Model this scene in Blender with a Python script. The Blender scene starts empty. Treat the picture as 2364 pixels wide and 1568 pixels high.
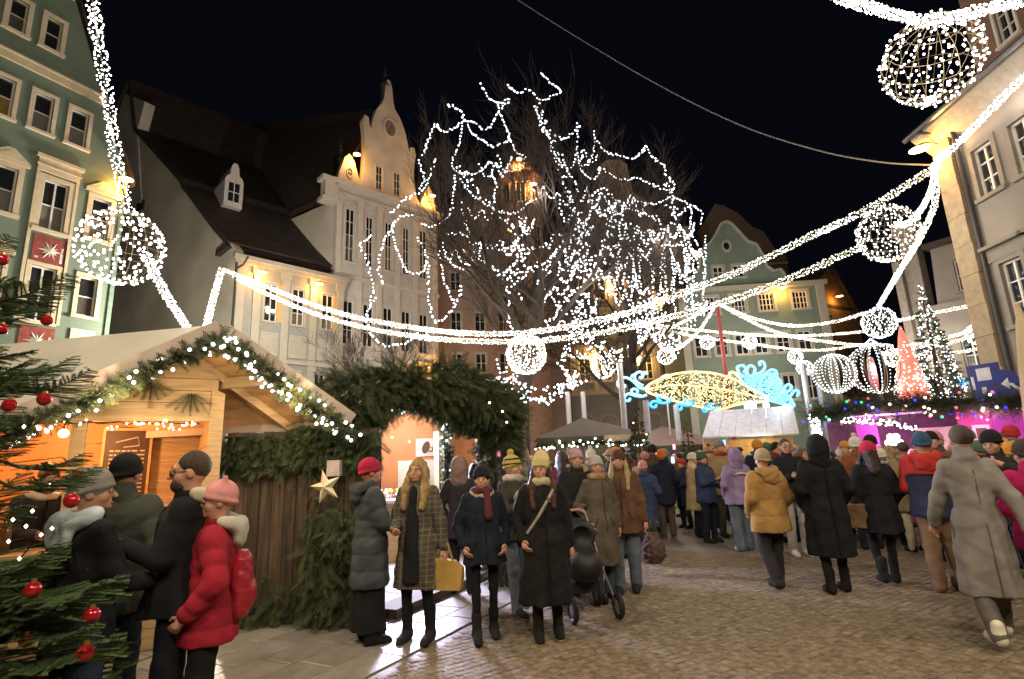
import bpy, bmesh, math, random
import numpy as np
from mathutils import Vector, Matrix
from mathutils.geometry import tessellate_polygon
random.seed(7); RNG = np.random.default_rng(7)
SC = bpy.context.scene
COL = SC.collection
PI = math.pi
R_ = math.radians
# ---------------------------------------------------------------- camera
PITCH, ROLL, EYE, FPX = R_(12.53), R_(2.34), 1.65, 1264.0
cF = Vector((0, math.cos(PITCH), math.sin(PITCH)))
_u = Vector((0, -math.sin(PITCH), math.cos(PITCH))); _r = Vector((1, 0, 0))
cR = _r*math.cos(ROLL) - _u*math.sin(ROLL)
cU = _r*math.sin(ROLL) + _u*math.cos(ROLL)
cam = bpy.data.cameras.new('camera'); camo = bpy.data.objects.new('camera', cam); COL.objects.link(camo)
camo.matrix_world = Matrix(((cR.x, cU.x, -cF.x, 0), (cR.y, cU.y, -cF.y, 0), (cR.z, cU.z, -cF.z, EYE), (0, 0, 0, 1)))
cam.sensor_width = 36; cam.lens = 36*FPX/2364; cam.clip_start = .05; cam.clip_end = 900
SC.camera = camo
# ---------------------------------------------------------------- night sky, exposure, render
world = bpy.data.worlds.new('World'); SC.world = world; world.use_nodes = True
bg = world.node_tree.nodes['Background']
bg.inputs[0].default_value = (.30, .33, .60, 1); bg.inputs[1].default_value = .006
SC.view_settings.view_transform = 'Standard'; SC.view_settings.look = 'None'
SC.view_settings.exposure = .10; SC.view_settings.gamma = 1
cy = SC.cycles
cy.use_denoising = True; cy.max_bounces = 5; cy.diffuse_bounces = 3; cy.glossy_bounces = 3; cy.transmission_bounces = 3
cy.transparent_max_bounces = 4; cy.sample_clamp_indirect = 2.0; cy.caustics_reflective = False; cy.caustics_refractive = False
LP = 290.0        # watts of one festoon lamp
def light(name, loc, power, color, size=.05, kind='POINT', rot=None, parent=None, **kw):
    l = bpy.data.lights.new(name, kind); l.energy = power; l.color = color
    if kind in ('POINT', 'SPOT'): l.shadow_soft_size = size
    else: l.size = size
    for k, v in kw.items(): setattr(l, k, v)
    o = bpy.data.objects.new(name, l); COL.objects.link(o); o.location = loc
    if rot: o.rotation_euler = rot
    if parent: o.parent = parent
    return o
# ---------------------------------------------------------------- measuring: a photograph point on a known plane gives a place
def ray(x, y): return cF*FPX + cR*(x-1182) - cU*(y-784)
def at(x, y, Y):
    d = ray(x, y); d = d*(Y/d.y); return Vector((d.x, d.y, d.z+EYE))
def gnd(x, y, h=0.0):
    d = ray(x, y); t = (h-EYE)/d.z; return Vector((d.x*t, d.y*t, h))
def onplane(x, y, p0, p1):
    a = Vector((p1[0]-p0[0], p1[1]-p0[1])).normalized(); nx, ny = a.y, -a.x
    d = ray(x, y); t = (nx*p0[0]+ny*p0[1])/(nx*d.x+ny*d.y)
    return Vector((d.x*t, d.y*t, d.z*t+EYE))
# ---------------------------------------------------------------- materials
def mat(name, col, rough=.8, var=.12, scale=6, bump=0., bscale=40, emit=0, metal=0, spec=.5, ecol=None, stretch=None):
    m = bpy.data.materials.new(name); m.use_nodes = True
    nt = m.node_tree; b = nt.nodes['Principled BSDF']; N = nt.nodes.new; Lk = nt.links.new
    b.inputs['Roughness'].default_value = rough; b.inputs['Metallic'].default_value = metal
    b.inputs['Specular IOR Level'].default_value = spec
    c = tuple(col)+(1,)
    if emit:
        b.inputs['Base Color'].default_value = c
        b.inputs['Emission Color'].default_value = tuple(ecol or col)+(1,)
        b.inputs['Emission Strength'].default_value = emit
        m.cycles.emission_sampling = 'NONE'
        return m
    tc = N('ShaderNodeTexCoord'); src = tc.outputs['Object']
    if stretch:
        mp = N('ShaderNodeMapping'); mp.inputs['Scale'].default_value = stretch; Lk(src, mp.inputs[0]); src = mp.outputs[0]
    n = N('ShaderNodeTexNoise'); n.inputs['Scale'].default_value = scale; n.inputs['Detail'].default_value = 5; Lk(src, n.inputs['Vector'])
    if var:
        rmp = N('ShaderNodeValToRGB'); e = rmp.color_ramp.elements
        e[0].position = .3; e[1].position = .7
        e[0].color = tuple(max(0, v*(1-var*1.6)) for v in col)+(1,); e[1].color = tuple(min(1, v*(1+var)) for v in col)+(1,)
        Lk(n.outputs['Fac'], rmp.inputs[0]); Lk(rmp.outputs[0], b.inputs['Base Color'])
    else: b.inputs['Base Color'].default_value = c
    if bump:
        n2 = N('ShaderNodeTexNoise'); n2.inputs['Scale'].default_value = bscale; n2.inputs['Detail'].default_value = 4; Lk(src, n2.inputs['Vector'])
        bp = N('ShaderNodeBump'); bp.inputs['Strength'].default_value = bump; bp.inputs['Distance'].default_value = .02
        Lk(n2.outputs['Fac'], bp.inputs['Height']); Lk(bp.outputs[0], b.inputs['Normal'])
    return m
M = {}
def cloth(col, rough=.92):
    k = ('cloth',)+tuple(round(c, 3) for c in col)
    if k not in M: M[k] = mat('cloth', col, rough, .2, 5, .22, 90, spec=.25)
    return M[k]
def simple(name, col, rough=.7, **kw):
    k = (name,)+tuple(col)
    if k not in M: M[k] = mat(name, col, rough, **kw)
    return M[k]
SKIN = mat('skin', (.50, .27, .18), .55, .08, 14, spec=.4)
BULB_W = mat('bulb_white', (1, 1, 1), emit=7, ecol=(1, .95, .86))
BULB_Y = mat('bulb_warm', (1, 1, 1), emit=1.5, ecol=(1, .97, .60))
BULB_C = mat('bulb_cool', (1, 1, 1), emit=6, ecol=(.90, .95, 1))
WIRE = mat('gold_wire', (.20, .16, .09), .5, 0, metal=.3)
CABLE = mat('dark_cable', (.02, .02, .022), .7, 0)
GLASS = mat('window_glass', (.018, .021, .026), .05, 0, spec=.9)
CURT = mat('net_curtain', (.16, .155, .14), .15, .2, 20, spec=.6, stretch=(12, 1, 1))
# ---------------------------------------------------------------- mesh building
class MB:
    def __init__(s): s.v = []; s.f = []; s.m = []; s.cur = 0; s.T = None
    def add(s, vs, fs, mi=None):
        o = len(s.v)
        if s.T is not None: vs = [tuple(s.T @ Vector(p)) for p in vs]
        s.v += [tuple(p) for p in vs]; s.f += [tuple(i+o for i in f) for f in fs]
        s.m += [s.cur if mi is None else mi]*len(fs); return s
    def box(s, lo, hi, mi=None, rot=None):
        (a, b, c), (d, e, f) = lo, hi
        vs = [(a, b, c), (d, b, c), (d, e, c), (a, e, c), (a, b, f), (d, b, f), (d, e, f), (a, e, f)]
        if rot is not None: vs = [tuple(rot @ Vector(p)) for p in vs]
        return s.add(vs, [(0, 3, 2, 1), (4, 5, 6, 7), (0, 1, 5, 4), (1, 2, 6, 5), (2, 3, 7, 6), (3, 0, 4, 7)], mi)
    def prism(s, poly, off, mi=None):
        """planar polygon (3D, any orientation) swept by off"""
        n = len(poly); off = Vector(off); a = [Vector(p) for p in poly]; b = [p+off for p in a]
        fs = [tuple(range(n))[::-1], tuple(range(n, 2*n))] + [(i, (i+1) % n, (i+1) % n+n, i+n) for i in range(n)]
        return s.add(a+b, fs, mi)
    def beam(s, p, q, w, h, up=(0, 0, 1), mi=None):
        p, q = Vector(p), Vector(q); d = (q-p).normalized(); sd = d.cross(Vector(up)).normalized(); u = sd.cross(d)
        vs = [c+sd*(w/2*a)+u*(h/2*b) for c in (p, q) for a, b in ((-1, -1), (1, -1), (1, 1), (-1, 1))]
        return s.add(vs, [(0, 1, 2, 3), (7, 6, 5, 4), (0, 4, 5, 1), (1, 5, 6, 2), (2, 6, 7, 3), (3, 7, 4, 0)], mi)
    def tube(s, pts, r, n=6, mi=None, close=False):
        pts = [Vector(p) for p in pts]; k = len(pts); rs = r if hasattr(r, '__len__') else [r]*k
        vs = []; nrm = None
        for i, p in enumerate(pts):
            if close: t = pts[(i+1) % k]-pts[i-1]
            else: t = pts[min(i+1, k-1)]-pts[max(i-1, 0)]
            t = t.normalized() if t.length > 1e-9 else Vector((0, 0, 1))
            if nrm is None: nrm = t.orthogonal().normalized()
            nrm = nrm - t*nrm.dot(t); nrm = nrm.normalized() if nrm.length > 1e-6 else t.orthogonal().normalized()
            bn = t.cross(nrm)
            for j in range(n):
                a = 2*PI*j/n; vs.append(p+nrm*(rs[i]*math.cos(a))+bn*(rs[i]*math.sin(a)))
        fs = []
        for i in range(k if close else k-1):
            a, b = i*n, ((i+1) % k)*n
            for j in range(n): fs.append((a+j, a+(j+1) % n, b+(j+1) % n, b+j))
        if not close and n > 2: fs += [tuple(range(n))[::-1], tuple(range((k-1)*n, k*n))]
        return s.add(vs, fs, mi)
    def lathe(s, prof, c=(0, 0, 0), n=16, mi=None, sx=1, sy=1):
        """prof: (radius, z)"""
        vs = [(c[0]+r*sx*math.cos(2*PI*j/n), c[1]+r*sy*math.sin(2*PI*j/n), c[2]+z) for r, z in prof for j in range(n)]
        fs = [(i*n+j, i*n+(j+1) % n, (i+1)*n+(j+1) % n, (i+1)*n+j) for i in range(len(prof)-1) for j in range(n)]
        return s.add(vs, fs, mi)
    def ball(s, c, r, n=8, m=5, mi=None, sz=1):
        return s.lathe([(r*math.sin(PI*i/m)+1e-5, -r*sz*math.cos(PI*i/m)) for i in range(m+1)], c, n, mi)
    def octa(s, c, r, mi=None):
        x, y, z = c
        return s.add([(x+r, y, z), (x-r, y, z), (x, y+r, z), (x, y-r, z), (x, y, z+r), (x, y, z-r)],
                     [(0, 2, 4), (2, 1, 4), (1, 3, 4), (3, 0, 4), (2, 0, 5), (1, 2, 5), (3, 1, 5), (0, 3, 5)], mi)
    def mesh(s, name, mats, smooth=False):
        me = bpy.data.meshes.new(name); me.from_pydata(s.v, [], s.f)
        for m in (mats if isinstance(mats, (list, tuple)) else [mats]): me.materials.append(m)
        if any(s.m): me.polygons.foreach_set('material_index', s.m)
        if smooth: me.polygons.foreach_set('use_smooth', [True]*len(s.f))
        me.update(); return me
    def build(s, name, mats, parent=None, smooth=False, **props):
        return link(name, s.mesh(name, mats, smooth), parent, **props)
def link(name, me, parent=None, loc=None, rot=None, **props):
    o = bpy.data.objects.new(name, me); COL.objects.link(o)
    if parent is not None: o.parent = parent
    if loc is not None: o.location = loc
    if rot is not None: o.rotation_euler = rot
    for k, v in props.items(): o[k] = v
    return o
def thing(name, label, cat, loc=(0, 0, 0), rz=0, group=None):
    o = bpy.data.objects.new(name, None); COL.objects.link(o); o.location = loc; o.rotation_euler = (0, 0, rz)
    o.empty_display_size = .1
    o['label'] = label; o['category'] = cat
    if group: o['group'] = group
    return o
def tag(o, label, cat, group=None):
    o['label'] = label; o['category'] = cat
    if group: o['group'] = group
    return o
def arcs(n, f): return [f(i/(n-1)) for i in range(n)]
def smoothline(pts, per=6):
    """Catmull-Rom through the points"""
    P = [Vector(p) for p in pts]; P = [P[0]*2-P[1]]+P+[P[-1]*2-P[-2]]; out = []
    for i in range(1, len(P)-2):
        a, b, c, d = P[i-1:i+3]
        for k in range(per):
            t = k/per
            out.append(.5*((2*b)+(c-a)*t+(2*a-5*b+4*c-d)*t*t+(3*b-a-3*c+d)*t**3))
    out.append(P[-2]); return out
def resample(pts, step):
    out = [pts[0]]; acc = 0
    for a, b in zip(pts, pts[1:]):
        L = (b-a).length; t = step-acc
        while t <= L:
            out.append(a+(b-a)*(t/L)); t += step
        acc = (acc+L) % step if L else acc
    return out
# ================================================================ ground
def ground_mat():
    m = mat('sett_paving', (.17, .14, .105), .62, .25, .35, .0)
    nt = m.node_tree; b = nt.nodes['Principled BSDF']; N = nt.nodes.new; L = nt.links.new
    tc = N('ShaderNodeTexCoord'); mp = N('ShaderNodeMapping'); mp.inputs['Rotation'].default_value = (0, 0, R_(34)); L(tc.outputs['Object'], mp.inputs[0])
    br = N('ShaderNodeTexBrick'); L(mp.outputs[0], br.inputs['Vector'])
    br.inputs['Scale'].default_value = 1; br.inputs['Brick Width'].default_value = .105; br.inputs['Row Height'].default_value = .1
    br.inputs['Mortar Size'].default_value = .009; br.inputs['Mortar Smooth'].default_value = .6
    br.inputs['Color1'].default_value = (.225, .178, .122, 1); br.inputs['Color2'].default_value = (.18, .142, .10, 1); br.inputs['Mortar'].default_value = (.115, .094, .07, 1)
    n = N('ShaderNodeTexNoise'); n.inputs['Scale'].default_value = .8; n.inputs['Detail'].default_value = 6; L(tc.outputs['Object'], n.inputs['Vector'])
    mx = N('ShaderNodeMix'); mx.data_type = 'RGBA'; mx.blend_type = 'MULTIPLY'; mx.inputs[0].default_value = .55
    L(br.outputs['Color'], mx.inputs[6]); L(n.outputs['Color'], mx.inputs[7])
    hs = N('ShaderNodeBrightContrast'); hs.inputs['Bright'].default_value = .03; L(mx.outputs[2], hs.inputs[0])
    L(hs.outputs[0], b.inputs['Base Color'])
    bp = N('ShaderNodeBump'); bp.inputs['Strength'].default_value = .5; bp.inputs['Distance'].default_value = .012; bp.invert = True
    L(br.outputs['Fac'], bp.inputs['Height']); L(bp.outputs[0], b.inputs['Normal'])
    return m
GM = ground_mat()
mb = MB(); g = 260
mb.add([(-g, -g, 0), (g, -g, 0), (g, g, 0), (-g, g, 0)], [(0, 1, 2, 3)])
ground = mb.build('ground', GM, kind='structure')
SETT = [simple('sett_stone', c, .75, var=.3, scale=14, bump=.3, bscale=60, spec=.3) for c in ((.225, .178, .122), (.20, .157, .108), (.215, .17, .118), (.18, .142, .10), (.235, .188, .132))]
SLAB = [simple('slab_stone', c, .34, var=.14, scale=7, bump=.22, bscale=30, spec=.6) for c in ((.26, .24, .22), (.22, .20, .185), (.29, .265, .24))]
# seam between flagstones and setts
S0, S1 = gnd(859, 1565), gnd(1182, 1395)
sd = (S1-S0).normalized(); sn = Vector((-sd.y, sd.x, 0))          # sn points to the flagstone side
paving = thing('pavement', 'pavement of square setts and pale flagstones across the market square', 'pavement')
paving['kind'] = 'structure'
# small setts, real stones where they are large enough to see
def sett_shape(mb, w, d, h, mi=0, T=None):
    a, b, t = w/2, d/2, .78
    vs = [(-a, -b, 0), (a, -b, 0), (a, b, 0), (-a, b, 0), (-a*.97, -b*.97, h*.55), (a*.97, -b*.97, h*.55), (a*.97, b*.97, h*.55), (-a*.97, b*.97, h*.55),
          (-a*t, -b*t, h), (a*t, -b*t, h), (a*t, b*t, h), (-a*t, b*t, h)]
    if T is not None: vs = [T @ Vector(v) for v in vs]
    fs = [(8, 9, 10, 11)] + [(i+k, (i+1) % 4+k, (i+1) % 4+k+4, i+k+4) for k in (0, 4) for i in range(4)]
    mb.add(vs, fs, mi)
sett_meshes = []
for k in range(5):
    q = MB(); sett_shape(q, .079+.004*(k % 3-1), .080, .0055); sett_meshes.append(q.mesh('sett', SETT[k], True))
cells = []
ua = R_(34); ux = Vector((math.cos(ua), math.sin(ua), 0)); uy = Vector((-math.sin(ua), math.cos(ua), 0))
for j in range(-10, 160):
    for i in range(-90, 170):
        p = ux*((i+.5*(j % 2))*.086+random.uniform(-.006, .006)) + uy*(j*.085+random.uniform(-.006, .006))
        if not (3.7 < p.y < 9.6) or p.x > .98*p.y+.5 or p.x < -.3*p.y-1.5: continue
        if (p-S0).dot(sn) > -.07: continue
        cells.append(p)
cells.sort(key=lambda p: p.length)
mb = MB()
for k, p in enumerate(cells):
    rz = ua+random.uniform(-.07, .07)
    if k < 300:
        o = link('sett', sett_meshes[random.randrange(5)], paving, (p.x, p.y, random.uniform(-.0015, .0025)), (random.uniform(-.05, .05), random.uniform(-.05, .05), rz))
    else:
        T = Matrix.Translation((p.x, p.y, random.uniform(-.0015, .0025))) @ Matrix.Rotation(rz, 4, 'Z') @ Matrix.Rotation(random.uniform(-.05, .05), 4, 'X') @ Matrix.Rotation(random.uniform(-.05, .05), 4, 'Y')
        sett_shape(mb, random.uniform(.074, .083), random.uniform(.075, .082), .0055, random.randrange(5), T)
mb.build('setts', SETT, paving, True, kind='stuff')
# flagstones in courses along the seam
def slab_shape(w, d, h=.016):
    mb = MB(); a, b, e = w/2, d/2, .006
    vs = [(-a, -b, 0), (a, -b, 0), (a, b, 0), (-a, b, 0), (-a, -b, h-e), (a, -b, h-e), (a, b, h-e), (-a, b, h-e), (-a+e, -b+e, h), (a-e, -b+e, h), (a-e, b-e, h), (-a+e, b-e, h)]
    mb.add(vs, [(8, 9, 10, 11)] + [(i+k, (i+1) % 4+k, (i+1) % 4+k+4, i+k+4) for k in (0, 4) for i in range(4)])
    return mb
slabm = {}
rzs = math.atan2(sd.y, sd.x); nsl = 0
for row in range(0, 8):
    wd = .40; s = -3.2+random.uniform(0, .5)
    while s < 9:
        w = random.choice((.55, .65, .75)); c = S0+sd*(s+w/2)+sn*(.035+row*(wd+.012)+wd/2); s += w+.012
        if c.y < 3.4 or c.y > 11.5 or nsl > 290: continue
        k = (w, random.randrange(3))
        if k not in slabm: slabm[k] = slab_shape(w, wd).mesh('flagstone', SLAB[k[1]])
        link('flagstone', slabm[k], paving, (c.x, c.y, random.uniform(0, .003)), (random.uniform(-.003, .003), random.uniform(-.003, .003), rzs)); nsl += 1
# ================================================================ buildings
def building(name, label, P0, az, cat='building'):
    return thing(name, label, cat, (P0[0], P0[1], 0), R_(90-az))
def wall_mesh(outline, holes, depth, rev=.16):
    """front of the wall at y=0 (outward is -y) with window openings and their reveals; prism sides going back"""
    mb = MB(); polys = [[Vector((u, 0, z)) for u, z in outline]]
    for (a, b, c, d) in holes: polys.append([Vector((a, 0, c)), Vector((a, 0, d)), Vector((b, 0, d)), Vector((b, 0, c))])
    flat = [v for p in polys for v in p]; tris = tessellate_polygon(polys)
    mb.add(flat, [t for t in tris])
    for (a, b, c, d) in holes:
        mb.add([(a, 0, c), (b, 0, c), (b, 0, d), (a, 0, d), (a, rev, c), (b, rev, c), (b, rev, d), (a, rev, d)],
               [(0, 1, 5, 4), (1, 2, 6, 5), (2, 3, 7, 6), (3, 0, 4, 7), (4, 5, 6, 7)])
    n = len(outline); vs = [(u, 0, z) for u, z in outline]+[(u, depth, z) for u, z in outline]
    mb.add(vs, [(i, i+n, (i+1) % n+n, (i+1) % n) for i in range(n)]+[tuple(range(n, 2*n))])
    return mb
def window(par, a, b, c, d, trim, frame, tw=.16, mull=1, bars=1, curtain=False, sill=True, proud=.05, arch=False, curt_m=None):
    """surround + frame + glazing for the opening a..b x c..d"""
    mb = MB(); y = -proud
    mb.box((a-tw, y, c-.02), (a, 0.02, d+tw)); mb.box((b, y, c-.02), (b+tw, .02, d+tw))
    mb.box((a, y, d), (b, .02, d+tw))
    if sill: mb.box((a-tw-.03, y-.07, c-.02-tw*.8), (b+tw+.03, .02, c-.02))
    if arch:
        n = 10; w = (b-a)/2; cx = (a+b)/2
        pts = [(cx+w*math.cos(PI*i/n), d+w*math.sin(PI*i/n)) for i in range(n+1)]
        po = [(cx+(w+tw)*math.cos(PI*i/n), d+(w+tw)*math.sin(PI*i/n)) for i in range(n+1)]
        for i in range(n):
            mb.prism([(po[i][0], y, po[i][1]), (po[i+1][0], y, po[i+1][1]), (pts[i+1][0], y, pts[i+1][1]), (pts[i][0], y, pts[i][1])], (0, proud+.02, 0))
    w = mb.build('window', trim, par)
    mb = MB(); f = .06; y0, y1 = .07, .13
    mb.box((a, y0, c), (a+f, y1, d)); mb.box((b-f, y0, c), (b, y1, d)); mb.box((a+f, y0, c), (b-f, y1, c+f)); mb.box((a+f, y0, d-f), (b-f, y1, d))
    for i in range(mull):
        u = a+(b-a)*(i+1)/(mull+1); mb.box((u-.03, y0+.005, c+f), (u+.03, y1-.005, d-f))
    for i in range(bars):
        z = c+(d-c)*(i+1)/(bars+1); mb.box((a+f, y0+.012, z-.018), (b-f, y1-.012, z+.018))
    mb.build('frame', frame, w)
    mb = MB()
    if not curtain and random.random() < .4: curtain, curt_m = True, simple('dim_curtain', random.choice(((.10, .09, .075), (.13, .12, .10), (.07, .06, .055))), .12, spec=.6)
    us = [a+f*.5]+[a+(b-a)*(i+1)/(mull+1) for i in range(mull)]+[b-f*.5]
    zs = [c+f*.5]+[c+(d-c)*(i+1)/(bars+1) for i in range(bars)]+[d-f*.5]
    pm = {}
    for i in range(len(us)-1):
        for j in range(len(zs)-1):
            q = MB(); t = .006; k1, k2 = random.uniform(-t, t), random.uniform(-t, t)
            q.add([(us[i], .12+k1, zs[j]), (us[i+1], .12-k1, zs[j]), (us[i+1], .12-k1+k2, zs[j+1]), (us[i], .12+k1+k2, zs[j+1])], [(0, 1, 2, 3)])
            low = curtain and (zs[j]+zs[j+1])/2 < (c+d)/2
            q.build('pane', (curt_m or CURT) if low else GLASS, w)
    return w
YL = (1, .43, .06)
def wall_lamp(p, outward, label, power=90, wash=None, col=YL):
    """swan-neck flood lamp fixed high on a wall, shining down it"""
    t = thing('wall_lamp', label, 'wall lamp', p, 0, 'amber lamps washing the facades')
    o = Vector(outward).normalized(); mb = MB()
    mb.tube([(0, 0, .12)]+[tuple(o*(.62*k/5)+Vector((0, 0, .12+.10*math.sin(PI*k/5)))) for k in range(1, 6)], .022, 6)
    mb.build('arm', simple('lamp_iron', (.04, .04, .045), .5), t)
    mb = MB(); c = o*.62
    mb.lathe([(.02, .12), (.10, .10), (.26, .0), (.27, -.02)], tuple(c), 14); mb.build('shade', simple('lamp_shade', (.75, .7, .55), .4), t, True)
    mb = MB(); mb.lathe([(.001, -.05), (.12, -.045), (.25, -.01)], tuple(c), 14); mb.build('lens', M.setdefault('lens', mat('lamp_lens', (1, .8, .4), emit=12, ecol=(1, .80, .38))), t, True)
    light('wall_lamp_light', tuple(o*.42+Vector((0, 0, -.25))), power*1.5, col, .10, parent=t)
    return t
def local(P0, az, u, y, z):
    a = R_(az); return Vector((P0[0]+u*math.sin(a)-y*math.cos(a), P0[1]+u*math.cos(a)+y*math.sin(a), z))
def outn(az): a = R_(az); return Vector((math.cos(a), -math.sin(a), 0))
# ---- green gabled house
GREEN = mat('green_render', (.15, .205, .163), .9, .06, 2.5, .08, 50)
CREAM = mat('cream_stone', (.60, .52, .37), .85, .08, 4, .1, 30)
CREAM2 = mat('cream_frame', (.66, .58, .45), .8, .06, 6)
WHITEF = mat('white_frame', (.72, .70, .66), .6, .05, 8)
ROOF = mat('old_roof_tiles', (.055, .04, .034), .85, .3, 1.2, .6, 14, stretch=(1, 1, 6))
P_G = at(255, 740, 21); AZ_G = 28
gh = building('gabled_house', 'sage green gabled house with cream window surrounds and a red star banner', P_G, AZ_G)
W0 = -10.2
outl = [(W0, 0), (0, 0), (0, 14.0), (-.55, 15.2), (-2.75, 20.9), (-4.2, 24.6), (-5.1, 25.4), (-6.0, 24.6), (-7.45, 20.9), (-9.7, 15.2), (W0, 14.0)]
winD = [(-3.45, -2.93, 18.0, 19.35), (-4.55, -4.02, 18.0, 19.35), (-5.65, -5.12, 18.0, 19.35), (-6.75, -6.22, 18, 19.35)]
winC = [(c-.30, c+.30, 14.5, 16.0) for c in (-1.95, -3.12, -4.3, -5.48, -6.66, -7.84)]
winB = [(-2.75, -1.96, 10.75, 12.7)]+[(c-.33, c+.33, 10.95, 12.65) for c in (-.82, -3.85, -5.0, -7.2, -8.3)]
winA = [(-2.75, -1.96, 7.25, 9.3), (-1.22, -.60, 7.75, 9.3)]+[(c-.33, c+.33, 7.5, 9.3) for c in (-3.85, -5.0, -7.2, -8.3)]
win1 = [(c-.35, c+.35, 3.9, 5.7) for c in (-.9, -2.4, -3.85, -5.3)]
wall_mesh(outl, winD+winC+winB+winA+win1, 11).build('wall', GREEN, gh)
for w in winD: window(gh, *w, CREAM2, CREAM2, .15, 0, 1, sill=True)
for i, w in enumerate(winC): window(gh, *w, CREAM2, WHITEF, .13, 0, 1, curtain=True, curt_m=simple('yellow_curtain', (.25, .17, .05), .3) if i == 2 else None)
for w in winB: window(gh, *w, CREAM, WHITEF, .17, 1 if w[1]-w[0] > .7 else 0, 1, curtain=True)
for w in winA: window(gh, *w, CREAM, WHITEF, .14, 1 if w[1]-w[0] > .7 else 0, 1)
for w in win1: window(gh, *w, CREAM, WHITEF, .14, 1, 1)
for z, h, wd in ((16.72, .30, 1.18), (20.6, .25, 2.72)):
    mb = MB(); mb.box((W0+wd, -.10, z), (-wd, -.002, z+h)); mb.box((W0+wd, -.16, z+h), (-wd, -.002, z+h+.07))
    mb.build('cornice', CREAM, gh)
mb = MB()                                           # tall surround joining the two central windows, with its flat hood
mb.box((-3.03, -.07, 7.2), (-2.93, -.002, 13.0)); mb.box((-1.78, -.07, 7.2), (-1.68, -.002, 13.0))
mb.box((-3.03, -.09, 12.95), (-1.68, -.002, 13.45)); mb.box((-3.12, -.16, 13.45), (-1.59, -.002, 13.58)); mb.box((-3.08, -.13, 13.16), (-1.63, -.09, 13.2))
mb.build('surround', CREAM, gh)
for c, zt, wd in ((-.82, 12.83, .62), (-3.85, 12.83, .62), (-5.0, 12.83, .62), (-7.2, 12.83, .62), (-8.3, 12.83, .62), (-3.85, 9.45, .6), (-5.0, 9.45, .6)):
    mb = MB(); mb.prism([(c-wd, -.10, zt), (c+wd, -.10, zt), (c+wd, -.10, zt+.12), (c+.1, -.10, zt+.55), (c-.1, -.10, zt+.55), (c-wd, -.10, zt+.12)], (0, .098, 0))
    mb.prism([(c-wd+.14, -.105, zt+.13), (c+wd-.14, -.105, zt+.13), (c, -.105, zt+.42)], (0, -.012, 0))
    mb.build('pediment', CREAM, gh)
for u0, u1 in ((-1.3, -.5), (-4.3, -3.4), (-5.4, -4.6)):      # lower apron panels
    mb = MB(); mb.box((u0, -.06, 6.75), (u1, -.002, 7.2)); mb.build('apron', CREAM, gh)
mb = MB(); mb.box((-.18, -.05, 0), (-.02, .0, 14)); mb.build('corner_strip', simple('dark_green', (.14, .21, .17), .9), gh)
def rake(par, pts, off, depth, th=.22, m=None):
    mb = MB(); n = len(pts)
    vs = [(u, -off, z) for u, z in pts]+[(u, -off, z+th) for u, z in pts]+[(u, depth, z) for u, z in pts]+[(u, depth, z+th) for u, z in pts]
    fs = []
    for i in range(n-1):
        fs += [(i, i+1, n+i+1, n+i), (n+i, n+i+1, 3*n+i+1, 3*n+i), (2*n+i+1, 2*n+i, 3*n+i, 3*n+i+1), (i+1, i, 2*n+i, 2*n+i+1)]
    fs += [(0, n, 3*n, 2*n), (n-1, 3*n-1, 4*n-1, 2*n-1)]
    mb.add(vs, fs); return mb.build('roof', m or ROOF, par)
rake(gh, [(.25, 13.7), (-.45, 15.2), (-2.65, 20.9), (-4.1, 24.7), (-5.1, 25.6), (-6.1, 24.7), (-7.55, 20.9), (-9.8, 15.2), (W0-.25, 13.7)], .12, 11.2)
for z0, lab in ((9.43, 'red banner'), (6.0, 'red banner')):
    mb = MB(); mb.box((-2.80, -.03, z0), (-1.76, -.002, z0+1.05)); b_ = mb.build('banner', simple('banner_red', (.25, .055, .045), .9, var=.2, scale=5), gh)
    mb = MB(); cx, cz = -2.28, z0+.52
    for k in range(12):
        a = 2*PI*k/12; L = .40 if k % 2 == 0 else .27; d = Vector((math.cos(a), 0, math.sin(a))); s = Vector((-math.sin(a), 0, math.cos(a)))*.07
        c = Vector((cx, -.034, cz)); mb.add([c+s, c-s, c+d*L, c+Vector((0, -.05, 0))], [(0, 2, 3), (2, 1, 3)])
    mb.box((-1.95, -.036, z0+.12), (-1.86, -.031, z0+.5)); mb.box((-1.93, -.036, z0+.55), (-1.87, -.031, z0+.72)); mb.box((-2.72, -.036, z0+.15), (-2.6, -.031, z0+.22))
    mb.build('star', simple('paper_white', (.6, .58, .52), .8), b_)
wall_lamp(local(P_G, AZ_G, -.35, 0, 13.6), outn(AZ_G), 'amber wall lamp on the corner of the sage green gabled house', 70)
# ---- guild house: cream side gable, steep dark roof, pilastered front
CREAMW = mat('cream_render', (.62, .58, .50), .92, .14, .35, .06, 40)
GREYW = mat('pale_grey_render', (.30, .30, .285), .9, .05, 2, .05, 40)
PILW = mat('pilaster_stone', (.42, .40, .35), .85, .05, 3)
P_Z = at(540, 690, 32); AZ_Z = 44
zh = building('guild_house', 'cream guild hall with steep dark roof and pilastered front lit by amber lamps', P_Z, AZ_Z)
LZ = 7.3
wz = []
for c in (2.23, 4.03, 6.10): wz.append((c-.40, c+.40, 10.95, 13.45))
lz = [(c-.36, c+.36, 5.6, 7.85) for c in (2.25, 3.98, 5.7)]; gz = [(c-.5, c+.5, .6, 3.6) for c in (2.2, 4.0, 5.8)]
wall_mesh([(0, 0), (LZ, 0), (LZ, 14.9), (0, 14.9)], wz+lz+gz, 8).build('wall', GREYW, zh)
OCH = mat('ochre_shutter', (.62, .40, .14), .8, .05, 6)
for w in wz+lz: window(zh, *w, PILW, WHITEF, .12, 1, 2)
for w in gz: window(zh, *w, PILW, WHITEF, .12, 1, 1)
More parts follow.
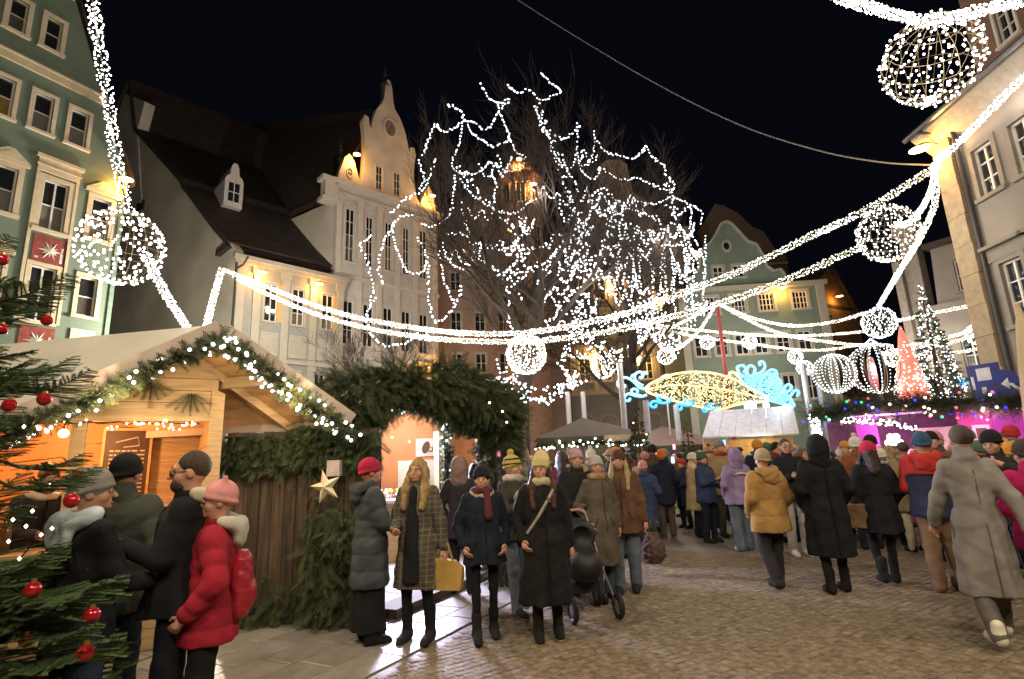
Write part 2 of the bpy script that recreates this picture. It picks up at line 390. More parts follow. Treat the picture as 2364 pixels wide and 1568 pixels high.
for a, b, c, d in (wz[0], wz[2]):
    mb = MB(); mb.box((b+.02, -.09, c), (b+.42, -.055, d)); mb.build('shutter', OCH, zh)
for c in (.30, 1.32, 3.14, 5.05, 7.0):
    mb = MB(); mb.box((c-.24, -.12, 0), (c+.24, -.002, 13.9)); mb.box((c-.34, -.17, 13.9), (c+.34, -.002, 14.35)); mb.box((c-.32, -.17, 7.9), (c+.32, -.122, 8.25)); mb.build('pilaster', PILW, zh)
for k, (u0, u1) in enumerate(((1.68, 2.8), (3.48, 4.7), (5.4, 6.7))):
    mb = MB(); mb.box((u0, -.04, 8.85), (u1, -.002, 10.1))
    for i in range(9): u = u0+.08+(u1-u0-.16)*i/8; mb.box((u-.03, -.07, 9.0), (u+.03, -.04, 9.95))
    mb.box((u0, -.09, 10.1), (u1, -.002, 10.22)); mb.box((u0, -.09, 8.72), (u1, -.002, 8.84)); mb.build('apron', PILW, zh)
mb = MB(); mb.box((-.1, -.18, 8.30), (LZ, -.002, 8.55)); mb.build('cornice', PILW, zh)
mb = MB(); mb.box((-.15, -.25, 14.35), (LZ+.1, -.002, 14.6)); mb.box((-.25, -.42, 14.6), (LZ+.2, -.002, 14.85)); mb.build('cornice', PILW, zh)
mb = MB(); mb.tube([(-.06, -.2, 14.3), (-.06, -.2, 0)], .07, 8); mb.tube([(.5, -.5, 14.75), (.3, -.3, 14.2), (-.06, -.2, 13.9)], .06, 8); mb.build('downpipe', simple('zinc_pipe', (.06, .065, .065), .5, metal=.4), zh)
# side gable (turns away from the front at an obtuse corner) given in world space along its own azimuth
def wpt(px, py): return onplane(px, py, (P_Z.x, P_Z.y), (P_Z.x-math.sin(R_(60)), P_Z.y+math.cos(R_(60))))
g_px = [(545, 575), (524, 547), (500, 520), (470, 480), (445, 446), (419, 415), (318, 304)]
gp = [wpt(*q) for q in g_px]; topz = gp[-1].z
sgd = Vector((-math.sin(R_(60)), math.cos(R_(60)), 0)); base = Vector((P_Z.x, P_Z.y, 0))
us = [(p-base).dot(sgd) for p in gp]; zs_ = [p.z for p in gp]
invz = zh.matrix_world.inverted() if False else (Matrix.Translation((P_Z.x, P_Z.y, 0)) @ Matrix.Rotation(R_(90-AZ_Z), 4, 'Z')).inverted()
def wl(v): return tuple(invz @ Vector(v))
usum = us[-1]*2+1.2
half = [(u, z) for u, z in zip(us, zs_)]
outl = [(0, 0)]+[(max(u, .0), z) for u, z in half]+[(usum-u, z) for u, z in half[::-1]]+[(usum, 0)]
mb = MB(); nrmz = Vector((-sgd.y, sgd.x, 0));  nrmz = nrmz if nrmz.y < 0 else -nrmz
ptsw = [base+sgd*u+Vector((0, 0, z)) for u, z in outl]
tr = tessellate_polygon([[Vector((u, z, 0)) for u, z in outl]])
mb.add([wl(p+nrmz*.0) for p in ptsw]+[wl(p-nrmz*.5) for p in ptsw], list(tr)+[tuple(i+len(ptsw) for i in t) for t in tr]+[(i, (i+1) % len(ptsw), (i+1) % len(ptsw)+len(ptsw), i+len(ptsw)) for i in range(len(ptsw))])
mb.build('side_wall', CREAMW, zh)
# gable head block
q = [wpt(*p) for p in ((300, 470), (268, 290), (292, 218), (338, 236), (320, 304), (330, 470))]
mb = MB(); mb.prism([wl(p+nrmz*.12) for p in q], Vector(wl(base-nrmz*.8))-Vector(wl(base)));  mb.build('gable_head', CREAMW, zh)
mb = MB(); c0 = wpt(326, 476); mb.T = None
mb.box((-.5, -.05, -.35), (.5, .05, .35)); o_ = mb.build('vent_window', simple('dark_vent', (.05, .055, .06), .4), zh); o_.location = wl(c0+nrmz*.05); o_.rotation_euler = (0, 0, R_(90-AZ_Z)*0+math.atan2(-math.cos(R_(60)), math.sin(R_(60)))-R_(90-AZ_Z)+PI)
# main roof: curved slope over the front, carried from the rake back along the front direction
fd = Vector((math.sin(R_(AZ_Z)), math.cos(R_(AZ_Z)), 0))
mb = MB(); prof = [wpt(*p)+nrmz*.3 for p in ((508, 582), (536, 560), (524, 547), (500, 520), (470, 480), (445, 446), (430, 428), (424, 412), (318, 296), (306, 185))]
ln = [LZ+.6, LZ+.6, LZ+.6, LZ+.3, LZ, LZ, LZ, 12, 14, 15]
ln = [7.9, 7.9, 8.2, 8.8, 9.8, 10.6, 11, 11.4, 14.5, 17]
back = [p+fd*l for p, l in zip(prof, ln)]
n = len(prof); mb.add([wl(p) for p in prof]+[wl(p) for p in back]+[wl(p-Vector((0, 0, .35))) for p in prof]+[wl(p-Vector((0, 0, .35))) for p in back],
                      [(i, i+n, i+n+1, i+1) for i in range(n-1)]+[(2*n+i, i, i+1, 2*n+i+1) for i in range(n-1)]+[(3*n+i+1, 3*n+i, 2*n+i, 2*n+i+1) for i in range(n-1)]+[(i+n, 3*n+i, 3*n+i+1, i+n+1) for i in range(n-1)])
e = [prof[-1]+sgd*9-Vector((0, 0, 11)), back[-1]+sgd*9-Vector((0, 0, 11))]
mb.add([wl(prof[-1]), wl(back[-1]), wl(e[1]), wl(e[0])], [(0, 1, 2, 3)])
mb.build('roof', ROOF, zh)
# white dormer with a curved head
dq = at(540, 440, 35.5); mb = MB(); w = .62
dprof = [(-w, 0), (w, 0), (w, 2.0), (w*.85, 2.25), (w*.5, 2.45), (w*.42, 3.0), (w*.2, 3.35), (-w*.2, 3.35), (-w*.42, 3.0), (-w*.5, 2.45), (-w*.85, 2.25), (-w, 2.0)]
tr = tessellate_polygon([[Vector((u, z, 0)) for u, z in dprof]]); n = len(dprof)
mb.add([(u, 0, z) for u, z in dprof]+[(u, 2.4, z) for u, z in dprof], list(tr)+[(i, i+n, (i+1) % n+n, (i+1) % n) for i in range(n)])
dor = mb.build('dormer', mat('white_render', (.62, .60, .58), .9, .05, 3), zh); l_ = wl(dq-Vector((0, 0, 1.25))); dor.location = l_
mb = MB(); mb.box((-.36, -.03, .35), (.36, .0, 1.8)); mb.build('pane', GLASS, dor)
mb = MB(); mb.box((-.03, -.06, .35), (.03, -.03, 1.8)); mb.box((-.36, -.055, 1.05), (.36, -.032, 1.11)); mb.box((-.42, -.06, .28), (.42, -.03, .36)); mb.build('frame', WHITEF, dor)
for u, l in ((1.30, 'the amber lamp nearest the corner of the cream guild hall'), (5.06, 'amber lamp on the guild hall front beside the town hall')):
    wall_lamp(local(P_Z, AZ_Z, u, -.12, 13.85), outn(AZ_Z), l, 110)
# ---- town hall
TW = mat('town_hall_white', (.55, .53, .52), .9, .12, .7, .05, 40)
TWT = mat('town_hall_trim', (.60, .56, .52), .85, .05, 3)
P_T = at(772, 600, 37); AZ_T = 46
th = building('town_hall', 'tall white town hall with curved gable, clock and slender roof finials', P_T, AZ_T)
LT = 9.1
gab = [(0, 0), (LT, 0), (LT, 22.4), (LT-.1, 23.6), (LT-.5, 24.4), (LT-.85, 24.9), (LT-1.15, 24.4), (LT-1.75, 22.9), (6.95, 23.6), (6.75, 25.0), (6.8, 26.4), (6.95, 27.2), (6.8, 27.9), (6.4, 27.8), (6.3, 27.2), (6.15, 28.0), (5.9, 29.0), (5.4, 30.1),
       (4.9, 30.7), (4.72, 31.4), (4.6, 32.6), (4.42, 33.2), (4.15, 33.2), (4.0, 32.6), (3.9, 31.4), (3.65, 30.7), (3.2, 30.0), (2.9, 29.0), (2.75, 28.0), (2.55, 28.3), (2.5, 28.9), (2.15, 29.0), (2.0, 28.5), (2.15, 27.4), (2.2, 26.0), (2.15, 24.4), (2.05, 22.9),
       (1.75, 23.4), (1.35, 24.6), (.95, 25.1), (.6, 24.7), (.2, 23.4), (0, 22.6)]
tw_ = [(.80, 1.50, 16.4, 20.6), (2.45, 3.05, 16.4, 20.4), (4.1, 4.7, 16.4, 20.4), (5.7, 6.3, 16.4, 20.4), (7.3, 8.0, 16.4, 20.6)]
tg = [(3.22, 3.80, 22.9, 25.0), (4.84, 5.42, 22.9, 25.0)]
tl = [(c-.4, c+.4, z, z+3.2) for c in (1.15, 2.75, 4.4, 6.0, 7.65) for z in (10.2, 4.6)]
wall_mesh(gab, tw_+tg+tl, .55).build('wall', TW, th)
mb = MB(); mb.box((.05, .552, 0), (LT-.05, 9, 21.9)); mb.build('rear_wall', CREAMW, th)
for w in tw_: window(th, *w, TWT, WHITEF, .16, 1, 3, arch=True)
for w in tg: window(th, *w, TWT, WHITEF, .13, 1, 2, arch=True)
for w in tl: window(th, *w, TWT, WHITEF, .14, 1, 2)
mb = MB(); mb.box((-.25, -.30, 22.0), (LT+.2, -.002, 22.25)); mb.box((-.4, -.45, 22.25), (LT+.35, -.002, 22.5)); mb.build('cornice', TWT, th)
for z, h in ((15.0, .3), (9.2, .3), (21.5, .15)): mb = MB(); mb.box((-.15, -.17, z), (LT, -.002, z+h)); mb.build('cornice', TWT, th)
for c in (.22, 1.95, 3.6, 5.2, 6.85, 8.75):
    mb = MB(); mb.box((c-.2, -.14, 0), (c+.2, -.002, 21.5)); mb.box((c-.28, -.19, 21.0), (c+.28, -.141, 21.4)); mb.build('pilaster', TWT, th)
# clock: oval surround, dark face, hands
ck = Vector((4.42, -.02, 28.75)); mb = MB(); n = 24
for i in range(n):
    a0, a1 = 2*PI*i/n, 2*PI*(i+1)/n
    mb.prism([(ck.x+.62*k*math.cos(a), -.10, ck.z+.9*k*math.sin(a)) for a, k in ((a0, 1), (a1, 1), (a1, .8), (a0, .8))], (0, .09, 0))
clk = mb.build('clock', TWT, th)
mb = MB(); mb.add([(ck.x+.5*math.cos(2*PI*i/n), -.03, ck.z+.72*math.sin(2*PI*i/n)) for i in range(n)], [tuple(range(n))]); mb.build('face', simple('clock_face', (.22, .21, .21), .5), clk)
mb = MB(); mb.beam((ck.x, -.05, ck.z), (ck.x+.22, -.05, ck.z+.3), .05, .02, (0, 1, 0)); mb.beam((ck.x, -.05, ck.z), (ck.x-.1, -.05, ck.z-.55), .05, .02, (0, 1, 0)); mb.build('hands', simple('clock_hand', (.03, .03, .03), .5), clk)
# medallions and oval turret windows
for c, z in ((1.0, 23.55), (LT-.9, 23.5)):
    mb = MB(); n = 14
    for i in range(n):
        a0, a1 = 2*PI*i/n, 2*PI*(i+1)/n
        mb.prism([(c+.26*k*math.cos(a), -.07, z+.5*k*math.sin(a)) for a, k in ((a0, 1), (a1, 1), (a1, .7), (a0, .7))], (0, .06, 0))
    mb.box((c-.02, -.05, z-.36), (c+.02, -.01, z+.36)); mb.box((c-.18, -.049, z-.02), (c+.18, -.012, z+.02))
    w = mb.build('oval_window', TWT, th)
    mb = MB(); mb.add([(c+.19*math.cos(2*PI*i/n), -.008, z+.36*math.sin(2*PI*i/n)) for i in range(n)], [tuple(range(n))]); mb.build('pane', GLASS, w)
COP = mat('dark_copper', (.035, .045, .045), .6, .2, 6)
for c, y, z, s in ((4.1, .35, 33.0, 1.0), (.9, 1.4, 25.3, .8), (8.2, 1.4, 25.1, .8)):
    mb = MB(); mb.lathe([(.32*s, -1.8*s), (.32*s, -.4*s), (.42*s, -.3*s), (.34*s, 0), (.2*s, .25*s), (.12*s, .45*s), (.08*s, .6*s), (.16*s, .75*s), (.19*s, .9*s), (.13*s, 1.05*s), (.05*s, 1.15*s), (.1*s, 1.3*s), (.1*s, 1.5*s), (.03*s, 1.6*s), (.02*s, 2.5*s)], (c, y, z), 12)
    mb.build('finial', COP, th, True)
# town hall roof and the plain side wall seen over the guild roof
invt = (Matrix.Translation((P_T.x, P_T.y, 0)) @ Matrix.Rotation(R_(90-AZ_T), 4, 'Z')).inverted()
mb = MB(); mb.T = invt
r0 = local(P_T, AZ_T, 4.2, 1.2, 31.2); r1 = at(560, 292, 52); e0 = local(P_T, AZ_T, .0, 1.0, 21.9); e1 = e0+(r1-r0)*.95; e1.z = 21.4
mb.add([r0, r1, e1, e0, r0-Vector((0, 0, .5)), r1-Vector((0, 0, .5)), e1-Vector((0, 0, .5)), e0-Vector((0, 0, .5))], [(0, 1, 2, 3), (7, 6, 5, 4), (0, 3, 7, 4), (3, 2, 6, 7), (2, 1, 5, 6)])
r2 = local(P_T, AZ_T, 8.9, 1.0, 21.9); r3 = r2+(r1-r0); r3.z = 21.4
mb.add([r0, r2, r3, r1], [(0, 1, 2, 3)])
mb.build('roof', ROOF, th)
mb = MB(); mb.T = invt
s0 = local(P_T, AZ_T, -.01, .3, 0); s1 = s0+(e1-e0)*.8
mb.prism([s0, Vector((s0.x, s0.y, 21.0)), Vector((s1.x, s1.y, 21.0)), s1], Vector((.3, .5, 0))); mb.build('side_wall', CREAMW, th)
mb = MB(); mb.box((-1.2, -.35, 20.6), (0, .6, 20.9)); mb.box((-1.0, -.3, 20.9), (0, .5, 22.2)); mb.box((-1.25, -.4, 22.2), (0, .6, 22.5)); mb.build('cornice', TWT, th)
for u, z, l in ((1.15, 24.75, 'amber lamp under the oval turret window of the town hall'), (8.1, 23.6, 'amber lamp on the town hall turret half hidden by the tree'), (7.65, 9.0, 'low amber lamp on the town hall wall under the festoons'), (8.9, 9.0, 'second low amber lamp beside the town hall end pilaster')):
    wall_lamp(local(P_T, AZ_T, u, -.14, z), outn(AZ_T), l, 150 if z > 20 else 120)
# ---- big pale house at the east side of the square (its front runs towards the camera)
BEIGE = mat('beige_render', (.25, .225, .20), .92, .12, .8, .06, 40)
BEIT = mat('beige_trim', (.23, .205, .175), .9, .06, 4)
P_R = at(2215, 600, 16); AZ_R = 182
rh = building('corner_house', 'pale corner house with overhanging eaves, white windows and an amber lit sandstone corner pillar', P_R, AZ_R)
wu = [(1.30, 2.0, 8.55, 10.0), (2.58, 3.3, 8.55, 10.0), (3.9, 4.6, 8.55, 10.0)]
wl_ = [(1.32, 2.02, 4.75, 6.5), (2.62, 3.32, 4.75, 6.5), (3.9, 4.6, 4.75, 6.5)]
wall_mesh([(0.25, 0), (8, 0), (8, 11.5), (.25, 11.5)], wu+wl_, 9).build('wall', BEIGE, rh)
for w in wu: window(rh, *w, BEIT, WHITEF, .14, 1, 2)
for w in wl_:
    window(rh, *w, BEIT, WHITEF, .14, 1, 2)
    mb = MB(); mb.box((w[0]-.3, -.05, 6.62), (w[1]+.3, -.002, 7.0)); mb.box((w[0]-.38, -.2, 7.0), (w[1]+.38, -.002, 7.1)); mb.build('window_hood', BEIT, rh)
for i in range(12):
    z = .0+i*.93; mb = MB(); mb.box((.05, -.13-.004*(i % 2), z), (.72+.03*(i % 2), .35, z+.918)); mb.build('quoin', simple('sandstone', (.33, .255, .165), .9, var=.12, scale=5), rh)
mb = MB(); mb.tube([(.95, -.09, 10.9), (.95, -.09, 0)], .065, 8); mb.tube([(.3, -.6, 11.35), (.5, -.4, 11.2), (.9, -.15, 11.2), (.95, -.09, 10.8)], .06, 8); mb.build('downpipe', simple('dark_pipe', (.03, .03, .035), .5), rh)
mb = MB(); mb.add([(-.15, .02, 10.75), (8, .02, 10.75), (8, -.55, 11.3), (-.15, -.55, 11.3), (-.15, .02, 11.5), (8, .02, 11.5), (8, -.55, 11.42), (-.15, -.55, 11.42)], [(0, 1, 2, 3), (4, 7, 6, 5), (3, 2, 6, 7), (0, 3, 7, 4), (1, 5, 6, 2)])
mb.build('eave', simple('eave_cream', (.30, .275, .24), .85), rh)
mb = MB(); mb.tube([(-.3, -.64, 11.42), (8, -.64, 11.42)], .085, 8); mb.build('gutter', simple('zinc_gutter', (.12, .12, .125), .35, metal=.6), rh)
mb = MB(); mb.prism([(-.3, -.6, 11.46), (-.3, 2.2, 12.6), (-.3, 2.2, 11.4)], (8.3, 0, 0)); mb.build('roof', ROOF, rh)
# brown upper house rising behind the eave
bh = thing('brown_house', 'tall brown house with a white sash window above the corner house roof', 'building', (P_R.x+2.4, 16.5, 0), R_(90-AZ_R))
bw = [(1.15, 1.8, 14.1, 15.6), (2.6, 3.3, 14.1, 15.6)]
wall_mesh([(.1, 0), (9, 0), (9, 19), (.1, 19)], bw, 6).build('wall', simple('brown_render', (.22, .13, .09), .9), bh)
for w in bw: window(bh, *w, WHITEF, WHITEF, .09, 1, 2)
mb = MB(); mb.prism([(-.1, -.4, 19), (-.1, 3, 22), (-.1, 6.2, 19)], (9.2, 0, 0)); mb.build('roof', ROOF, bh)
wall_lamp(local(P_R, AZ_R, .35, -.13, 10.75), outn(AZ_R), 'amber lamp under the eave of the pale corner house', 190)
# ---- green house with a scrolled gable at the far end
GREEN2 = mat('green_grey_render', (.18, .24, .20), .9, .06, 2, .06, 40)
P_V = at(1600, 900, 38); AZ_V = 95
vh = building('scroll_gable_house', 'grey green house with scrolled white edged gable at the far end of the square', P_V, AZ_V)
gp_ = [(-.3, 0), (9.7, 0), (9.7, 13.0), (7.0, 13.3), (7.25, 13.8), (7.0, 14.3), (6.5, 14.2), (6.1, 14.6), (5.9, 15.5), (5.6, 16.3), (5.0, 16.6), (4.5, 17.4), (4.0, 18.1), (3.68, 18.25), (3.3, 18.1), (2.9, 17.4), (2.4, 16.7), (1.9, 16.4), (1.5, 15.5), (1.3, 14.6), (.9, 14.2), (.5, 14.1), (.4, 13.3), (-.3, 13.0)]
vw = [(c-.5, c+.5, 11.35, 12.6) for c in (1.9, 3.8, 5.75, 8.05)]
vr = [(c-.42, c+.42, 8.3, 9.7) for c in (.9, 2.3, 3.7, 5.0, 6.5, 7.95)]
vq = [(c-.42, c+.42, 5.0, 6.7) for c in (.9, 2.3, 3.7, 5.0, 6.5, 7.95)]
vg = [(2.35, 3.05, 13.95, 14.85), (3.75, 4.5, 13.95, 14.85)]
wall_mesh(gp_, vw+vr+vq+vg, .7).build('wall', GREEN2, vh)
mb = MB(); mb.box((-.28, .702, 0), (9.68, 8, 12.9)); mb.build('rear_wall', GREEN2, vh)
for w in vw: window(vh, *w, PILW, WHITEF, .16, 3, 2)
for w in vr+vq: window(vh, *w, PILW, WHITEF, .16, 1, 1)
for w in vg: window(vh, *w, PILW, WHITEF, .14, 1, 1)
mb = MB(); mb.box((-.5, -.35, 12.95), (9.9, -.002, 13.25)); mb.build('cornice', PILW, vh)
mb = MB()
ed = gp_[3:-1]
for a, b in zip(ed, ed[1:]):
    mb.beam((a[0], -.06, a[1]), (b[0], -.06, b[1]), .14, .24, (0, 1, 0))
mb.build('gable_edging', PILW, vh)
mb = MB()
for i in range(14):
    a0, a1 = 2*PI*i/14, 2*PI*(i+1)/14
    mb.prism([(3.5+.36*k*math.cos(a), -.08, 16.35+.5*k*math.sin(a)) for a, k in ((a0, 1), (a1, 1), (a1, .6), (a0, .6))], (0, .07, 0))
ov = mb.build('oval_window', PILW, vh)
mb = MB(); mb.add([(3.5+.24*math.cos(2*PI*i/14), -.01, 16.35+.33*math.sin(2*PI*i/14)) for i in range(14)], [tuple(range(14))]); mb.build('pane', GLASS, ov)
mb = MB(); mb.tube([(1.0, -.3, 6.2), (4.9, -.3, 6.2)], .03, 4); 
mb = MB(); mb.box((-.35, -.1, 0), (.15, -.002, 12.95)); mb.build('corner_strip', PILW, vh)
mb = MB(); mb.box((9.2, -.1, 0), (9.75, -.002, 12.95)); mb.build('corner_strip', PILW, vh)
mb = MB(); mb.box((4.2, -.08, 0), (4.9, -.002, 4.6)); mb.build('pier', PILW, vh)
mb = MB(); mb.prism([(-.4, .4, 13), (-.4, .4, 13.3), (3.68, .4, 17.8), (7, .4, 13.3), (9.9, .4, 13.2), (9.9, .4, 13)], (0, 9, 0)); mb.build('roof', ROOF, vh)
wall_lamp(local(P_V, AZ_V, 6.68, -.05, 12.75), outn(AZ_V), 'amber lamp between the upper windows of the grey green gabled house', 110)
# dark scrolled gable rising behind it
P_K = at(1660, 700, 52); kb = building('rear_gable_house', 'dark house with curved gable rising behind the grey green one', P_K, 95)
k0 = at(1690, 470, 52).z
wall_mesh([(-1, 0), (7, 0), (7, k0-6), (6, k0-5.2), (5.2, k0-3.4), (4.2, k0-2.8), (3, k0-1.2), (1.6, k0-.2), (.8, k0), (0, k0-1.3), (-1, k0-2.6)], [], 6).build('wall', simple('grey_brown_render', (.16, .13, .115), .95), kb)
mb = MB(); mb.box((-1.1, -.2, k0-7), (7, -.002, k0-6.8)); mb.build('cornice', PILW, kb)
# ---- houses seen through the bare trees
PINK = mat('pinkish_render', (.34, .25, .22), .92, .08, .8, .05, 30)
P_P = at(1012, 900, 46); ph = building('pink_house', 'tall pinkish brown gabled house behind the lit tree', P_P, 80)
hz_ = at(1120, 420, 46).z
pw = [(c-.45, c+.45, z, z+1.7) for z in (5.5, 9.2, 12.9, 16.6) for c in (1.6, 3.7, 5.8, 8.2)]
wall_mesh([(0, 0), (11.5, 0), (11.5, hz_-7), (9.5, hz_-5), (7.3, hz_), (4.2, hz_), (2, hz_-5), (0, hz_-7)], pw, 8).build('wall', PINK, ph)
for w in pw: window(ph, *w, PILW, WHITEF, .14, 1, 1)
mb = MB(); mb.prism([(-.3, -.25, hz_-7.2), (4.0, -.25, hz_+.2), (7.5, -.25, hz_+.2), (11.8, -.25, hz_-7.2), (11.8, -.25, hz_-6.9), (7.5, -.25, hz_+.7), (4.0, -.25, hz_+.7), (-.3, -.25, hz_-6.9)], (0, 8.5, 0)); mb.build('roof', ROOF, ph)
# painted oriel tower, glowing amber
P_O = at(1222, 900, 44); tz = at(1222, 372, 44).z
ot = thing('oriel_tower', 'round topped terracotta tower glowing amber behind the lit tree', 'tower', (P_O.x, P_O.y, 0))
mb = MB(); mb.lathe([(1.75, 0), (1.75, tz-2.2), (1.95, tz-2.1), (1.95, tz-1.8), (1.7, tz-1.3), (1.15, tz-.4), (.5, tz), (.02, tz+.2)], (0, 0, 0), 20); mb.build('wall', simple('terracotta_render', (.36, .21, .15), .9, var=.12, scale=2), ot, True)
for k in range(3):
    for z in (tz-4.6, tz-8.4):
        a = -PI/2+(k-1)*.75; d = Vector((math.cos(a), math.sin(a), 0)); s = Vector((-d.y, d.x, 0)); c = d*1.74
        mb = MB(); mb.T = Matrix(((s.x, -d.x, 0, c.x), (s.y, -d.y, 0, c.y), (0, 0, 1, z), (0, 0, 0, 1)))
        mb.box((-.42, -.06, -.1), (-.32, .1, 1.7)); mb.box((.32, -.06, -.1), (.42, .1, 1.7)); mb.box((-.32, -.06, 1.6), (.32, .1, 1.7)); mb.box((-.48, -.1, -.2), (.48, .1, -.1)); mb.box((-.025, -.05, -.1), (.025, .02, 1.6)); w = mb.build('window', PILW, ot)
        q = MB(); q.T = mb.T; q.add([(-.32, -.03, -.1), (.32, -.03, -.1), (.32, -.03, 1.6), (-.32, -.03, 1.6)], [(0, 1, 2, 3)]); q.build('pane', GLASS, w)
wall_lamp(Vector((P_O.x, P_O.y-1.85, tz-1.2)), (0, -1, 0), 'amber lamp crowning the terracotta tower in the tree', 900, col=(1, .46, .12))
wall_lamp(Vector((P_O.x+.9, P_O.y-1.75, tz-3.5)), (.3, -1, 0), 'second amber lamp lower on the terracotta tower', 260, col=(1, .46, .12))
# white ornate hall behind the smaller tree
P_H = at(1318, 900, 50); oh = building('ornate_hall', 'pale ornate hall with painted bays behind the smaller lit tree', P_H, 92)
hh = at(1450, 370, 50).z; h2 = at(1400, 470, 50).z
ow = [(c-.5, c+.5, z, z+2.2) for z in (8.5, 12.6, 16.2) for c in (1.4, 3.3, 5.2, 7.1, 9.0, 10.9)]
wall_mesh([(0, 0), (12.4, 0), (12.4, h2-3), (9.2, h2-2.5), (8.6, h2), (7.3, h2+1), (7.0, hh-.6), (6.4, hh), (4.9, hh), (4.3, hh-.6), (4.0, h2+1), (2.6, h2), (1.6, h2-2.5), (0, h2-3)], ow, .8).build('wall', mat('grey_white_render', (.33, .31, .30), .9, .1, 1.2, .05, 30), oh)
for w in ow: window(oh, *w, PILW, WHITEF, .16, 1, 2)
for c in (.3, 2.35, 4.25, 6.15, 8.05, 9.95, 12.1):
    mb = MB(); mb.box((c-.22, -.16, 7.5), (c+.22, -.002, h2-3.2)); mb.build('pilaster', PILW, oh)
for z in (7.2, 11.6, h2-3.3): mb = MB(); mb.box((-.2, -.24, z), (12.6, -.002, z+.28)); mb.build('cornice', PILW, oh)
for i in range(6):                                   # ground floor arcade
    c = 1.3+i*1.95; mb = MB(); n = 10
    for k in range(n):
        a0, a1 = PI*k/n, PI*(k+1)/n
        mb.prism([(c+.75*q*math.cos(a), -.12, 4.6+.75*q*math.sin(a)) for a, q in ((a0, 1.2), (a1, 1.2), (a1, 1), (a0, 1))], (0, .118, 0))
    mb.box((c-.9, -.12, 0), (c-.75, -.002, 4.6)); mb.box((c+.75, -.12, 0), (c+.9, -.002, 4.6)); mb.build('arch', PILW, oh)
for u, z, l in ((4.15, 17.8, 'amber lamp beside the middle bay of the ornate hall'), (8.9, 15.9, 'amber lamp at the far bay of the ornate hall'), (2.3, 10.8, 'low amber lamp on the ornate hall seen through festoons'), (6.4, 10.4, 'amber lamp low on the ornate hall behind hanging bulbs')):
    wall_lamp(local(P_H, 92, u, -.18, z), outn(92), l, 190, col=(1, .52, .12))
# ---- right of the green gable: a brown half-timbered house, then a stepped white one
P_B = at(1905, 900, 42); tb = building('timber_house', 'narrow brown half timbered house beside the grey green gable', P_B, 60)
bz = at(1930, 660, 42).z
wall_mesh([(0, 0), (6.5, 0), (6.5, bz-2.5), (3.2, bz+2.2), (.4, bz)], [(1.0, 1.8, 7.2, 8.6), (2.6, 3.4, 7.2, 8.6), (1.8, 2.6, 11, 12.2)], 5).build('wall', simple('ochre_brown_render', (.30, .17, .085), .9, var=.15, scale=2), tb)
for w in ((1.0, 1.8, 7.2, 8.6), (2.6, 3.4, 7.2, 8.6), (1.8, 2.6, 11, 12.2)): window(tb, *w, PILW, WHITEF, .1, 1, 1)
for z in (5.6, 9.7, 12.9):
    mb = MB(); mb.box((0, -.06, z), (5.6, -.002, z+.22)); mb.build('timber_beam', simple('dark_timber', (.06, .035, .02), .9), tb)
for u in (.3, 2.2, 4.0, 5.4):
    mb = MB(); mb.box((u, -.05, 5.82), (u+.2, -.002, 9.7)); mb.build('timber_post', simple('dark_timber', (.06, .035, .02), .9), tb)
mb = MB(); mb.prism([(-.3, -.4, bz-.2), (3.2, -.4, bz+2.3), (6.8, -.4, bz-2.7), (6.8, -.4, bz-2.4), (3.2, -.4, bz+2.7), (-.3, -.4, bz+.1)], (0, 6, 0)); mb.build('roof', ROOF, tb)
wall_lamp(local(P_B, 60, 3.0, -.05, bz-.6), outn(60), 'small warm lamp on the brown half timbered house', 40)
P_S = at(2150, 900, 27); sh = building('stepped_house', 'pale house with stepped chimneys squeezed between the lit fir and the corner house', P_S, 150)
z0, z1, z2 = at(2165, 515, 27).z, at(2160, 600, 27).z, at(2220, 590, 27).z
mb = MB(); mb.box((-.1, -.02, z1-6), (.62, .7, z0-.7)); mb.box((-.28, -.15, z0-.7), (.8, .85, z0)); mb.build('chimney', simple('dull_stone', (.26, .235, .21), .9), sh)
mb = MB(); mb.box((-.5, -.3, z1-7), (-.14, .5, z1)); mb.build('chimney', simple('dull_stone', (.26, .235, .21), .9), sh)
sw = [(2.0, 2.6, z2-2.4, z2-.9), (1.6, 2.4, z2-6.4, z2-4.6)]
wall_mesh([(.6, 0), (9, 0), (9, z2), (1.2, z2), (1.0, z2-3.0), (.6, z2-3.2)], sw, 6).build('wall', BEIGE, sh)
for w in sw: window(sh, *w, BEIT, WHITEF, .12, 1, 1)
mb = MB(); mb.box((.3, -.5, z2-3.2), (9, -.002, z2-2.9)); mb.build('cornice', BEIT, sh)
mb = MB(); mb.box((1.0, -.4, z2), (9.2, 6, z2+.25)); mb.build('roof', ROOF, sh)
# closing terrace, mostly hidden
P_E = at(1995, 950, 60); eh = building('street_end_house', 'dim far house closing the street behind the light globes', P_E, 92)
wall_mesh([(0, 0), (16, 0), (16, 9), (8, 13), (0, 9)], [(2, 3, 5, 6.6), (5, 6, 5, 6.6), (8, 9, 5, 6.6)], 6).build('wall', simple('brown_render', (.22, .13, .09), .9), eh)
for w in ((2, 3, 5, 6.6), (5, 6, 5, 6.6), (8, 9, 5, 6.6)): window(eh, *w, PILW, WHITEF, .1, 1, 1)
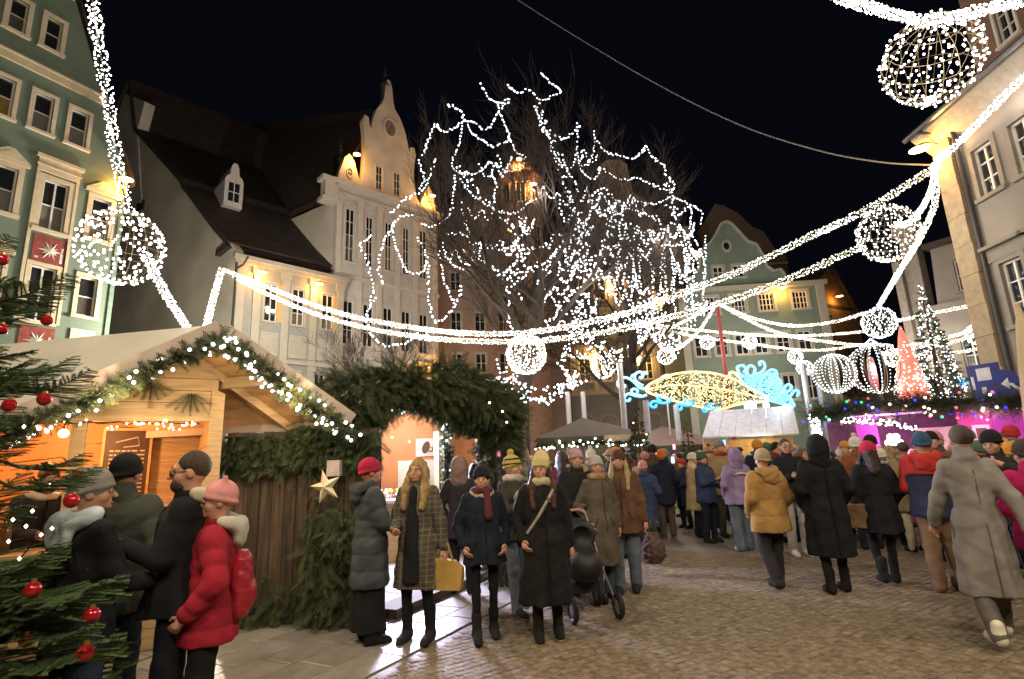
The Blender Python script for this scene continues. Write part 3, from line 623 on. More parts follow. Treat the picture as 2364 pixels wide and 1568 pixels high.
# ================================================================ festoons, globes, lit trees
def festoon(label, pts, rad=.17, per_m=70, br=.034, m=None, lamps=(), power=LP, cat='light garland', group='light garlands strung over the square', lum=(1, .86, .68)):
    t = thing('light_garland', label, cat, (0, 0, 0), 0, group)
    pts = smoothline(pts, 8) if len(pts) > 2 else [Vector(p) for p in pts]
    mb = MB(); mb.tube(pts[::2]+[pts[-1]], .014, 4); mb.build('cable', CABLE, t)
    L = sum((b-a).length for a, b in zip(pts, pts[1:])); n = int(L*per_m)
    line = resample(pts, L/max(n, 2)); mb = MB()
    for i, p in enumerate(line):
        d = (line[min(i+1, len(line)-1)]-line[max(0, i-1)]).normalized()
        s = d.cross(Vector((0, 0, 1))).normalized(); u = s.cross(d)
        a = i*2.4+random.uniform(-.5, .5); r = rad*math.sqrt(random.uniform(.25, 1))
        mb.octa(p+s*(r*math.cos(a))+u*(r*math.sin(a))+d*random.uniform(-.02, .02), br*random.uniform(.55, .95), 0 if random.random() < .62 else 1)
    mb.build('bulbs', [m or BULB_W, BULB_W], t, kind='stuff')
    for f in lamps:
        p = line[min(len(line)-1, int(f*len(line)))]
        light('garland_light', p-Vector((0, 0, .25)), power, lum, .12, parent=t)
    return t
def inplane(pxs, a, b): return [onplane(x, y, a, b) for x, y in pxs]
PIL = local(P_R, AZ_R, .2, -.25, 10.3); GZC = local(P_Z, AZ_Z, -.1, -.4, 14.35)
aa = (PIL.x, PIL.y); bb = (GZC.x, GZC.y)
festoon('longest light garland, swooping from the amber pillar to the guild hall corner', inplane([(2190, 366), (2090, 430), (1985, 492), (1850, 556), (1700, 628), (1540, 690), (1400, 735), (1215, 768), (1060, 768), (900, 748), (760, 716), (620, 664), (515, 622)], aa, bb), .125, 70, .030, BULB_Y, (.1, .3, .5, .70, .84))
HUB = at(1655, 700, 30)
P4 = at(2050, 540, 15)
festoon('light garland running just below the longest one to the hanging globe by the pillar', inplane([(1992, 568), (1880, 618), (1770, 664), (1655, 702), (1500, 745), (1350, 774), (1215, 788), (1060, 786), (900, 768), (760, 735), (640, 690), (540, 640)], (P4.x, P4.y), (bb[0]+.2, bb[1]+.1)), .115, 66, .030, BULB_Y, (.2, .5, .8))
BL = at(280, 570, 11)
festoon('thick near light garland dropping beside the sage green house to a globe', [at(205, -60, 9), at(228, 100, 9.6), at(250, 240, 10.2), at(270, 370, 10.6), at(294, 486, 11)], .13, 80, .025, BULB_W, (.15, .6), LP*.34)
festoon('light garland leaving the globe by the sage green house towards the hut roof', inplane([(335, 588), (362, 640), (395, 700), (440, 765), (466, 790), (478, 756)], (BL.x, BL.y), bb), .125, 66, .028, BULB_W, (.92, .99), LP*6, lum=(1, .88, .70))
festoon('short steep light garland behind the hut ridge up to the guild hall corner', inplane([(476, 760), (492, 690), (512, 622)], (BL.x, BL.y), bb), .15, 80, .033, BULB_Y, (.15,), LP*2.0)
BR = at(2150, 140, 9)
festoon('light garland crossing the top of the view above the large globe', [at(1880, -30, 10.6), at(1960, 6, 10.2), at(2050, 30, 9.6), at(2140, 46, 9), at(2230, 30, 8.4), at(2320, 8, 7.9), at(2420, -10, 7.4)], .10, 110, .026, BULB_W, (.3,), LP*.4)
festoon('second strand twisted over the large globe along the top edge', [at(1930, -12, 10), at(2020, 14, 9.5), at(2120, 52, 9), at(2200, 50, 8.7), at(2290, 22, 8.2), at(2400, 0, 7.6)], .07, 90, .026, BULB_W)
festoon('light garland running along the front of the pale corner house', [PIL+Vector((-.1, -.2, .0)), local(P_R, AZ_R, .95, -.3, 10.3), local(P_R, AZ_R, 2.0, -.35, 10.42), local(P_R, AZ_R, 3.2, -.4, 10.6), local(P_R, AZ_R, 5, -.4, 10.8)], .10, 100, .026, BULB_W, (.6,), LP*.05)
festoon('steep light garland from the pillar to the middle hanging globe', [PIL, at(2150, 440, 15.5), at(2105, 510, 15.2), at(2062, 520, 15)], .085, 80, .026, BULB_W)
festoon('steep light garland passing beside the globe down to the lower globe', [PIL, at(2158, 470, 16.5), at(2118, 560, 18.5), at(2080, 620, 21), at(2030, 705, 25.5)], .10, 80, .03, BULB_Y, (.6,))
for lab, px in (('light garland from the hub mast down to the right hand globe cluster', [(1655, 700, 30), (1720, 735, 29.5), (1800, 770, 29), (1900, 788, 28), (2010, 800, 27)]),
                ('light garland from the hub mast sweeping up to the lower globe', [(1660, 702, 30), (1740, 735, 29), (1830, 752, 28), (1920, 744, 27), (2000, 722, 26)]),
                ('light garland from the hub mast dipping to a small hanging globe in the tree', [(1655, 700, 30), (1620, 755, 30), (1580, 795, 30), (1540, 812, 30), (1518, 790, 30.5), (1500, 752, 31)]),
                ('light garland falling from the hub mast to the globe before the ornate hall', [(1655, 702, 30), (1560, 752, 31), (1470, 790, 31.5), (1390, 826, 32), (1300, 820, 33)]),
                ('level light garland behind the hub mast crossing the grey green house', [(1490, 745, 33), (1570, 758, 33), (1680, 768, 33), (1800, 776, 33), (1920, 772, 33), (2000, 765, 33)]),
                ('lower level light garland crossing the grey green house windows', [(1500, 752, 34), (1600, 776, 34), (1740, 795, 34), (1830, 806, 34), (1905, 808, 34), (2000, 795, 33), (2060, 798, 32)]),
                ('light garland stretched over the lit fir to the far side wall', [(2066, 742, 25), (2140, 726, 25), (2210, 712, 24), (2268, 700, 23)]),
                ('upper of two parallel light garlands before the lit fir', [(2075, 800, 27), (2150, 788, 26), (2220, 770, 25), (2283, 748, 24)]),
                ('lower of two parallel light garlands before the lit fir', [(2060, 812, 27), (2150, 800, 26), (2220, 784, 25), (2283, 756, 24)]),
                ('lowest light garland above the magenta stall', [(2030, 815, 27), (2140, 822, 26), (2220, 812, 25), (2290, 800, 24)])):
    far = px[-1][0] > 2100
    festoon(lab, [at(*q) for q in px], .08, 55, .034, BULB_Y, (.3,) if far else (.5,), LP*(.12 if far else .8))
festoon('added fill light garland continuing over the viewer from the sage green house side', [at(205, -60, 9), Vector((-6.2, 6.5, 9.6)), Vector((-4.2, 2.2, 8.6)), Vector((-1.5, -2.5, 8.4)), Vector((2, -7, 9.2))], .15, 60, .03, BULB_W, (.4, .75, .95), LP*4, lum=(1, .82, .58))  # unseen run, its strong lamps added to light people, fir and hut roof
festoon('added fill light garland continuing over the viewer from the corner house side', [at(2420, -10, 7.4), Vector((7.2, 4.4, 8.4)), Vector((6, .5, 8.2)), Vector((3.5, -4, 8.6))], .12, 60, .03, BULB_W, (.35, .65, .95), LP*2.3, lum=(1, .82, .58))  # second unseen run, lamps added as fill from above and behind the camera
def globe(label, c, r, nb, br=.03, wires=14, m=None, power=LP*.35, single=False, teeth=True):
    """hanging wire sphere: meridians, rings, lamps"""
    t = thing('light_globe', label, 'light globe', c, 0, 'hanging light globes')
    T = Matrix.Rotation(.16, 3, 'Y') @ Matrix.Rotation(.12, 3, 'X')
    mb = MB(); w = max(.004, r*.007)
    for k in range(wires):
        a = PI*2*k/wires
        mb.tube([T @ (Vector((math.cos(a)*math.sin(q), math.sin(a)*math.sin(q), math.cos(q)))*r) for q in [PI*(i+.5)/14 for i in range(14)]], w, 4)
    mb.build('meridians', WIRE, t)
    for z in (-.8, -.42, 0, .42, .8):
        q = MB(); q.tube([T @ Vector((math.sqrt(1-z*z)*r*math.cos(2*PI*i/20), math.sqrt(1-z*z)*r*math.sin(2*PI*i/20), z*r)) for i in range(20)], w, 4, close=True); q.build('ring', WIRE, t)
    q = MB(); q.tube([(0, 0, r), (0, 0, r+.18)], .02, 5); q.build('hanger', CABLE, t)
    pts = []
    for i in range(nb):
        z = 1-2*(i+.5)/nb; a = i*2.39996+random.uniform(-.25, .25); z += random.uniform(-.03, .03); z = max(-1, min(1, z))
        s = math.sqrt(max(0, 1-z*z)); pts.append(T @ (Vector((s*math.cos(a), s*math.sin(a), z))*(r*random.uniform(.97, 1.05))))
    for i in range(nb//9): a = random.uniform(0, 2*PI); rr = random.uniform(0, .35)*r; pts.append(T @ Vector((rr*math.cos(a), rr*math.sin(a), -math.sqrt(r*r-rr*rr))))
    if single:
        q = MB(); q.ball((0, 0, 0), br, 6, 4); me = q.mesh('bulb', m or BULB_W)
        for p in pts[:300]: link('bulb', me, t, p)
    else:
        q = MB()
        for p in pts: q.octa(p, br*random.uniform(.6, .95))
        q.build('bulbs', m or BULB_W, t, kind='stuff')
    if power: light('globe_light', (0, 0, 0), power, (1, .88, .70), .15, parent=t)
    return t
globe('large light globe with gold wire ribs hanging over the pale corner house roof', BR, .80, 270, .021, 18, BULB_W, LP*.25, True)
globe('big light globe hanging before the sage green gabled house', BL, .80, 265, .027, 16, BULB_W, LP*.12, True)
globe('light globe hanging near the amber pillar between three garlands', P4, .80, 360, .027, 14, BULB_W)
globe('light globe hanging at the lowest point of the longest garland before the trunk', at(1215, 818, 22), .80, 430, .033, 14, BULB_W)
globe('lower light globe hanging above the lit figures of the magenta stall', at(2030, 745, 26), .74, 300, .034, 12, BULB_C)
for x, y, Y, r, l in ((1392, 848, 32, .66, 'small light globe hanging before the ornate hall'), (1537, 822, 30, .46, 'small light globe hanging under the hub mast garland'), (1731, 790, 33, .42, 'small light globe before the grey green house windows'),
                      (1836, 824, 33, .42, 'small low light globe at the edge of the grey green house'), (1632, 790, 33, .42, 'tiny light globe just below the two level garlands'), (2258, 772, 24, .46, 'light globe on the bracket of the far side wall'), (1858, 850, 34, .46, 'faint light globe between the two small ones and the fish'), (2062, 826, 26, .42, 'light globe just behind the onion shaped ornament')):
    globe(l, at(x, y, Y), r, 170 if r > .5 else 110, .038, 10, BULB_C if Y > 31 else BULB_W, 0)
# overhead plain cable
mb = MB(); mb.tube(smoothline([at(1150, -30, 26), at(1290, 60, 25), at(1500, 185, 23), at(1700, 285, 21), at(1880, 345, 19), at(2030, 374, 17.5), at(2165, 382, 16.2)], 6), .028, 5)
tag(mb.build('overhead_cable', simple('cable_grey', (.20, .20, .20), .6)), 'thin grey cable sagging across the black sky to the pillar', 'cable')
# mast under the hub
hm = thing('mast', 'slim red mast carrying the garland hub before the grey green house', 'mast', (HUB.x, HUB.y, 0))
mb = MB(); mb.tube([(0, 0, 0), (0, 0, HUB.z)], [.14, .10], 10); mb.build('pole', simple('mast_red', (.30, .045, .055), .5), hm)
mb = MB(); mb.ball((0, 0, HUB.z+.08), .2, 10, 6); mb.build('cap', simple('mast_grey', (.4, .4, .4), .4), hm)
for x, y0, y1, Y, lab in ((1430, 838, 1080, 20, 'tall grey post lit blue beside the fish figure'), (1490, 925, 1080, 20, 'shorter grey post under the blue waves of the fish'), (1560, 935, 1060, 21.5, 'thin grey post behind the fish figure'), (1310, 905, 1030, 24, 'pale pipe chimney behind the brown pavilion'), (1345, 905, 1030, 24, 'second pale pipe chimney behind the brown pavilion'), (1852, 840, 1060, 21, 'blue tinted post at the head of the fish figure'), (1890, 880, 1060, 21, 'grey post beside the metal roofed kiosk')):
    p = at(x, y0, Y); t = thing('post', lab, 'post', (p.x, p.y, 0)); mb = MB(); mb.tube([(0, 0, 0), (0, 0, p.z)], .11, 10); mb.build('shaft', simple('post_grey', (.40, .40, .44), .4, metal=.3), t)
    mb = MB(); mb.lathe([(.14, 0), (.14, .1), (.11, .16)], (0, 0, 0), 10); mb.build('foot', simple('post_grey', (.40, .40, .44), .4, metal=.3), t)
# ---------------------------------------------------------------- bare trees
BARK = mat('bark', (.036, .028, .021), .95, .3, 3, .8, 25, stretch=(6, 6, 1))
TWIG = mat('twig', (.05, .036, .027), .95, .2, 5)
def bare_tree(label, base, H, spread, seed, r0=.42, limbs=8, lean=0., bound=(-99, 99)):
    rnd = random.Random(seed); t = thing('bare_tree', label, 'tree', base)
    tr = MB(); tw = MB(); ends = []
    def grow(p, d, L, r, lvl):
        n = 5 if lvl < 2 else 3; pts = [p]; rs = [r]
        for i in range(n):
            d = (d+Vector((rnd.gauss(0, .13), rnd.gauss(0, .13), rnd.gauss(.05, .10)))).normalized(); p = p+d*(L/n); pts.append(p); rs.append(r*(1-.6*(i+1)/n))
        if lvl >= 1 and not (bound[0] < base[0]+pts[-1].x < bound[1]) : return
        (tr if lvl < 2 else tw).tube(pts, rs, (8, 6, 4, 3, 3, 3)[lvl])
        if lvl <= 2: ends.append((pts, lvl))
        if lvl >= 5: return
        k = (0, 7, 7, 8, 2)[lvl] if lvl else limbs
        for j in range(k):
            q = rnd.uniform(.3, 1) if lvl else rnd.uniform(.42, 1); i = min(int(q*n), n-1); s = pts[i]+(pts[i+1]-pts[i])*(q*n-i)
            a = rnd.uniform(0, 2*PI) if lvl else 2*PI*j/k+rnd.uniform(-.3, .3); o = d.orthogonal().normalized(); o = Matrix.Rotation(a, 3, d) @ o
            sp = (.9, .75, .6, .5, .5)[lvl]*rnd.uniform(.7, 1.2)
            nd = (d*.9+o*sp+Vector((0, 0, .18))).normalized()
            if lvl == 0: nd = (o*spread+Vector((0, 0, 1))*rnd.uniform(.55, 1.2)).normalized()
            grow(s, nd, L*(.62, .58, .55, .62, .6)[lvl]*rnd.uniform(.75, 1.15), max(.009, rs[i]*(.5, .5, .5, .7, .8)[lvl]), lvl+1)
    grow(Vector((0, 0, 0)), Vector((lean, 0, 1)), H*.66, r0, 0)
    tr.build('trunk', BARK, t, True); tw.build('twigs', TWIG, t, kind='stuff')
    return t, ends
TB = at(1200, 1000, 24)
t1, e1_ = bare_tree('tall bare tree wound with white fairy lights in front of the town hall', (TB.x, 24.5, 0), 16.5, 1.1, 4, .48, 11, 0., (-4.3, 8))
t2, e2_ = bare_tree('smaller bare tree hung with dripping fairy lights before the ornate hall', (at(1470, 1000, 28).x, 28, 0), 15.0, .95, 9, .36, 10, 0., (-2, 10.3))
t3, e3_ = bare_tree('unlit bare tree with dark low branches before the guild hall', (at(960, 1000, 26).x, 27, 0), 8.4, 1.2, 12, .20, 3)
def fairy(label, pts, step=.17, br=.052, m=None):
    pts = smoothline(pts, 6); mb = MB(); mb.tube(pts[::2]+[pts[-1]], .012, 3)
    t = thing('fairy_lights', label, 'string lights', (0, 0, 0), 0, 'fairy light strings in the bare trees'); mb.build('cable', CABLE, t)
    q = MB()
    for p in resample(pts, step):
        q.octa(p+Vector((random.uniform(-.05, .05), random.uniform(-.05, .05), random.uniform(-.05, .05))), br*random.uniform(.7, 1.05))
    q.build('bulbs', m or BULB_C, t, kind='stuff')
STR = [[(500,180),(530,240),(590,290),(650,265),(600,330),(560,400),(520,430),(470,395),(410,380),(390,330),(310,290)],
 [(590,300),(630,400),(650,480),(580,520),(500,490),(440,440),(410,380),(360,420),(310,440),(280,430),(250,400),(215,480),(190,560),(165,580)],
 [(650,470),(690,550),(740,580),(700,640),(640,660),(600,640),(540,610),(500,655),(420,675),(350,650),(340,600),(375,520),(400,410)],
 [(650,190),(700,230),(760,215),(820,265),(880,250),(935,220),(870,170),(820,110)],
 [(790,300),(830,400),(870,480),(900,560),(960,640),(1000,700)],
 [(800,330),(830,430),(880,450),(950,480),(1000,450),(1030,400),(1020,560)],
 [(1110,440),(1120,500),(1110,560),(1080,620),(1030,630)],
 [(1120,480),(1180,550),(1240,570),(1320,590),(1380,550),(1400,520),(1440,590),(1490,620),(1510,680),(1550,720),(1540,760),(1470,745),(1400,715),(1340,690),(1290,705),(1210,680),(1150,640),(1130,690),(1080,690),(1040,640)],
 [(250,590),(220,680),(180,760),(130,790),(80,810),(40,860),(0,890)],
 [(160,600),(190,700),(165,760)],
 [(355,680),(350,800),(330,890),(290,930),(230,960),(180,940)],
 [(120,890),(40,920),(20,1000),(50,1110),(90,1190),(140,1215),(190,1190),(200,1110),(150,1020)],
 [(210,1150),(215,1300),(220,1390),(260,1480),(340,1410),(380,1340),(390,1270)],
 [(270,1090),(280,1170),(310,1290),(360,1390)],
 [(300,1110),(350,1170),(400,1190),(430,1160),(500,1160),(560,1165),(640,1120),(690,1080)],
 [(310,1000),(400,1000),(450,1050),(530,1060),(600,1090),(680,1060),(720,1000),(750,900)],
 [(390,700),(440,780),(500,820),(560,860),(620,885),(700,880),(760,830),(820,800)],
 [(560,860),(580,740),(550,660)],
 [(690,1080),(780,1080),(870,1060),(890,1000)],
 [(700,1130),(760,1180),(820,1170),(880,1130),(930,1060)],
 [(640,1250),(650,1400),(650,1480),(680,1520)],
 [(820,1280),(880,1330),(920,1400),(980,1440)],
 [(1080,820),(1160,750),(1210,790),(1260,840),(1330,870),(1400,890),(1460,930)],
 [(1310,790),(1380,830),(1460,830),(1540,800),(1640,840),(1700,880),(1690,960)],
 [(1540,760),(1560,900),(1640,850),(1640,980),(1690,1080),(1720,1180),(1710,1340)],
 [(1480,1060),(1560,1060),(1640,1080),(1700,1120)],
 [(1490,1060),(1500,1180),(1510,1350)], [(1530,1040),(1545,1180),(1540,1310)], [(1610,1080),(1612,1180),(1622,1260)], [(1240,1130),(1236,1240),(1230,1360)], [(1200,1160),(1190,1250),(1195,1330)], [(1650,1290),(1655,1400),(1665,1500)],
 [(390,830),(405,890),(420,960),(440,1000)], [(500,1060),(490,1130),(560,1180),(620,1220),(680,1160)], [(560,1180),(580,1230),(630,1210)],
 [(1320,1060),(1330,1180),(1350,1290),(1370,1330)], [(1400,1050),(1420,1160),(1440,1260)], [(1270,900),(1250,980),(1290,1040)], [(1460,900),(1480,980),(1440,1040)],
 [(-75,1350),(-120,1420),(-110,1520),(-40,1600),(60,1600),(130,1560),(180,1510),(220,1560)], [(-40,1270),(-60,1180),(-40,1060),(0,990),(30,940)], [(-100,1010),(-160,1060),(-120,1150),(-90,1300),(-110,1400)]]
where = ['near the top of the tall bare tree', 'round the outer crown of the tall bare tree', 'across the middle of the tall bare tree', 'low in the tall bare tree', 'on the edge of the smaller lit tree', 'dripping from the smaller lit tree']
USEDL = {}
shape = ['looped', 'zigzag', 'sagging', 'steep', 'scalloped', 'hooked', 'wavy', 'straggling']
for i, s in enumerate(STR):
    Yd = 22.6+(i*1.7) % 4 if s[0][0] < 1000 else 24.5+(i*1.3) % 4
    pts = [at(899+x*.4237, 117+y*.4237, Yd+.5*math.sin(k*1.3+i)) for k, (x, y) in enumerate(s)]
    my = sum(q[1] for q in s)/len(s); mx = sum(q[0] for q in s)/len(s)
    w_ = where[4 if my < 900 else 5] if mx > 1150 else where[0 if my < 330 else 1 if my < 620 else 2 if my < 1050 else 3]
    k_ = i
    while True:
        lb = '%s string of fairy lights %s' % (shape[k_ % 8], w_)
        if k_-i >= 8: lb = '%s %s' % (('short', 'long', 'bright', 'loose')[(k_-i)//8 % 4], lb)
        if lb not in USEDL: break
        k_ += 1
    USEDL[lb] = 1; fairy(lb, pts)
# lights wound round the main limbs of both trees, following the wood
def wound(label, px, Yd, amp, turns, step):
    c = smoothline([at(x, y, Yd) for x, y in px], 30); n = len(c); pts = []
    for i, p in enumerate(c):
        a = 2*PI*turns*i/n; k = amp*(.6+.4*math.sin(i*.7+a))
        pts.append(p+Vector((k*math.cos(a), k*math.sin(a), random.uniform(-.1, .1))))
    fairy(label, pts[::2], step, .05)
wound('fairy lights bundled on the outer limb of the smaller tree', [(1540, 420), (1560, 520), (1600, 620), (1590, 700)], 25.8, .35, 14, .24)
wound('fairy lights heaped in the low branches behind the fir arch', [(1130, 870), (1190, 890), (1240, 930), (1290, 900), (1330, 880)], 21.5, .6, 9, .22)
wound('fairy lights wound up the leading limb of the tall tree', [(1330, 640), (1345, 540), (1310, 440), (1275, 330), (1240, 240)], 23.4, .28, 16, .2)
wound('fairy lights wound up the trunk fork of the tall tree', [(1290, 850), (1330, 760), (1345, 660), (1400, 560), (1420, 470)], 23.8, .32, 18, .2)
wound('fairy lights wound round a slanting limb between the two trees', [(1260, 780), (1300, 700), (1380, 620), (1450, 540)], 24.4, .3, 14, .2)
wound('fairy lights wound on the near side limb of the tall tree', [(1170, 680), (1200, 600), (1180, 520), (1100, 440), (1060, 380)], 22.8, .25, 12, .22)
FR = random.Random(5)
def drape(label, x, y, n, step_x, Yd, down):
    pts = [(x, y)]
    for k in range(n):
        nx = x+step_x*FR.uniform(.6, 1.3); ny = y+down*FR.uniform(.2, 1.2)+FR.uniform(-14, 14); sag = FR.uniform(14, 38)
        pts += [(x*.7+nx*.3, y*.7+ny*.3+sag*.85), (x*.35+nx*.65, y*.35+ny*.65+sag), (nx, ny)]; x, y = nx, ny
        if FR.random() < .3: step_x = -step_x
    fairy(label, [at(px, py, Yd+.4*math.sin(i*1.1)) for i, (px, py) in enumerate(pts)], .165, .05)
DL = ['scalloped', 'drooping', 'tangled', 'swagged', 'looping', 'crossing', 'slanting', 'ragged']
DW = ['in the dense middle of the lit crown', 'hanging above the longest garland', 'at the meeting of the two crowns', 'in the right hand crown', 'over the terracotta tower', 'low before the ornate hall', 'beside the scrolled green gable']
ds = [(1290, 470, 4, 34, 0), (1260, 560, 4, 36, 6), (1330, 520, 4, 30, 10), (1290, 620, 5, 32, 6), (1360, 570, 4, -30, 16), (1400, 500, 4, 32, 8), (1240, 650, 4, 34, 10), (1310, 690, 4, 30, 12), (1380, 640, 4, 28, 14), (1440, 520, 4, 30, 12), (1480, 580, 4, 30, 8), (1450, 640, 4, 28, 14), (1500, 690, 4, 28, 6),
 (1080, 480, 3, 40, 4), (1110, 560, 3, 40, 6), (1150, 620, 3, 38, 8), (1020, 560, 3, 36, 10), (1200, 500, 3, 36, 4), (1540, 520, 3, 26, 12), (1560, 610, 3, 26, 10), (1420, 720, 4, 30, 8), (1340, 770, 4, 30, 6), (1260, 740, 4, 30, 8), (1200, 680, 3, 30, 10), (1590, 560, 3, 22, 20), (1470, 760, 4, 30, 10), (1390, 800, 4, 28, 8), (1300, 850, 4, 30, 6), (1180, 830, 3, 28, 10), (1520, 760, 3, 28, 10), (1600, 700, 3, 18, 20),
 (1330, 420, 4, 30, 14), (1300, 360, 3, 28, 14), (1380, 460, 4, 30, 10), (1220, 420, 3, 36, 8), (1150, 360, 3, 40, 6)]
for i, (x, y, n, sx, dn) in enumerate(ds): drape('%s fairy lights %s' % (DL[i % 8], DW[(i//8+i) % 7]), x, y, n, sx, 22.8+(i*1.37) % 3.6, dn)
for i in range(9):                                   # hanging icicle strings of the smaller tree
    x = 1435+i*24+FR.uniform(-8, 8); y = 560+FR.uniform(-30, 60); L = FR.uniform(90, 190)
    fairy('%s vertical drip of fairy lights %s the smaller tree' % (('short', 'long', 'straight', 'wavering', 'thin', 'bright', 'kinked', 'double', 'swaying')[i], ('under', 'on', 'beside')[i % 3]), [at(x+FR.uniform(-4, 4), y+L*k/4, 25+i*.3) for k in range(5)], .16, .045)
for x, y, Y in ((930, 330, 30), (930, 560, 30), (1250, 450, 22), (1350, 650, 22.5), (1080, 600, 22), (1530, 560, 24.5), (1250, 830, 21)):
    light('fairy_light_glow', at(x, y, Y), LP*.6, (1, .91, .82), .2)
# ================================================================ stalls, fir arch, lit figures
PINE = mat('pale_pine', (.56, .38, .20), .65, .14, 3, .2, 30, stretch=(1, 1, 12))
PINEB = mat('pine_board', (.55, .33, .15), .7, .15, 3, .2, 30, stretch=(1, 1, 8))
ORANGE = mat('orange_board', (.50, .20, .065), .7, .1, 2)
TARP = mat('white_tarp', (.52, .50, .43), .32, .1, 1.5, .35, 5, spec=.6)
FASC = mat('fascia_board', (.46, .38, .32), .7, .08, 4)
FIRG = [mat('fir_needles', c, .75, .25, 4) for c in ((.055, .076, .028), (.075, .092, .038), (.040, .058, .025))]
TWB = simple('fir_twig', (.05, .035, .02), .9)
def sprig(mb, p, d, L, n=10, nl=.05, w=.006, mi=0, up=None):
    """one fir twig: needles in two ranks plus a few on top"""
    p = Vector(p); d = Vector(d).normalized(); u = Vector(up) if up is not None else Vector((random.uniform(-1, 1), random.uniform(-1, 1), random.uniform(-1, 1)))
    s = d.cross(u); s = s.normalized() if s.length > 1e-4 else d.orthogonal().normalized(); t = s.cross(d)
    vs = []; fs = []
    for i in range(n):
        c = p+d*(L*(i+.3)/n); k = nl*(1-.35*i/n)
        for q in (s*1.0+d*.75+t*.15, s*-1.0+d*.75+t*.15, t*.8+d*.8+s*random.uniform(-.5, .5)):
            e = c+q*k; o = len(vs); vs += [c+d*w, c-d*w, e]; fs.append((o, o+1, o+2))
    mb.add(vs, fs, mi)
# ---------------- the near wooden hut
A_ = Vector((-3.08, 5.60, 3.19)); fdir = Vector((.84, .543, 0)).normalized(); rdir = Vector((-.985, .174, 0))
Rr = Vector((-1.90, 6.36, 2.23)); Ll = A_-fdir*1.62; Ll.z = 2.18
CN = Vector((-3.25, 5.97, 0)); wn = Vector((fdir.y, -fdir.x, 0))       # corner post, outward normal of the counter front
hut = thing('wooden_hut', 'pale pine market hut with white tarpaulin roof and garlanded gable, counter open', 'market stall', CN, 0)
hl = Matrix.Translation(-CN)
def hmb(): q = MB(); q.T = hl; return q
back = 6.5
th_ = Vector((0, 0, .05))
mb = hmb(); ns_ = 7
for (e0, e1) in ((A_, Ll), (Rr, A_)):
    vs = []
    for j in range(13):
        for i in range(ns_+1):
            p = e0.lerp(e1, i/ns_)+rdir*(back*j/12); p.z -= .015*math.sin(PI*i/ns_)*(1+math.sin(j*2.1+i)*.6); vs.append(p)
    fs = [(j*(ns_+1)+i, j*(ns_+1)+i+1, (j+1)*(ns_+1)+i+1, (j+1)*(ns_+1)+i) for j in range(12) for i in range(ns_)]
    mb.add(vs, fs)
mb.build('tarpaulin', TARP, hut, True)
nb_ = 9                                                              # roof boards under the tarpaulin, seen from below
for k in range(nb_):
    q = hmb(); f0, f1 = k/nb_+.004, (k+1)/nb_-.004
    a0, a1 = A_.lerp(Rr, f0)-Vector((0, 0, .035)), A_.lerp(Rr, f1)-Vector((0, 0, .035))
    q.prism([a0, a1, a1+rdir*back, a0+rdir*back], (0, 0, -.03)); q.build('roof_board', PINEB, hut)
q = hmb(); q.prism([A_-Vector((0, 0, .04)), Ll-Vector((0, 0, .04)), Ll+rdir*back-Vector((0, 0, .04)), A_+rdir*back-Vector((0, 0, .04))], (0, 0, -.03)); q.build('roof_board', PINEB, hut)
for a, b in ((A_, Ll), (A_, Rr)):
    q = hmb(); q.beam(a+wn*.03-Vector((0, 0, .05)), b+wn*.03-Vector((0, 0, .05)), .05, .17, (0, 0, 1)); q.build('fascia', FASC, hut)
q = hmb(); q.beam(Rr-Vector((0, 0, .06)), Rr+rdir*back-Vector((0, 0, .06)), .05, .12); q.build('eave_board', FASC, hut)
q = hmb(); q.beam(Ll-Vector((0, 0, .06)), Ll+rdir*back-Vector((0, 0, .06)), .05, .12); q.build('eave_board', FASC, hut)
for f, L in ((.42, 2.6),):                                            # rafter seen under the overhang
    q = hmb(); c = A_.lerp(Rr, .0)+rdir*.62-Vector((0, 0, .11)); q.beam(c, Rr+rdir*.75-Vector((0, 0, .10)), .06, .08); q.build('rafter', PINE, hut)
q = hmb(); q.beam(A_.lerp(Rr, .45)-Vector((0, 0, .13)), A_.lerp(Rr, .45)+rdir*3-Vector((0, 0, .13)), .08, .12); q.build('purlin', PINE, hut)
def hw(t, z, off=0): return CN+fdir*t+wn*off+Vector((0, 0, z))
# gable boarding above the counter opening
zt = lambda t: 3.0-(.66*(t+.5) if t > -.5 else .50*(-.5-t))
ts = [-3.4, -.5, -.0]
nbd = 7; zlo = 2.27
for k in range(nbd):
    a, b = zlo+.13*k, zlo+.13*(k+1)-.006
    tl_, tr_ = max(-3.4, -.5-(3.0-a)/.50), min(0, -.5+(3.0-a)/.66)
    tl2, tr2 = max(-3.4, -.5-(3.0-b)/.50), min(0, -.5+(3.0-b)/.66)
    if tr_-tl_ < .1: continue
    q = hmb(); q.prism([hw(tl_, a), hw(tr_, a), hw(max(tr2, tl2+.05), b), hw(tl2, b)], -wn*.03); q.build('gable_board', PINE, hut)
q = hmb(); q.prism([hw(-.06, .0, .012), hw(.07, 0, .012), hw(.07, 2.50, .012), hw(-.06, 2.56, .012)], -wn*.12); q.build('corner_post', PINE, hut)
q = hmb(); q.prism([hw(-3.4, 2.20, .015), hw(-.06, 2.20, .015), hw(-.06, 2.268, .015), hw(-3.4, 2.268, .015)], -wn*.10); q.build('lintel', PINE, hut)
for t in (-1.17, -2.35):
    q = hmb(); q.prism([hw(t-.06, 1.02), hw(t+.06, 1.02), hw(t+.06, 2.198), hw(t-.06, 2.198)], -wn*.1); q.build('post', PINE, hut)
for k in range(5):
    q = hmb(); q.prism([hw(-3.4, .03+k*.19), hw(-.062, .03+k*.19), hw(-.062, .03+k*.19+.183), hw(-3.4, .03+k*.19+.183)], -wn*.03); q.build('front_board', PINE, hut)
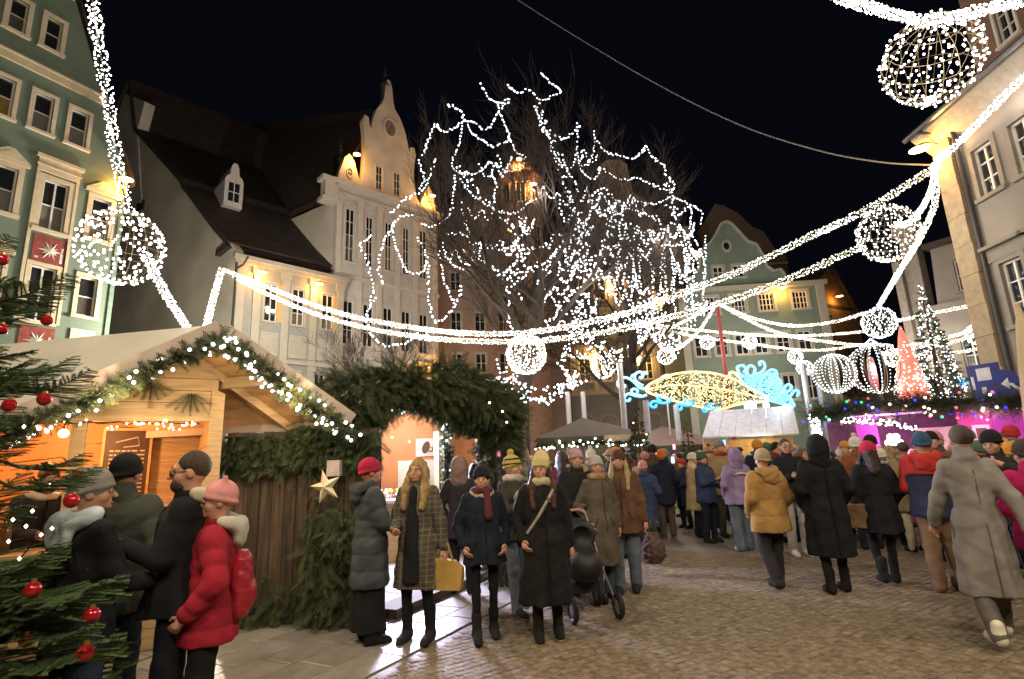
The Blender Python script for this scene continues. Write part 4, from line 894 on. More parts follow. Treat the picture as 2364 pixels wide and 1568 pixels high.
q = hmb(); q.prism([hw(-3.4, .99, .22), hw(.3, .99, .22), hw(.3, .99, -.35), hw(-3.4, .99, -.35)], (0, 0, .035)); q.build('counter', PINE, hut)
bd = 1.5
for k in range(9):
    q = hmb(); z = .1+.245*k; q.prism([hw(-3.4, z, -bd), hw(-.585, z, -bd), hw(-.585, z+.238, -bd), hw(-3.4, z+.238, -bd)], -wn*.03); q.build('back_board', ORANGE, hut)
    q = hmb(); q.prism([hw(-.58, z, -bd), hw(-.05, z, -bd), hw(-.05, z+.238, -bd), hw(-.58, z+.238, -bd)], -wn*.03); q.build('back_board', PINE, hut)
for t in (-.05,):
    q = hmb(); q.prism([hw(t, .05, -.115), hw(t, .05, -bd), hw(t, 2.35, -bd), hw(t, 2.35, -.115)], fdir*.03); q.build('side_wall', PINE, hut)
    for k in range(6): q = hmb(); q.prism([hw(t-.008, .1+.37*k, -.12), hw(t-.008, .1+.37*k, -bd+.02), hw(t-.008, .1+.37*k+.36, -bd+.02), hw(t-.008, .1+.37*k+.36, -.12)], fdir*.006); q.build('wall_board', PINE, hut)
q = hmb(); q.prism([hw(-3.4, 2.31, -.12), hw(-.06, 2.31, -.12), hw(-.06, 2.31, -bd), hw(-3.4, 2.31, -bd)], (0, 0, .02)); q.build('ceiling', PINEB, hut)
q = hmb(); q.prism([hw(-1.9, 1.06, -bd+.02), hw(-.1, 1.06, -bd+.02), hw(-.1, 1.06, -bd+.3), hw(-1.9, 1.06, -bd+.3)], (0, 0, .03)); q.build('shelf', PINEB, hut)
# chalk menu
MN = hw(-.82, 1.78, -bd+.08); q = MB(); mn = thing('menu_board', 'dark chalk menu board with pale writing hanging inside the pine hut', 'menu board', MN, math.atan2(fdir.y, fdir.x))
q.box((-.22, -.01, -.42), (.22, .02, .42)); q.build('board', simple('slate', (.05, .022, .015), .6), mn)
for k in range(11):
    z = .17-k*.048; q = MB(); x = -.17
    while x < .1:
        w = random.uniform(.02, .06); q.box((x, -.016, z), (x+w, -.0102, z+.016)); x += w+.014
    q.box((.13, -.016, z), (.18, -.0102, z+.016)); q.build('writing', simple('chalk', (.55, .42, .34), .9), mn, kind='stuff')
q = MB(); q.tube([(-.12, -.014, .28), (.1, -.014, .34), (.12, -.014, .24), (-.04, -.014, .22)], .008, 4); q.build('chalk_drawing', simple('chalk', (.55, .42, .34), .9), mn)
for z0, z1, x0, x1 in ((-.42, .42, -.25, -.222), (-.42, .42, .222, .25), (.42, .45, -.25, .25), (-.45, -.42, -.25, .25)):
    q = MB(); q.box((x0, -.02, z0), (x1, .02, z1)); q.build('frame', PINEB, mn)
hgl = light('hut_lamp', hw(-1.2, 2.1, -.75), 60, (1, .50, .19), .08, parent=None)
light('hut_lamp', hw(-2.4, 2.1, -.75), 40, (1, .50, .19), .08)
hb = thing('hut_bulb', 'warm bare bulb hanging inside the pine hut beside its middle post', 'bulb', hw(-1.35, 2.12, -.6)); q = MB(); q.ball((0, 0, 0), .045, 10, 7); q.build('glass', M['lens'], hb, True); q = MB(); q.tube([(0, 0, .03), (0, 0, .19)], .012, 5); q.build('cord', CABLE, hb)
# paper cups and bottles on the counter
for k, (t, o, h, c, lb) in enumerate(((-.35, .1, .12, (.75, .7, .6), 'white paper cup on the hut counter by the corner post'), (-.5, .02, .12, (.7, .15, .1), 'red mug on the pine hut counter'), (-1.6, -.1, .28, (.12, .06, .03), 'dark bottle on the hut counter behind the grey beanie'), (-1.75, -.14, .28, (.05, .10, .04), 'green bottle on the hut counter next to the dark bottle'), (-1.95, .05, .12, (.75, .7, .6), 'stacked white cups on the hut counter by the vendor'))):
    tt = thing('bottle' if h > .2 else 'cup', lb, 'bottle' if h > .2 else 'cup', hw(t, 1.025, o)); q = MB()
    q.lathe([(.001, 0), (.035, 0), (.042, h*.6), (.042 if h < .2 else .016, h), (.001, h)], (0, 0, 0), 10); q.build('body', simple('glaze', c, .3), tt, True)
    q = MB(); q.lathe([(.001, h), (.044 if h < .2 else .02, h), (.044 if h < .2 else .02, h+.012), (.001, h+.014)], (0, 0, 0), 10); q.build('rim', simple('glaze', (.7, .65, .55), .3), tt, True)
# garland with big lamps along both rakes
def fir_garland(name, label, pts, r, dens, nb, br, m, cat='garland', group=None, bulbs_single=True, hang=0.0, nl=.05, col=0, colours=None):
    t = thing(name, label, cat, pts[0], 0, group); T = -Vector(pts[0]); line = resample([Vector(p) for p in pts], .03)
    q = MB(); q.tube([p+T for p in pts], .02, 5); q.build('rope', TWB, t)
    q = MB()
    for i in range(int(dens*sum((Vector(b)-Vector(a)).length for a, b in zip(pts, pts[1:])))):
        p = random.choice(line); d = Vector((random.gauss(0, 1), random.gauss(0, 1), random.gauss(0, .8)-hang)).normalized()
        sprig(q, p+T, d, r*random.uniform(.7, 1.3), 8, nl, .007, random.randrange(3))
    q.build('fir_sprigs', FIRG, t, kind='stuff')
    me = []
    for mm in (colours or [m]): b = MB(); b.ball((0, 0, 0), br, 7, 5); me.append(b.mesh('bulb', mm, True))
    for i in range(nb):
        p = line[int((i+.5)/nb*len(line))]; d = Vector((random.gauss(0, 1), random.gauss(0, 1), random.gauss(0, 1)-.3)).normalized()
        if bulbs_single: link('bulb', random.choice(me), t, p+T+d*r*random.uniform(.6, 1.05)*Vector((1, 1, 1)).length/1.73)
    return t
gd = Vector((0, 0, -.20))
fir_garland('fir_garland', 'fir garland with white lamps down the long open rake of the pine hut', [A_+wn*.1+gd, A_.lerp(Rr, .35)+wn*.1+gd, A_.lerp(Rr, .7)+wn*.1+gd+Vector((0, 0, -.03)), Rr+wn*.1+gd+Vector((0, 0, .02))], .15, 260, 88, .019, BULB_W, group='fir garlands on the pine hut')
fir_garland('fir_garland', 'fir garland with sparse lamps along the short rake by the foreground tree', [A_+wn*.1+gd, A_.lerp(Ll, .5)+wn*.1+gd, Ll+wn*.1+gd], .13, 170, 30, .017, BULB_W, group='fir garlands on the pine hut')
BULB_A = mat('bulb_amber', (1, 1, 1), emit=6, ecol=(1, .84, .48))
t = thing('string_light', 'string of tiny warm lights under the lintel of the pine hut', 'string lights', hw(-1.6, 2.2, .05)); line = [hw(-3.3+3.15*i/40, 2.18+.018*math.sin(i*2.3), .05)-hw(-1.6, 2.2, .05) for i in range(41)]
q = MB(); q.tube(line, .006, 4); q.build('cable', CABLE, t); q = MB(); q.ball((0, 0, 0), .0105, 6, 4); me = q.mesh('bulb', BULB_A, True)
for i in range(110): p = line[random.randrange(40)]; link('bulb', me, t, p+Vector((random.uniform(-.04, .04), random.uniform(-.03, .02), random.uniform(-.07, .01))))
light('garland_glow', A_.lerp(Rr, .5)+wn*.35-Vector((0, 0, .35)), 30, (1, .74, .42), .05); light('garland_glow', A_.lerp(Ll, .5)+wn*.35-Vector((0, 0, .35)), 26, (1, .74, .42), .05)
# fir sprigs pinned on the gable
for t_, z, up, lb in ((-1.05, 2.36, 1, 'forked fir sprig pinned upright on the hut gable'), (-.62, 2.62, -1, 'drooping fir sprig pinned on the hut gable under the ridge'), (-.25, 2.50, -1, 'small fir sprig pinned near the corner of the hut gable'), (-1.55, 2.4, -1, 'fir sprig on the hut gable beside the foreground tree')):
    g_ = thing('fir_sprig', lb, 'fir sprig', hw(t_, z, .03)); q = MB()
    for k in range(7):
        a = (k-3)*.33; d = fdir*math.sin(a)+Vector((0, 0, math.cos(a)*up))+wn*.12; L = .26*random.uniform(.7, 1.1) if up < 0 else .42*(1-abs(k-3)*.12)
        if up > 0 and k in (3,): continue
        sprig(q, Vector((0, 0, 0))+d*.02, d, L, 18, .035, .004, k % 2, wn)
    q.build('needles', FIRG, g_); q = MB(); q.tube([(0, 0, 0), tuple(Vector((0, 0, .2*up)))], .006, 4); q.build('stem', TWB, g_)
# ---------------- plank wall and fir arch beside the hut
WL0, WL1 = Vector((-3.35, 6.42, 0)), Vector((-1.62, 6.62, 0))
PLANK = [simple('old_plank', c, .9, var=.35, scale=3, stretch=(8, 8, .6), bump=.3) for c in ((.085, .058, .038), (.11, .075, .05), (.07, .05, .034))]
pw_ = thing('plank_wall', 'dark weathered plank wall topped with fir boughs beside the pine hut', 'wall', WL0); wd_ = (WL1-WL0).normalized(); npl = 13; Lw = (WL1-WL0).length
for k in range(npl):
    a, b = wd_*(Lw*k/npl+.004), wd_*(Lw*(k+1)/npl-.004); q = MB(); o = Vector((0, random.uniform(-.006, .006), 0))
    q.prism([a+o, b+o, b+o+Vector((0, 0, 2.1+random.uniform(-.02, .02))), a+o+Vector((0, 0, 2.1))], (0, .025, 0)); q.build('plank', PLANK[k % 3], pw_)
q = MB(); q.prism([wd_*-.02+Vector((0, .06, 0)), wd_*Lw+Vector((0, .06, 0)), wd_*Lw+Vector((0, .06, 2.06)), wd_*-.02+Vector((0, .06, 2.06))], (0, .02, 0)); q.build('added_backing', PLANK[2], pw_)  # board added behind the planks to stop light showing through the gaps
q = MB(); q.prism([wd_*-.6+Vector((0, -.03, .0)), wd_*Lw+Vector((0, -.03, 0)), wd_*Lw+Vector((0, -.03, .16)), wd_*-.6+Vector((0, -.03, .16))], (0, -.03, 0)); q.build('skirting', PLANK[2], pw_)
def boughs(label, name, pts_fn, n, L, loc, cat='fir boughs', nl=.055, w=.004, nn=18, hang=.8, extra=None):
    t = thing(name, label, cat, loc); q = MB(); loc = Vector(loc)
    for i in range(n):
        p, out = pts_fn(); d = (Vector(out)+Vector((random.gauss(0, .45), random.gauss(0, .45), random.gauss(0, .4)-hang))).normalized()
        sprig(q, p-loc, d, L*random.uniform(.6, 1.3), nn, nl, w, random.choice((0, 0, 1, 2)))
    q.build('fir_needles', FIRG, t, kind='stuff'); return t
def wallf():
    k = random.random(); p = WL0+wd_*(Lw*random.uniform(-.02, 1))+Vector((0, -.05, random.choice((1, 1, 1, 1, 1, 0))*random.uniform(1.72, 2.08)+0)); 
    if p.z < 1: p = WL0+wd_*(Lw*random.uniform(.0, 1))+Vector((0, -.12, random.uniform(.05, .5)))
    return p, (0, -.35, 0)
tb_ = boughs('fir boughs hanging over the top and foot of the plank wall', 'fir_boughs', wallf, 560, .2, WL0)
q = MB(); q.tube([WL0*0+Vector((0, -.04, 2.05)), wd_*Lw+Vector((0, -.04, 2.05))], .02, 5); q.build('batten', TWB, tb_)
# small dark sign with pale lines on the wall
sg = thing('wall_sign', 'small dark sign with faint pale lettering on the plank wall', 'sign', onplane(660, 1040, WL0, WL1)+Vector((0, -.04, 0)), math.atan2(wd_.y, wd_.x))
q = MB(); q.box((-.42, -.012, -.13), (.42, .012, .16)); q.build('board', simple('black_board', (.015, .016, .016), .6), sg)
for k in range(3):
    q = MB(); x = -.30 if k else -.17
    while x < .05: w = random.uniform(.025, .05); q.box((x, -.017, .03-k*.055), (x+w, -.0125, .05-k*.055)); x += w+.008
    q.build('lettering', simple('faded_paint', (.20, .20, .17), .8), sg, kind='stuff')
q = MB(); q.box((.27, -.017, -.07), (.36, -.0125, .0)); q.build('sticker', simple('faded_sticker', (.16, .11, .10), .8), sg)
# the arch: two thick fir clad legs and a bushy head, with depth
arch = thing('fir_arch', 'bushy fir clad archway between the plank wall and the square', 'archway', (-1.0, 7.2, 0))
AL, AR = Vector((-2.26, 6.8, 0)), Vector((-.26, 8.05, 0)); ad = (AR-AL); adn = ad.normalized(); an = Vector((adn.y, -adn.x, 0))
def arch_path(s):
    """s 0..1 from the foot of one leg over the head to the other foot"""
    if s < .3: f = s/.3; return AL+Vector((0, 0, 2.2*f)), adn*-1
    if s > .7: f = (1-s)/.3; return AR+Vector((0, 0, 2.12*f)), adn
    f = (s-.3)/.4; a = PI*(1-f); c = (AL+AR)/2; return c+adn*(math.cos(a)*ad.length/2)+Vector((0, 0, 2.12+.60*math.sin(a))), adn*math.cos(a)+Vector((0, 0, math.sin(a)))
q = MB()
for k in (-.16, .16):
    q = MB(); q.tube([arch_path(i/30)[0]-Vector((arch.location))+an*k for i in range(31)], .05, 6); q.build('post_frame', TWB, arch)
q = MB()
for i in range(6200):
    s = random.random()**1; s = random.uniform(.26, .74) if random.random() < .62 else s
    p, o = arch_path(s); rr = .33+.08*math.sin(s*23)+.05*math.sin(s*51) if .26 < s < .68 else (.30 if s < .3 else (.24 if s < .82 else .12))
    ph_ = random.uniform(0, 2*PI); off = (o*math.cos(ph_)+an*math.sin(ph_)); 
    k = random.uniform(.5, 1); pp = p+off*(rr*k); d = off+Vector((random.gauss(0, .4), random.gauss(0, .4), random.gauss(0, .4)-.75))
    sprig(q, pp-arch.location, d, random.uniform(.12, .30), 18, .05, .0036, random.choice((0, 0, 1, 2)))
q.build('fir_needles', FIRG, arch, kind='stuff')
q = MB(); q.ball((0, 0, 0), .014, 6, 4); me = q.mesh('bulb', BULB_A)
for x, y in ((905, 1010), (880, 960), (905, 948), (945, 1020), (1160, 950), (1170, 975), (1130, 930), (738, 1245), (752, 1185), (770, 1140), (712, 1120), (760, 1250)): link('bulb', me, arch, at(x, y, 6.9)-arch.location)
# fir faced planter at the foot of the near leg
def plf():
    return Vector((random.uniform(-2.3, -1.65), random.uniform(6.2, 6.5), random.uniform(.05, 1.2))), (0, -.4, 0)
pt_ = boughs('dark fir boughs heaped round the foot of the archway behind the star', 'fir_boughs', plf, 620, .24, (-1.9, 6.4, 0)); q = MB(); q.tube([(0, .1, 0), (0, .1, 1.3)], .03, 6); q.build('stake', TWB, pt_)
st = thing('paper_star', 'five pointed cream star fixed on the fir boughs by the archway', 'star', at(752, 1124, 6.05), -.15)
q = MB(); R1, R2 = .185, .075
for k in range(10):
    a0, a1 = PI/2+PI*k/5+.25, PI/2+PI*(k+1)/5+.25; r0_, r1_ = (R1, R2) if k % 2 == 0 else (R2, R1)
    q.add([(0, -.05, 0), (r0_*math.cos(a0), 0, r0_*math.sin(a0)), (r1_*math.cos(a1), 0, r1_*math.sin(a1)), (0, .05, 0)], [(0, 1, 2), (3, 2, 1)])
q.build('body', mat('star_paper', (.62, .55, .38), .7, .1, 8), st); q = MB(); q.tube([(0, 0, R1), (0, 0, R1+.2)], .004, 4); q.build('string', CABLE, st)
lb_ = thing('light_box', 'pale paper lantern box hanging above the cream star', 'lantern', at(772, 1080, 6.2)); q = MB(); q.box((-.07, -.05, -.09), (.07, .05, .08)); q.build('shade', simple('grey_paper', (.42, .36, .36), .8), lb_); q = MB(); q.tube([(0, 0, .08), (0, 0, .22)], .004, 4); q.build('cord', CABLE, lb_)
# pale pillar by the far leg, low timber kerb
pp_ = at(1200, 1000, 8.6); t = thing('pillar', 'pale square pillar beside the far leg of the fir arch', 'pillar', (pp_.x, pp_.y, 0)); q = MB(); q.box((-.09, -.09, 0), (.09, .09, 2.2)); q.build('shaft', simple('pale_stone', (.42, .38, .34), .9), t); q = MB(); q.box((-.12, -.12, 2.2), (.12, .12, 2.27)); q.build('cap', simple('pale_stone', (.42, .38, .34), .9), t)
k0_, k1_ = gnd(885, 1432), gnd(1184, 1300); q = MB(); q.beam(k0_+Vector((0, 0, .06)), k1_+Vector((0, 0, .06)), .34, .115); tag(q.build('timber_kerb', simple('kerb_timber', (.10, .075, .05), .8)), 'low brown timber step running into the archway', 'step')
# ---------------- white lit stall seen through the arch
S2 = Vector((-2.35, 10.2, 0)); az2 = -.05; s2 = thing('chocolate_stall', 'orange backed market stall with white menu cards, seen through the fir arch', 'market stall', S2, az2)
def s2box(n, lo, hi, m, **k): q = MB(); q.box(lo, hi); return q.build(n, m, s2, **k)
s2box('back_wall', (-1.3, 1.3, 0), (1.45, 1.36, 2.75), mat('orange_back', (.55, .24, .11), .7, .06, 2)); s2box('side_wall', (-1.36, 0, 0), (-1.3, 1.36, 2.6), PINE); s2box('side_wall', (.95, 0, 0), (1.01, 1.3, 2.6), PINE)
s2box('counter_front', (-1.3, -.05, 0), (.95, -.0, 1.02), PINE); s2box('counter', (-1.4, -.25, 1.02), (1.0, .35, 1.07), simple('white_shelf', (.75, .73, .70), .5)); s2box('corner_post', (.86, -.06, 1.07), (.95, .02, 2.6), PINE)
q = MB(); q.prism([(-1.6, -.5, 2.62), (1.3, -.5, 2.62), (1.3, .6, 3.2), (-1.6, .6, 3.2)], (0, 0, .06)); q.prism([(-1.6, .6, 3.2), (1.3, .6, 3.2), (1.3, 1.7, 2.62), (-1.6, 1.7, 2.62)], (0, 0, .06)); q.build('roof', TARP, s2)
q = MB(); q.box((-.15, 1.27, 1.2), (.62, 1.298, 1.75)); w_ = q.build('menu_card', simple('white_card', (.78, .76, .76), .6), s2)
q = MB(); q.box((.22, 1.27, 1.82), (.72, 1.298, 2.18)); w2 = q.build('coffee_card', simple('white_card', (.78, .76, .76), .6), s2)
q = MB(); q.T = Matrix.Translation((.43, 1.262, 2.0)) @ Matrix.Rotation(.35, 4, 'Y'); q.add([(.075*math.cos(2*PI*i/12), 0, .13*math.sin(2*PI*i/12)) for i in range(12)], [tuple(range(12))]); q.tube([(.09, 0, .03), (.15, 0, .06), (.14, 0, -.04), (.08, 0, -.05)], .012, 4); q.build('cup_print', simple('print_brown', (.10, .05, .02), .7), w2)
q = MB()
for i in range(70): q.ball((random.uniform(-1.1, .8), random.uniform(-.15, .25), 1.10+random.uniform(0, .12)), random.uniform(.025, .06), 6, 4, random.randrange(3))
q.build('sweets', [simple('sweet_white', (.75, .72, .7), .4), simple('sweet_lilac', (.55, .4, .6), .4), simple('sweet_gold', (.6, .45, .1), .4)], s2, kind='stuff')
light('stall_lamp', S2+Vector((-.2, .35, 2.4)), 75, (1, .90, .82), .15); light('stall_lamp', S2+Vector((.6, -.3, 2.45)), 620, (.74, .71, 1), .7, 'AREA', (R_(-52), 0, R_(4)), None, spread=R_(165))
fir_garland('fir_garland', 'fir garland with cool lamps up the post of the orange backed stall', [S2+Vector((1.08, -.12, 1.0)), S2+Vector((1.1, -.12, 1.8)), S2+Vector((1.08, -.12, 2.5))], .13, 260, 26, .018, BULB_C)
fir_garland('fir_garland', 'fir garland with lamps on the far edge of the orange backed stall', [S2+Vector((-1.35, -.12, 1.0)), S2+Vector((-1.35, -.12, 2.5))], .10, 160, 20, .016, BULB_A)
fir_garland('light_bunch', 'bunch of dazzling white lamps on the gable of the orange backed stall', [S2+Vector((-1.2, -.5, 2.66)), S2+Vector((.1, -.55, 2.72)), S2+Vector((1.1, -.5, 2.66))], .16, 60, 90, .024, BULB_C, 'light bunch')
# ---------------- brightly lit kiosk further back whose light runs out over the flagstones
S3 = Vector((.1, 13.2, 0)); s3 = thing('yellow_kiosk', 'bright white lit kiosk with yellow sign glimpsed behind the crowd in the arch', 'kiosk', S3)
def s3box(n, lo, hi, m): q = MB(); q.box(lo, hi); return q.build(n, m, s3)
s3box('back_wall', (-1.6, 1.2, 0), (.1, 1.26, 2.6), simple('white_panel', (.72, .72, .74), .6)); s3box('roof', (-1.8, -.3, 2.6), (.2, 1.4, 2.72), simple('kiosk_brown', (.10, .06, .04), .8)); s3box('counter_front', (-1.6, -.04, 0), (.1, 0, .95), simple('white_panel', (.72, .72, .74), .6)); s3box('counter', (-1.7, -.15, .95), (.15, .3, 1.0), PINE)
s3box('lit_fascia', (-1.7, -.36, 2.1), (-.1, -.31, 2.24), mat('yellow_lit', (1, .8, .05), emit=1.6, ecol=(1, .75, .03)))
q = MB(); q.ball((-.45, -.36, 2.33), .16, 10, 6, sz=.7); q.build('lit_figure', mat('yellow_lit2', (1, .8, .05), emit=1.3, ecol=(1, .78, .03)), s3)
s3box('pink_poster', (-.75, 1.17, 1.35), (-.25, 1.198, 1.95), mat('pink_lit', (1, .2, .35), emit=1.0, ecol=(1, .28, .42))); s3box('light_tube', (-1.5, -.2, 2.5), (0, -.15, 2.54), BULB_C)
light('kiosk_floodlight', S3+Vector((-.9, -.5, 1.9)), 500, (.86, .86, 1), 1.3, 'AREA', (R_(-72), 0, R_(-3)), None, spread=R_(140))
# ---------------- brown pavilion tents, metal roofed kiosk, small firs
for x, y, Y, w, hgt, c, lb in ((1345, 966, 17, 1.5, 2.9, (.09, .07, .06), 'dark brown pyramid tent roof with fir garland behind the crowd'), (1530, 985, 23, 2.0, 3.2, (.14, .08, .06), 'brown tent roof beneath the fish figure'), (1400, 978, 25, 1.8, 3.3, (.30, .07, .07), 'red and white tent roof behind the brown one')):
    p = at(x, y, Y); t = thing('market_tent', lb, 'tent', (p.x, p.y, 0)); ap = p.z; e = ap-.62*w/1.5; q = MB(); c4 = [(-w, -w, e), (w, -w, e), (w, w, e), (-w, w, e)]
    for i in range(4): q = MB(); q.prism([c4[i], c4[(i+1) % 4], (0, 0, ap)], (0, 0, .02)); q.build('roof_panel', simple('tent_cloth', c, .8), t)
    for a in (-1, 1):
        for b in (-1, 1): q = MB(); q.tube([(a*w*.93, b*w*.93, 0), (a*w*.93, b*w*.93, e)], .04, 6); q.build('pole', PINE, t)
    q = MB(); q.box((-w, -w-.01, e-.22), (w, -w+.01, e)); q.build('valance', simple('tent_valance', (.06, .07, .05), .9), t)
    if Y < 20:
        q = MB(); q.box((.25*w, -w-.03, e-.2), (.8*w, -w-.015, e+.02)); q.build('sign_board', simple('cream_sign', (.62, .55, .45), .7), t)
        fir_garland('fir_garland', 'fir garland with white lamps along the brown tent eave', [p-Vector((w, w+.05, ap-e+.22)), p+Vector((0, -w-.05, e-ap-.16)), p+Vector((w, -w-.05, e-ap-.24))], .11, 130, 60, .028, BULB_W)
        light('tent_lamp', (p.x, p.y-.6, e-.5), 40, (1, .75, .5), .1)
m0, m1, m2, m3 = at(1640, 952, 20.3), at(1832, 940, 20.3), at(1846, 1003, 18.9), at(1622, 1012, 18.9)
kk = thing('metal_kiosk', 'pine kiosk with a broad pale metal roof below the fish figure', 'kiosk', (m3.x, m3.y, 0)); K = -Vector((m3.x, m3.y, 0)); q = MB(); nk = 6
for i in range(nk):
    q = MB(); f0, f1 = i/nk, (i+1)/nk-.004; q.prism([m3.lerp(m2, f0)+K, m3.lerp(m2, f1)+K, m0.lerp(m1, f1)+K, m0.lerp(m1, f0)+K], (0, 0, .05)); q.build('roof_panel', simple('pale_metal', (.60, .60, .68), .42, metal=.2), kk)
wk = m2.x-m3.x; q = MB(); 
for i in range(8): q = MB(); z = .0+i*.26; q.box((.35, .35, z), (wk-.2, .4, z+.25)); q.build('wall_board', simple('ochre_board', (.48, .30, .12), .8), kk)
q = MB(); q.box((.2, .1, 1.0), (wk*.5, .34, 1.06)); q.build('counter', PINE, kk)
q = MB(); q.box((wk-.15, .4, 0), (wk-.05, .5, m2.z)); q.build('post', PINE, kk); q = MB(); q.box((.15, .4, 0), (.25, .5, m3.z)); q.build('post', PINE, kk)
light('kiosk_lamp', (m3.x+wk*.6, m3.y-.5, 2.0), 45, (1, .72, .4), .1)
light('fish_glow_on_roof', (m3.x+wk*.5, m3.y-.2, 4.3), 60, (.75, .85, 1), .3)
def small_fir(label, base, H, R, seed, nb=0, m=None, per=1.0, cat='fir tree', br=.03, lit=None, needles=True):
    rnd = random.Random(seed); t = thing('fir_tree', label, cat, base); q = MB(); q.tube([(0, 0, 0), (0, 0, H*.97)], [.05*H/2, .01], 6); q.build('trunk', TWB, t); q = MB()
    if needles:
        for i in range(int(420*per)):
            f = 1-math.sqrt(rnd.random()); z = H*(.08+.9*f); a = rnd.uniform(0, 2*PI); r = R*(1-f)*rnd.uniform(.25, .75)+.02; o = Vector((math.cos(a), math.sin(a), 0))
            sprig(q, o*r+Vector((0, 0, z)), o+Vector((0, 0, rnd.uniform(-.35, .25))), R*.42*(1.1-f), 9, R*.09, .010, rnd.randrange(3))
        q.build('crown', FIRG, t)
    q = MB()
    for i in range(nb):
        f = (1-math.sqrt(rnd.random())); z = H*(.05+.95*f); a = rnd.uniform(0, 2*PI); r = R*(1.02-f)*rnd.uniform(.8, 1.0); q.octa((r*math.cos(a), r*math.sin(a), z), br*rnd.uniform(.7, 1.1))
    if nb: q.build('bulbs', m, t, kind='stuff')
    return t
small_fir('small dark fir in the crowd beside the brown tent', gnd(1468, 1085)*1+Vector((0, 0, 0)) if False else (at(1470, 950, 15).x, 15, 0), 3.0, .75, 3, 14, BULB_A)
small_fir('dark little fir left of the metal roof', (at(1585, 980, 18).x, 18, 0), 2.75, .6, 5)
# ---------------- the luminous fish
BLUE_L = mat('neon_blue', (.1, .6, 1), emit=1.1, ecol=(.02, .28, 1)); CYAN_L = mat('neon_cyan', (.4, .8, 1), emit=1.1, ecol=(.07, .47, 1)); GOLD_L = mat('rope_gold', (1, .8, .3), emit=1.25, ecol=(1, .78, .30))
FY = 22.0; f00 = at(1640, 905, FY); fish = thing('light_fish', 'large golden fish made of lights riding on curling blue neon waves', 'light sculpture', f00)
fp = lambda X, Y: at((1780+X*.2707)*.7817, (1050+Y*.2707)*.7817, FY)-f00
def neon(pxs, m, name, r=.05, par=fish, y=0.): q = MB(); q.tube([fp(*p)+Vector((0, y, 0)) for p in pxs] if False else smoothline([fp(*p)+Vector((0, y, 0)) for p in pxs], 4), r, 6); return q.build(name, m, par, True)
body_o = [(470, 350), (520, 310), (600, 268), (720, 220), (860, 190), (1000, 180), (1180, 190), (1330, 225), (1450, 270), (1560, 330), (1680, 400), (1800, 450), (1760, 500), (1620, 515), (1450, 540), (1280, 590), (1100, 570), (930, 530), (760, 490), (600, 440), (490, 400)]
neon(body_o+[body_o[0]], GOLD_L, 'outline', .045)
neon([(480, 370), (700, 330), (1000, 330), (1300, 370), (1600, 430), (1780, 470)], GOLD_L, 'lateral_line', .025); neon([(640, 240), (700, 215), (740, 225), (720, 245)], GOLD_L, 'dorsal_fin', .05); neon([(1380, 240), (1390, 190), (1440, 190), (1500, 250)], GOLD_L, 'dorsal_fin', .06)
import mathutils
poly2 = [(p[0], p[1]) for p in body_o]
def inside(x, y, P):
    c = False
    for i in range(len(P)):
        (a, b), (d, e) = P[i-1], P[i]
        if (b > y) != (e > y) and x < (d-a)*(y-b)/(e-b)+a: c = not c
    return c
q = MB(); nn_ = 0
while nn_ < 1000:
    x, y = random.uniform(480, 1830), random.uniform(170, 580)
    if inside(x, y, poly2): q.octa(fp(x, y)+Vector((0, random.uniform(-.35, .35), 0)), random.uniform(.018, .036), 1 if x > 1650 and random.random() < .6 else 0); nn_ += 1
q.build('body_lights', [mat('bulb_gold', (1, .9, .5), emit=1.15, ecol=(1, .80, .34)), CYAN_L], fish, kind='stuff')
q = MB()                                                          # gilded wire body so it has volume
for k in range(9):
    x = 560+k*140; ys = [y for y in range(170, 585, 8) if inside(x, y, poly2)]
    if len(ys) > 3:
        a, b = fp(x, ys[0]), fp(x, ys[-1]); c = (a+b)/2; h = (a-b).length/2
        q.tube([c+Vector((0, .45*h*math.cos(w), 0))+(a-b)*.5*math.sin(w) for w in [2*PI*i/14 for i in range(14)]], .015, 4, close=True)
q.build('hoops', WIRE, fish, kind='stuff')
for s in ([(470, 370), (400, 350), (340, 290), (280, 250), (220, 245), (170, 280), (165, 330), (200, 355), (240, 345), (240, 315)], [(440, 330), (380, 300), (350, 250), (360, 200), (410, 180), (440, 210), (425, 245), (395, 240)], [(310, 240), (330, 215), (365, 215)], [(440, 180), (470, 200), (490, 185)], [(480, 430), (420, 450), (350, 440), (280, 420), (240, 450), (245, 490), (285, 495), (300, 465)], [(420, 440), (330, 420), (315, 380), (350, 365), (380, 385), (370, 410)],
          [(760, 460), (720, 510), (640, 520), (560, 500), (520, 530), (540, 565), (580, 560), (580, 530)], [(640, 500), (610, 490), (600, 460), (640, 455)], [(1000, 530), (930, 550), (870, 540), (820, 530), (795, 560), (820, 595), (860, 585), (855, 555)], [(910, 540), (880, 510), (900, 490), (930, 505)], [(1260, 560), (1200, 585), (1130, 560), (1095, 585), (1110, 615), (1150, 605)], [(1200, 570), (1160, 540), (1190, 525)], [(600, 430), (700, 470), (760, 480)], [(880, 480), (960, 500), (1010, 530)]):
    neon(s, BLUE_L if s[0][1] > 440 else CYAN_L, 'wave_curl', .055)
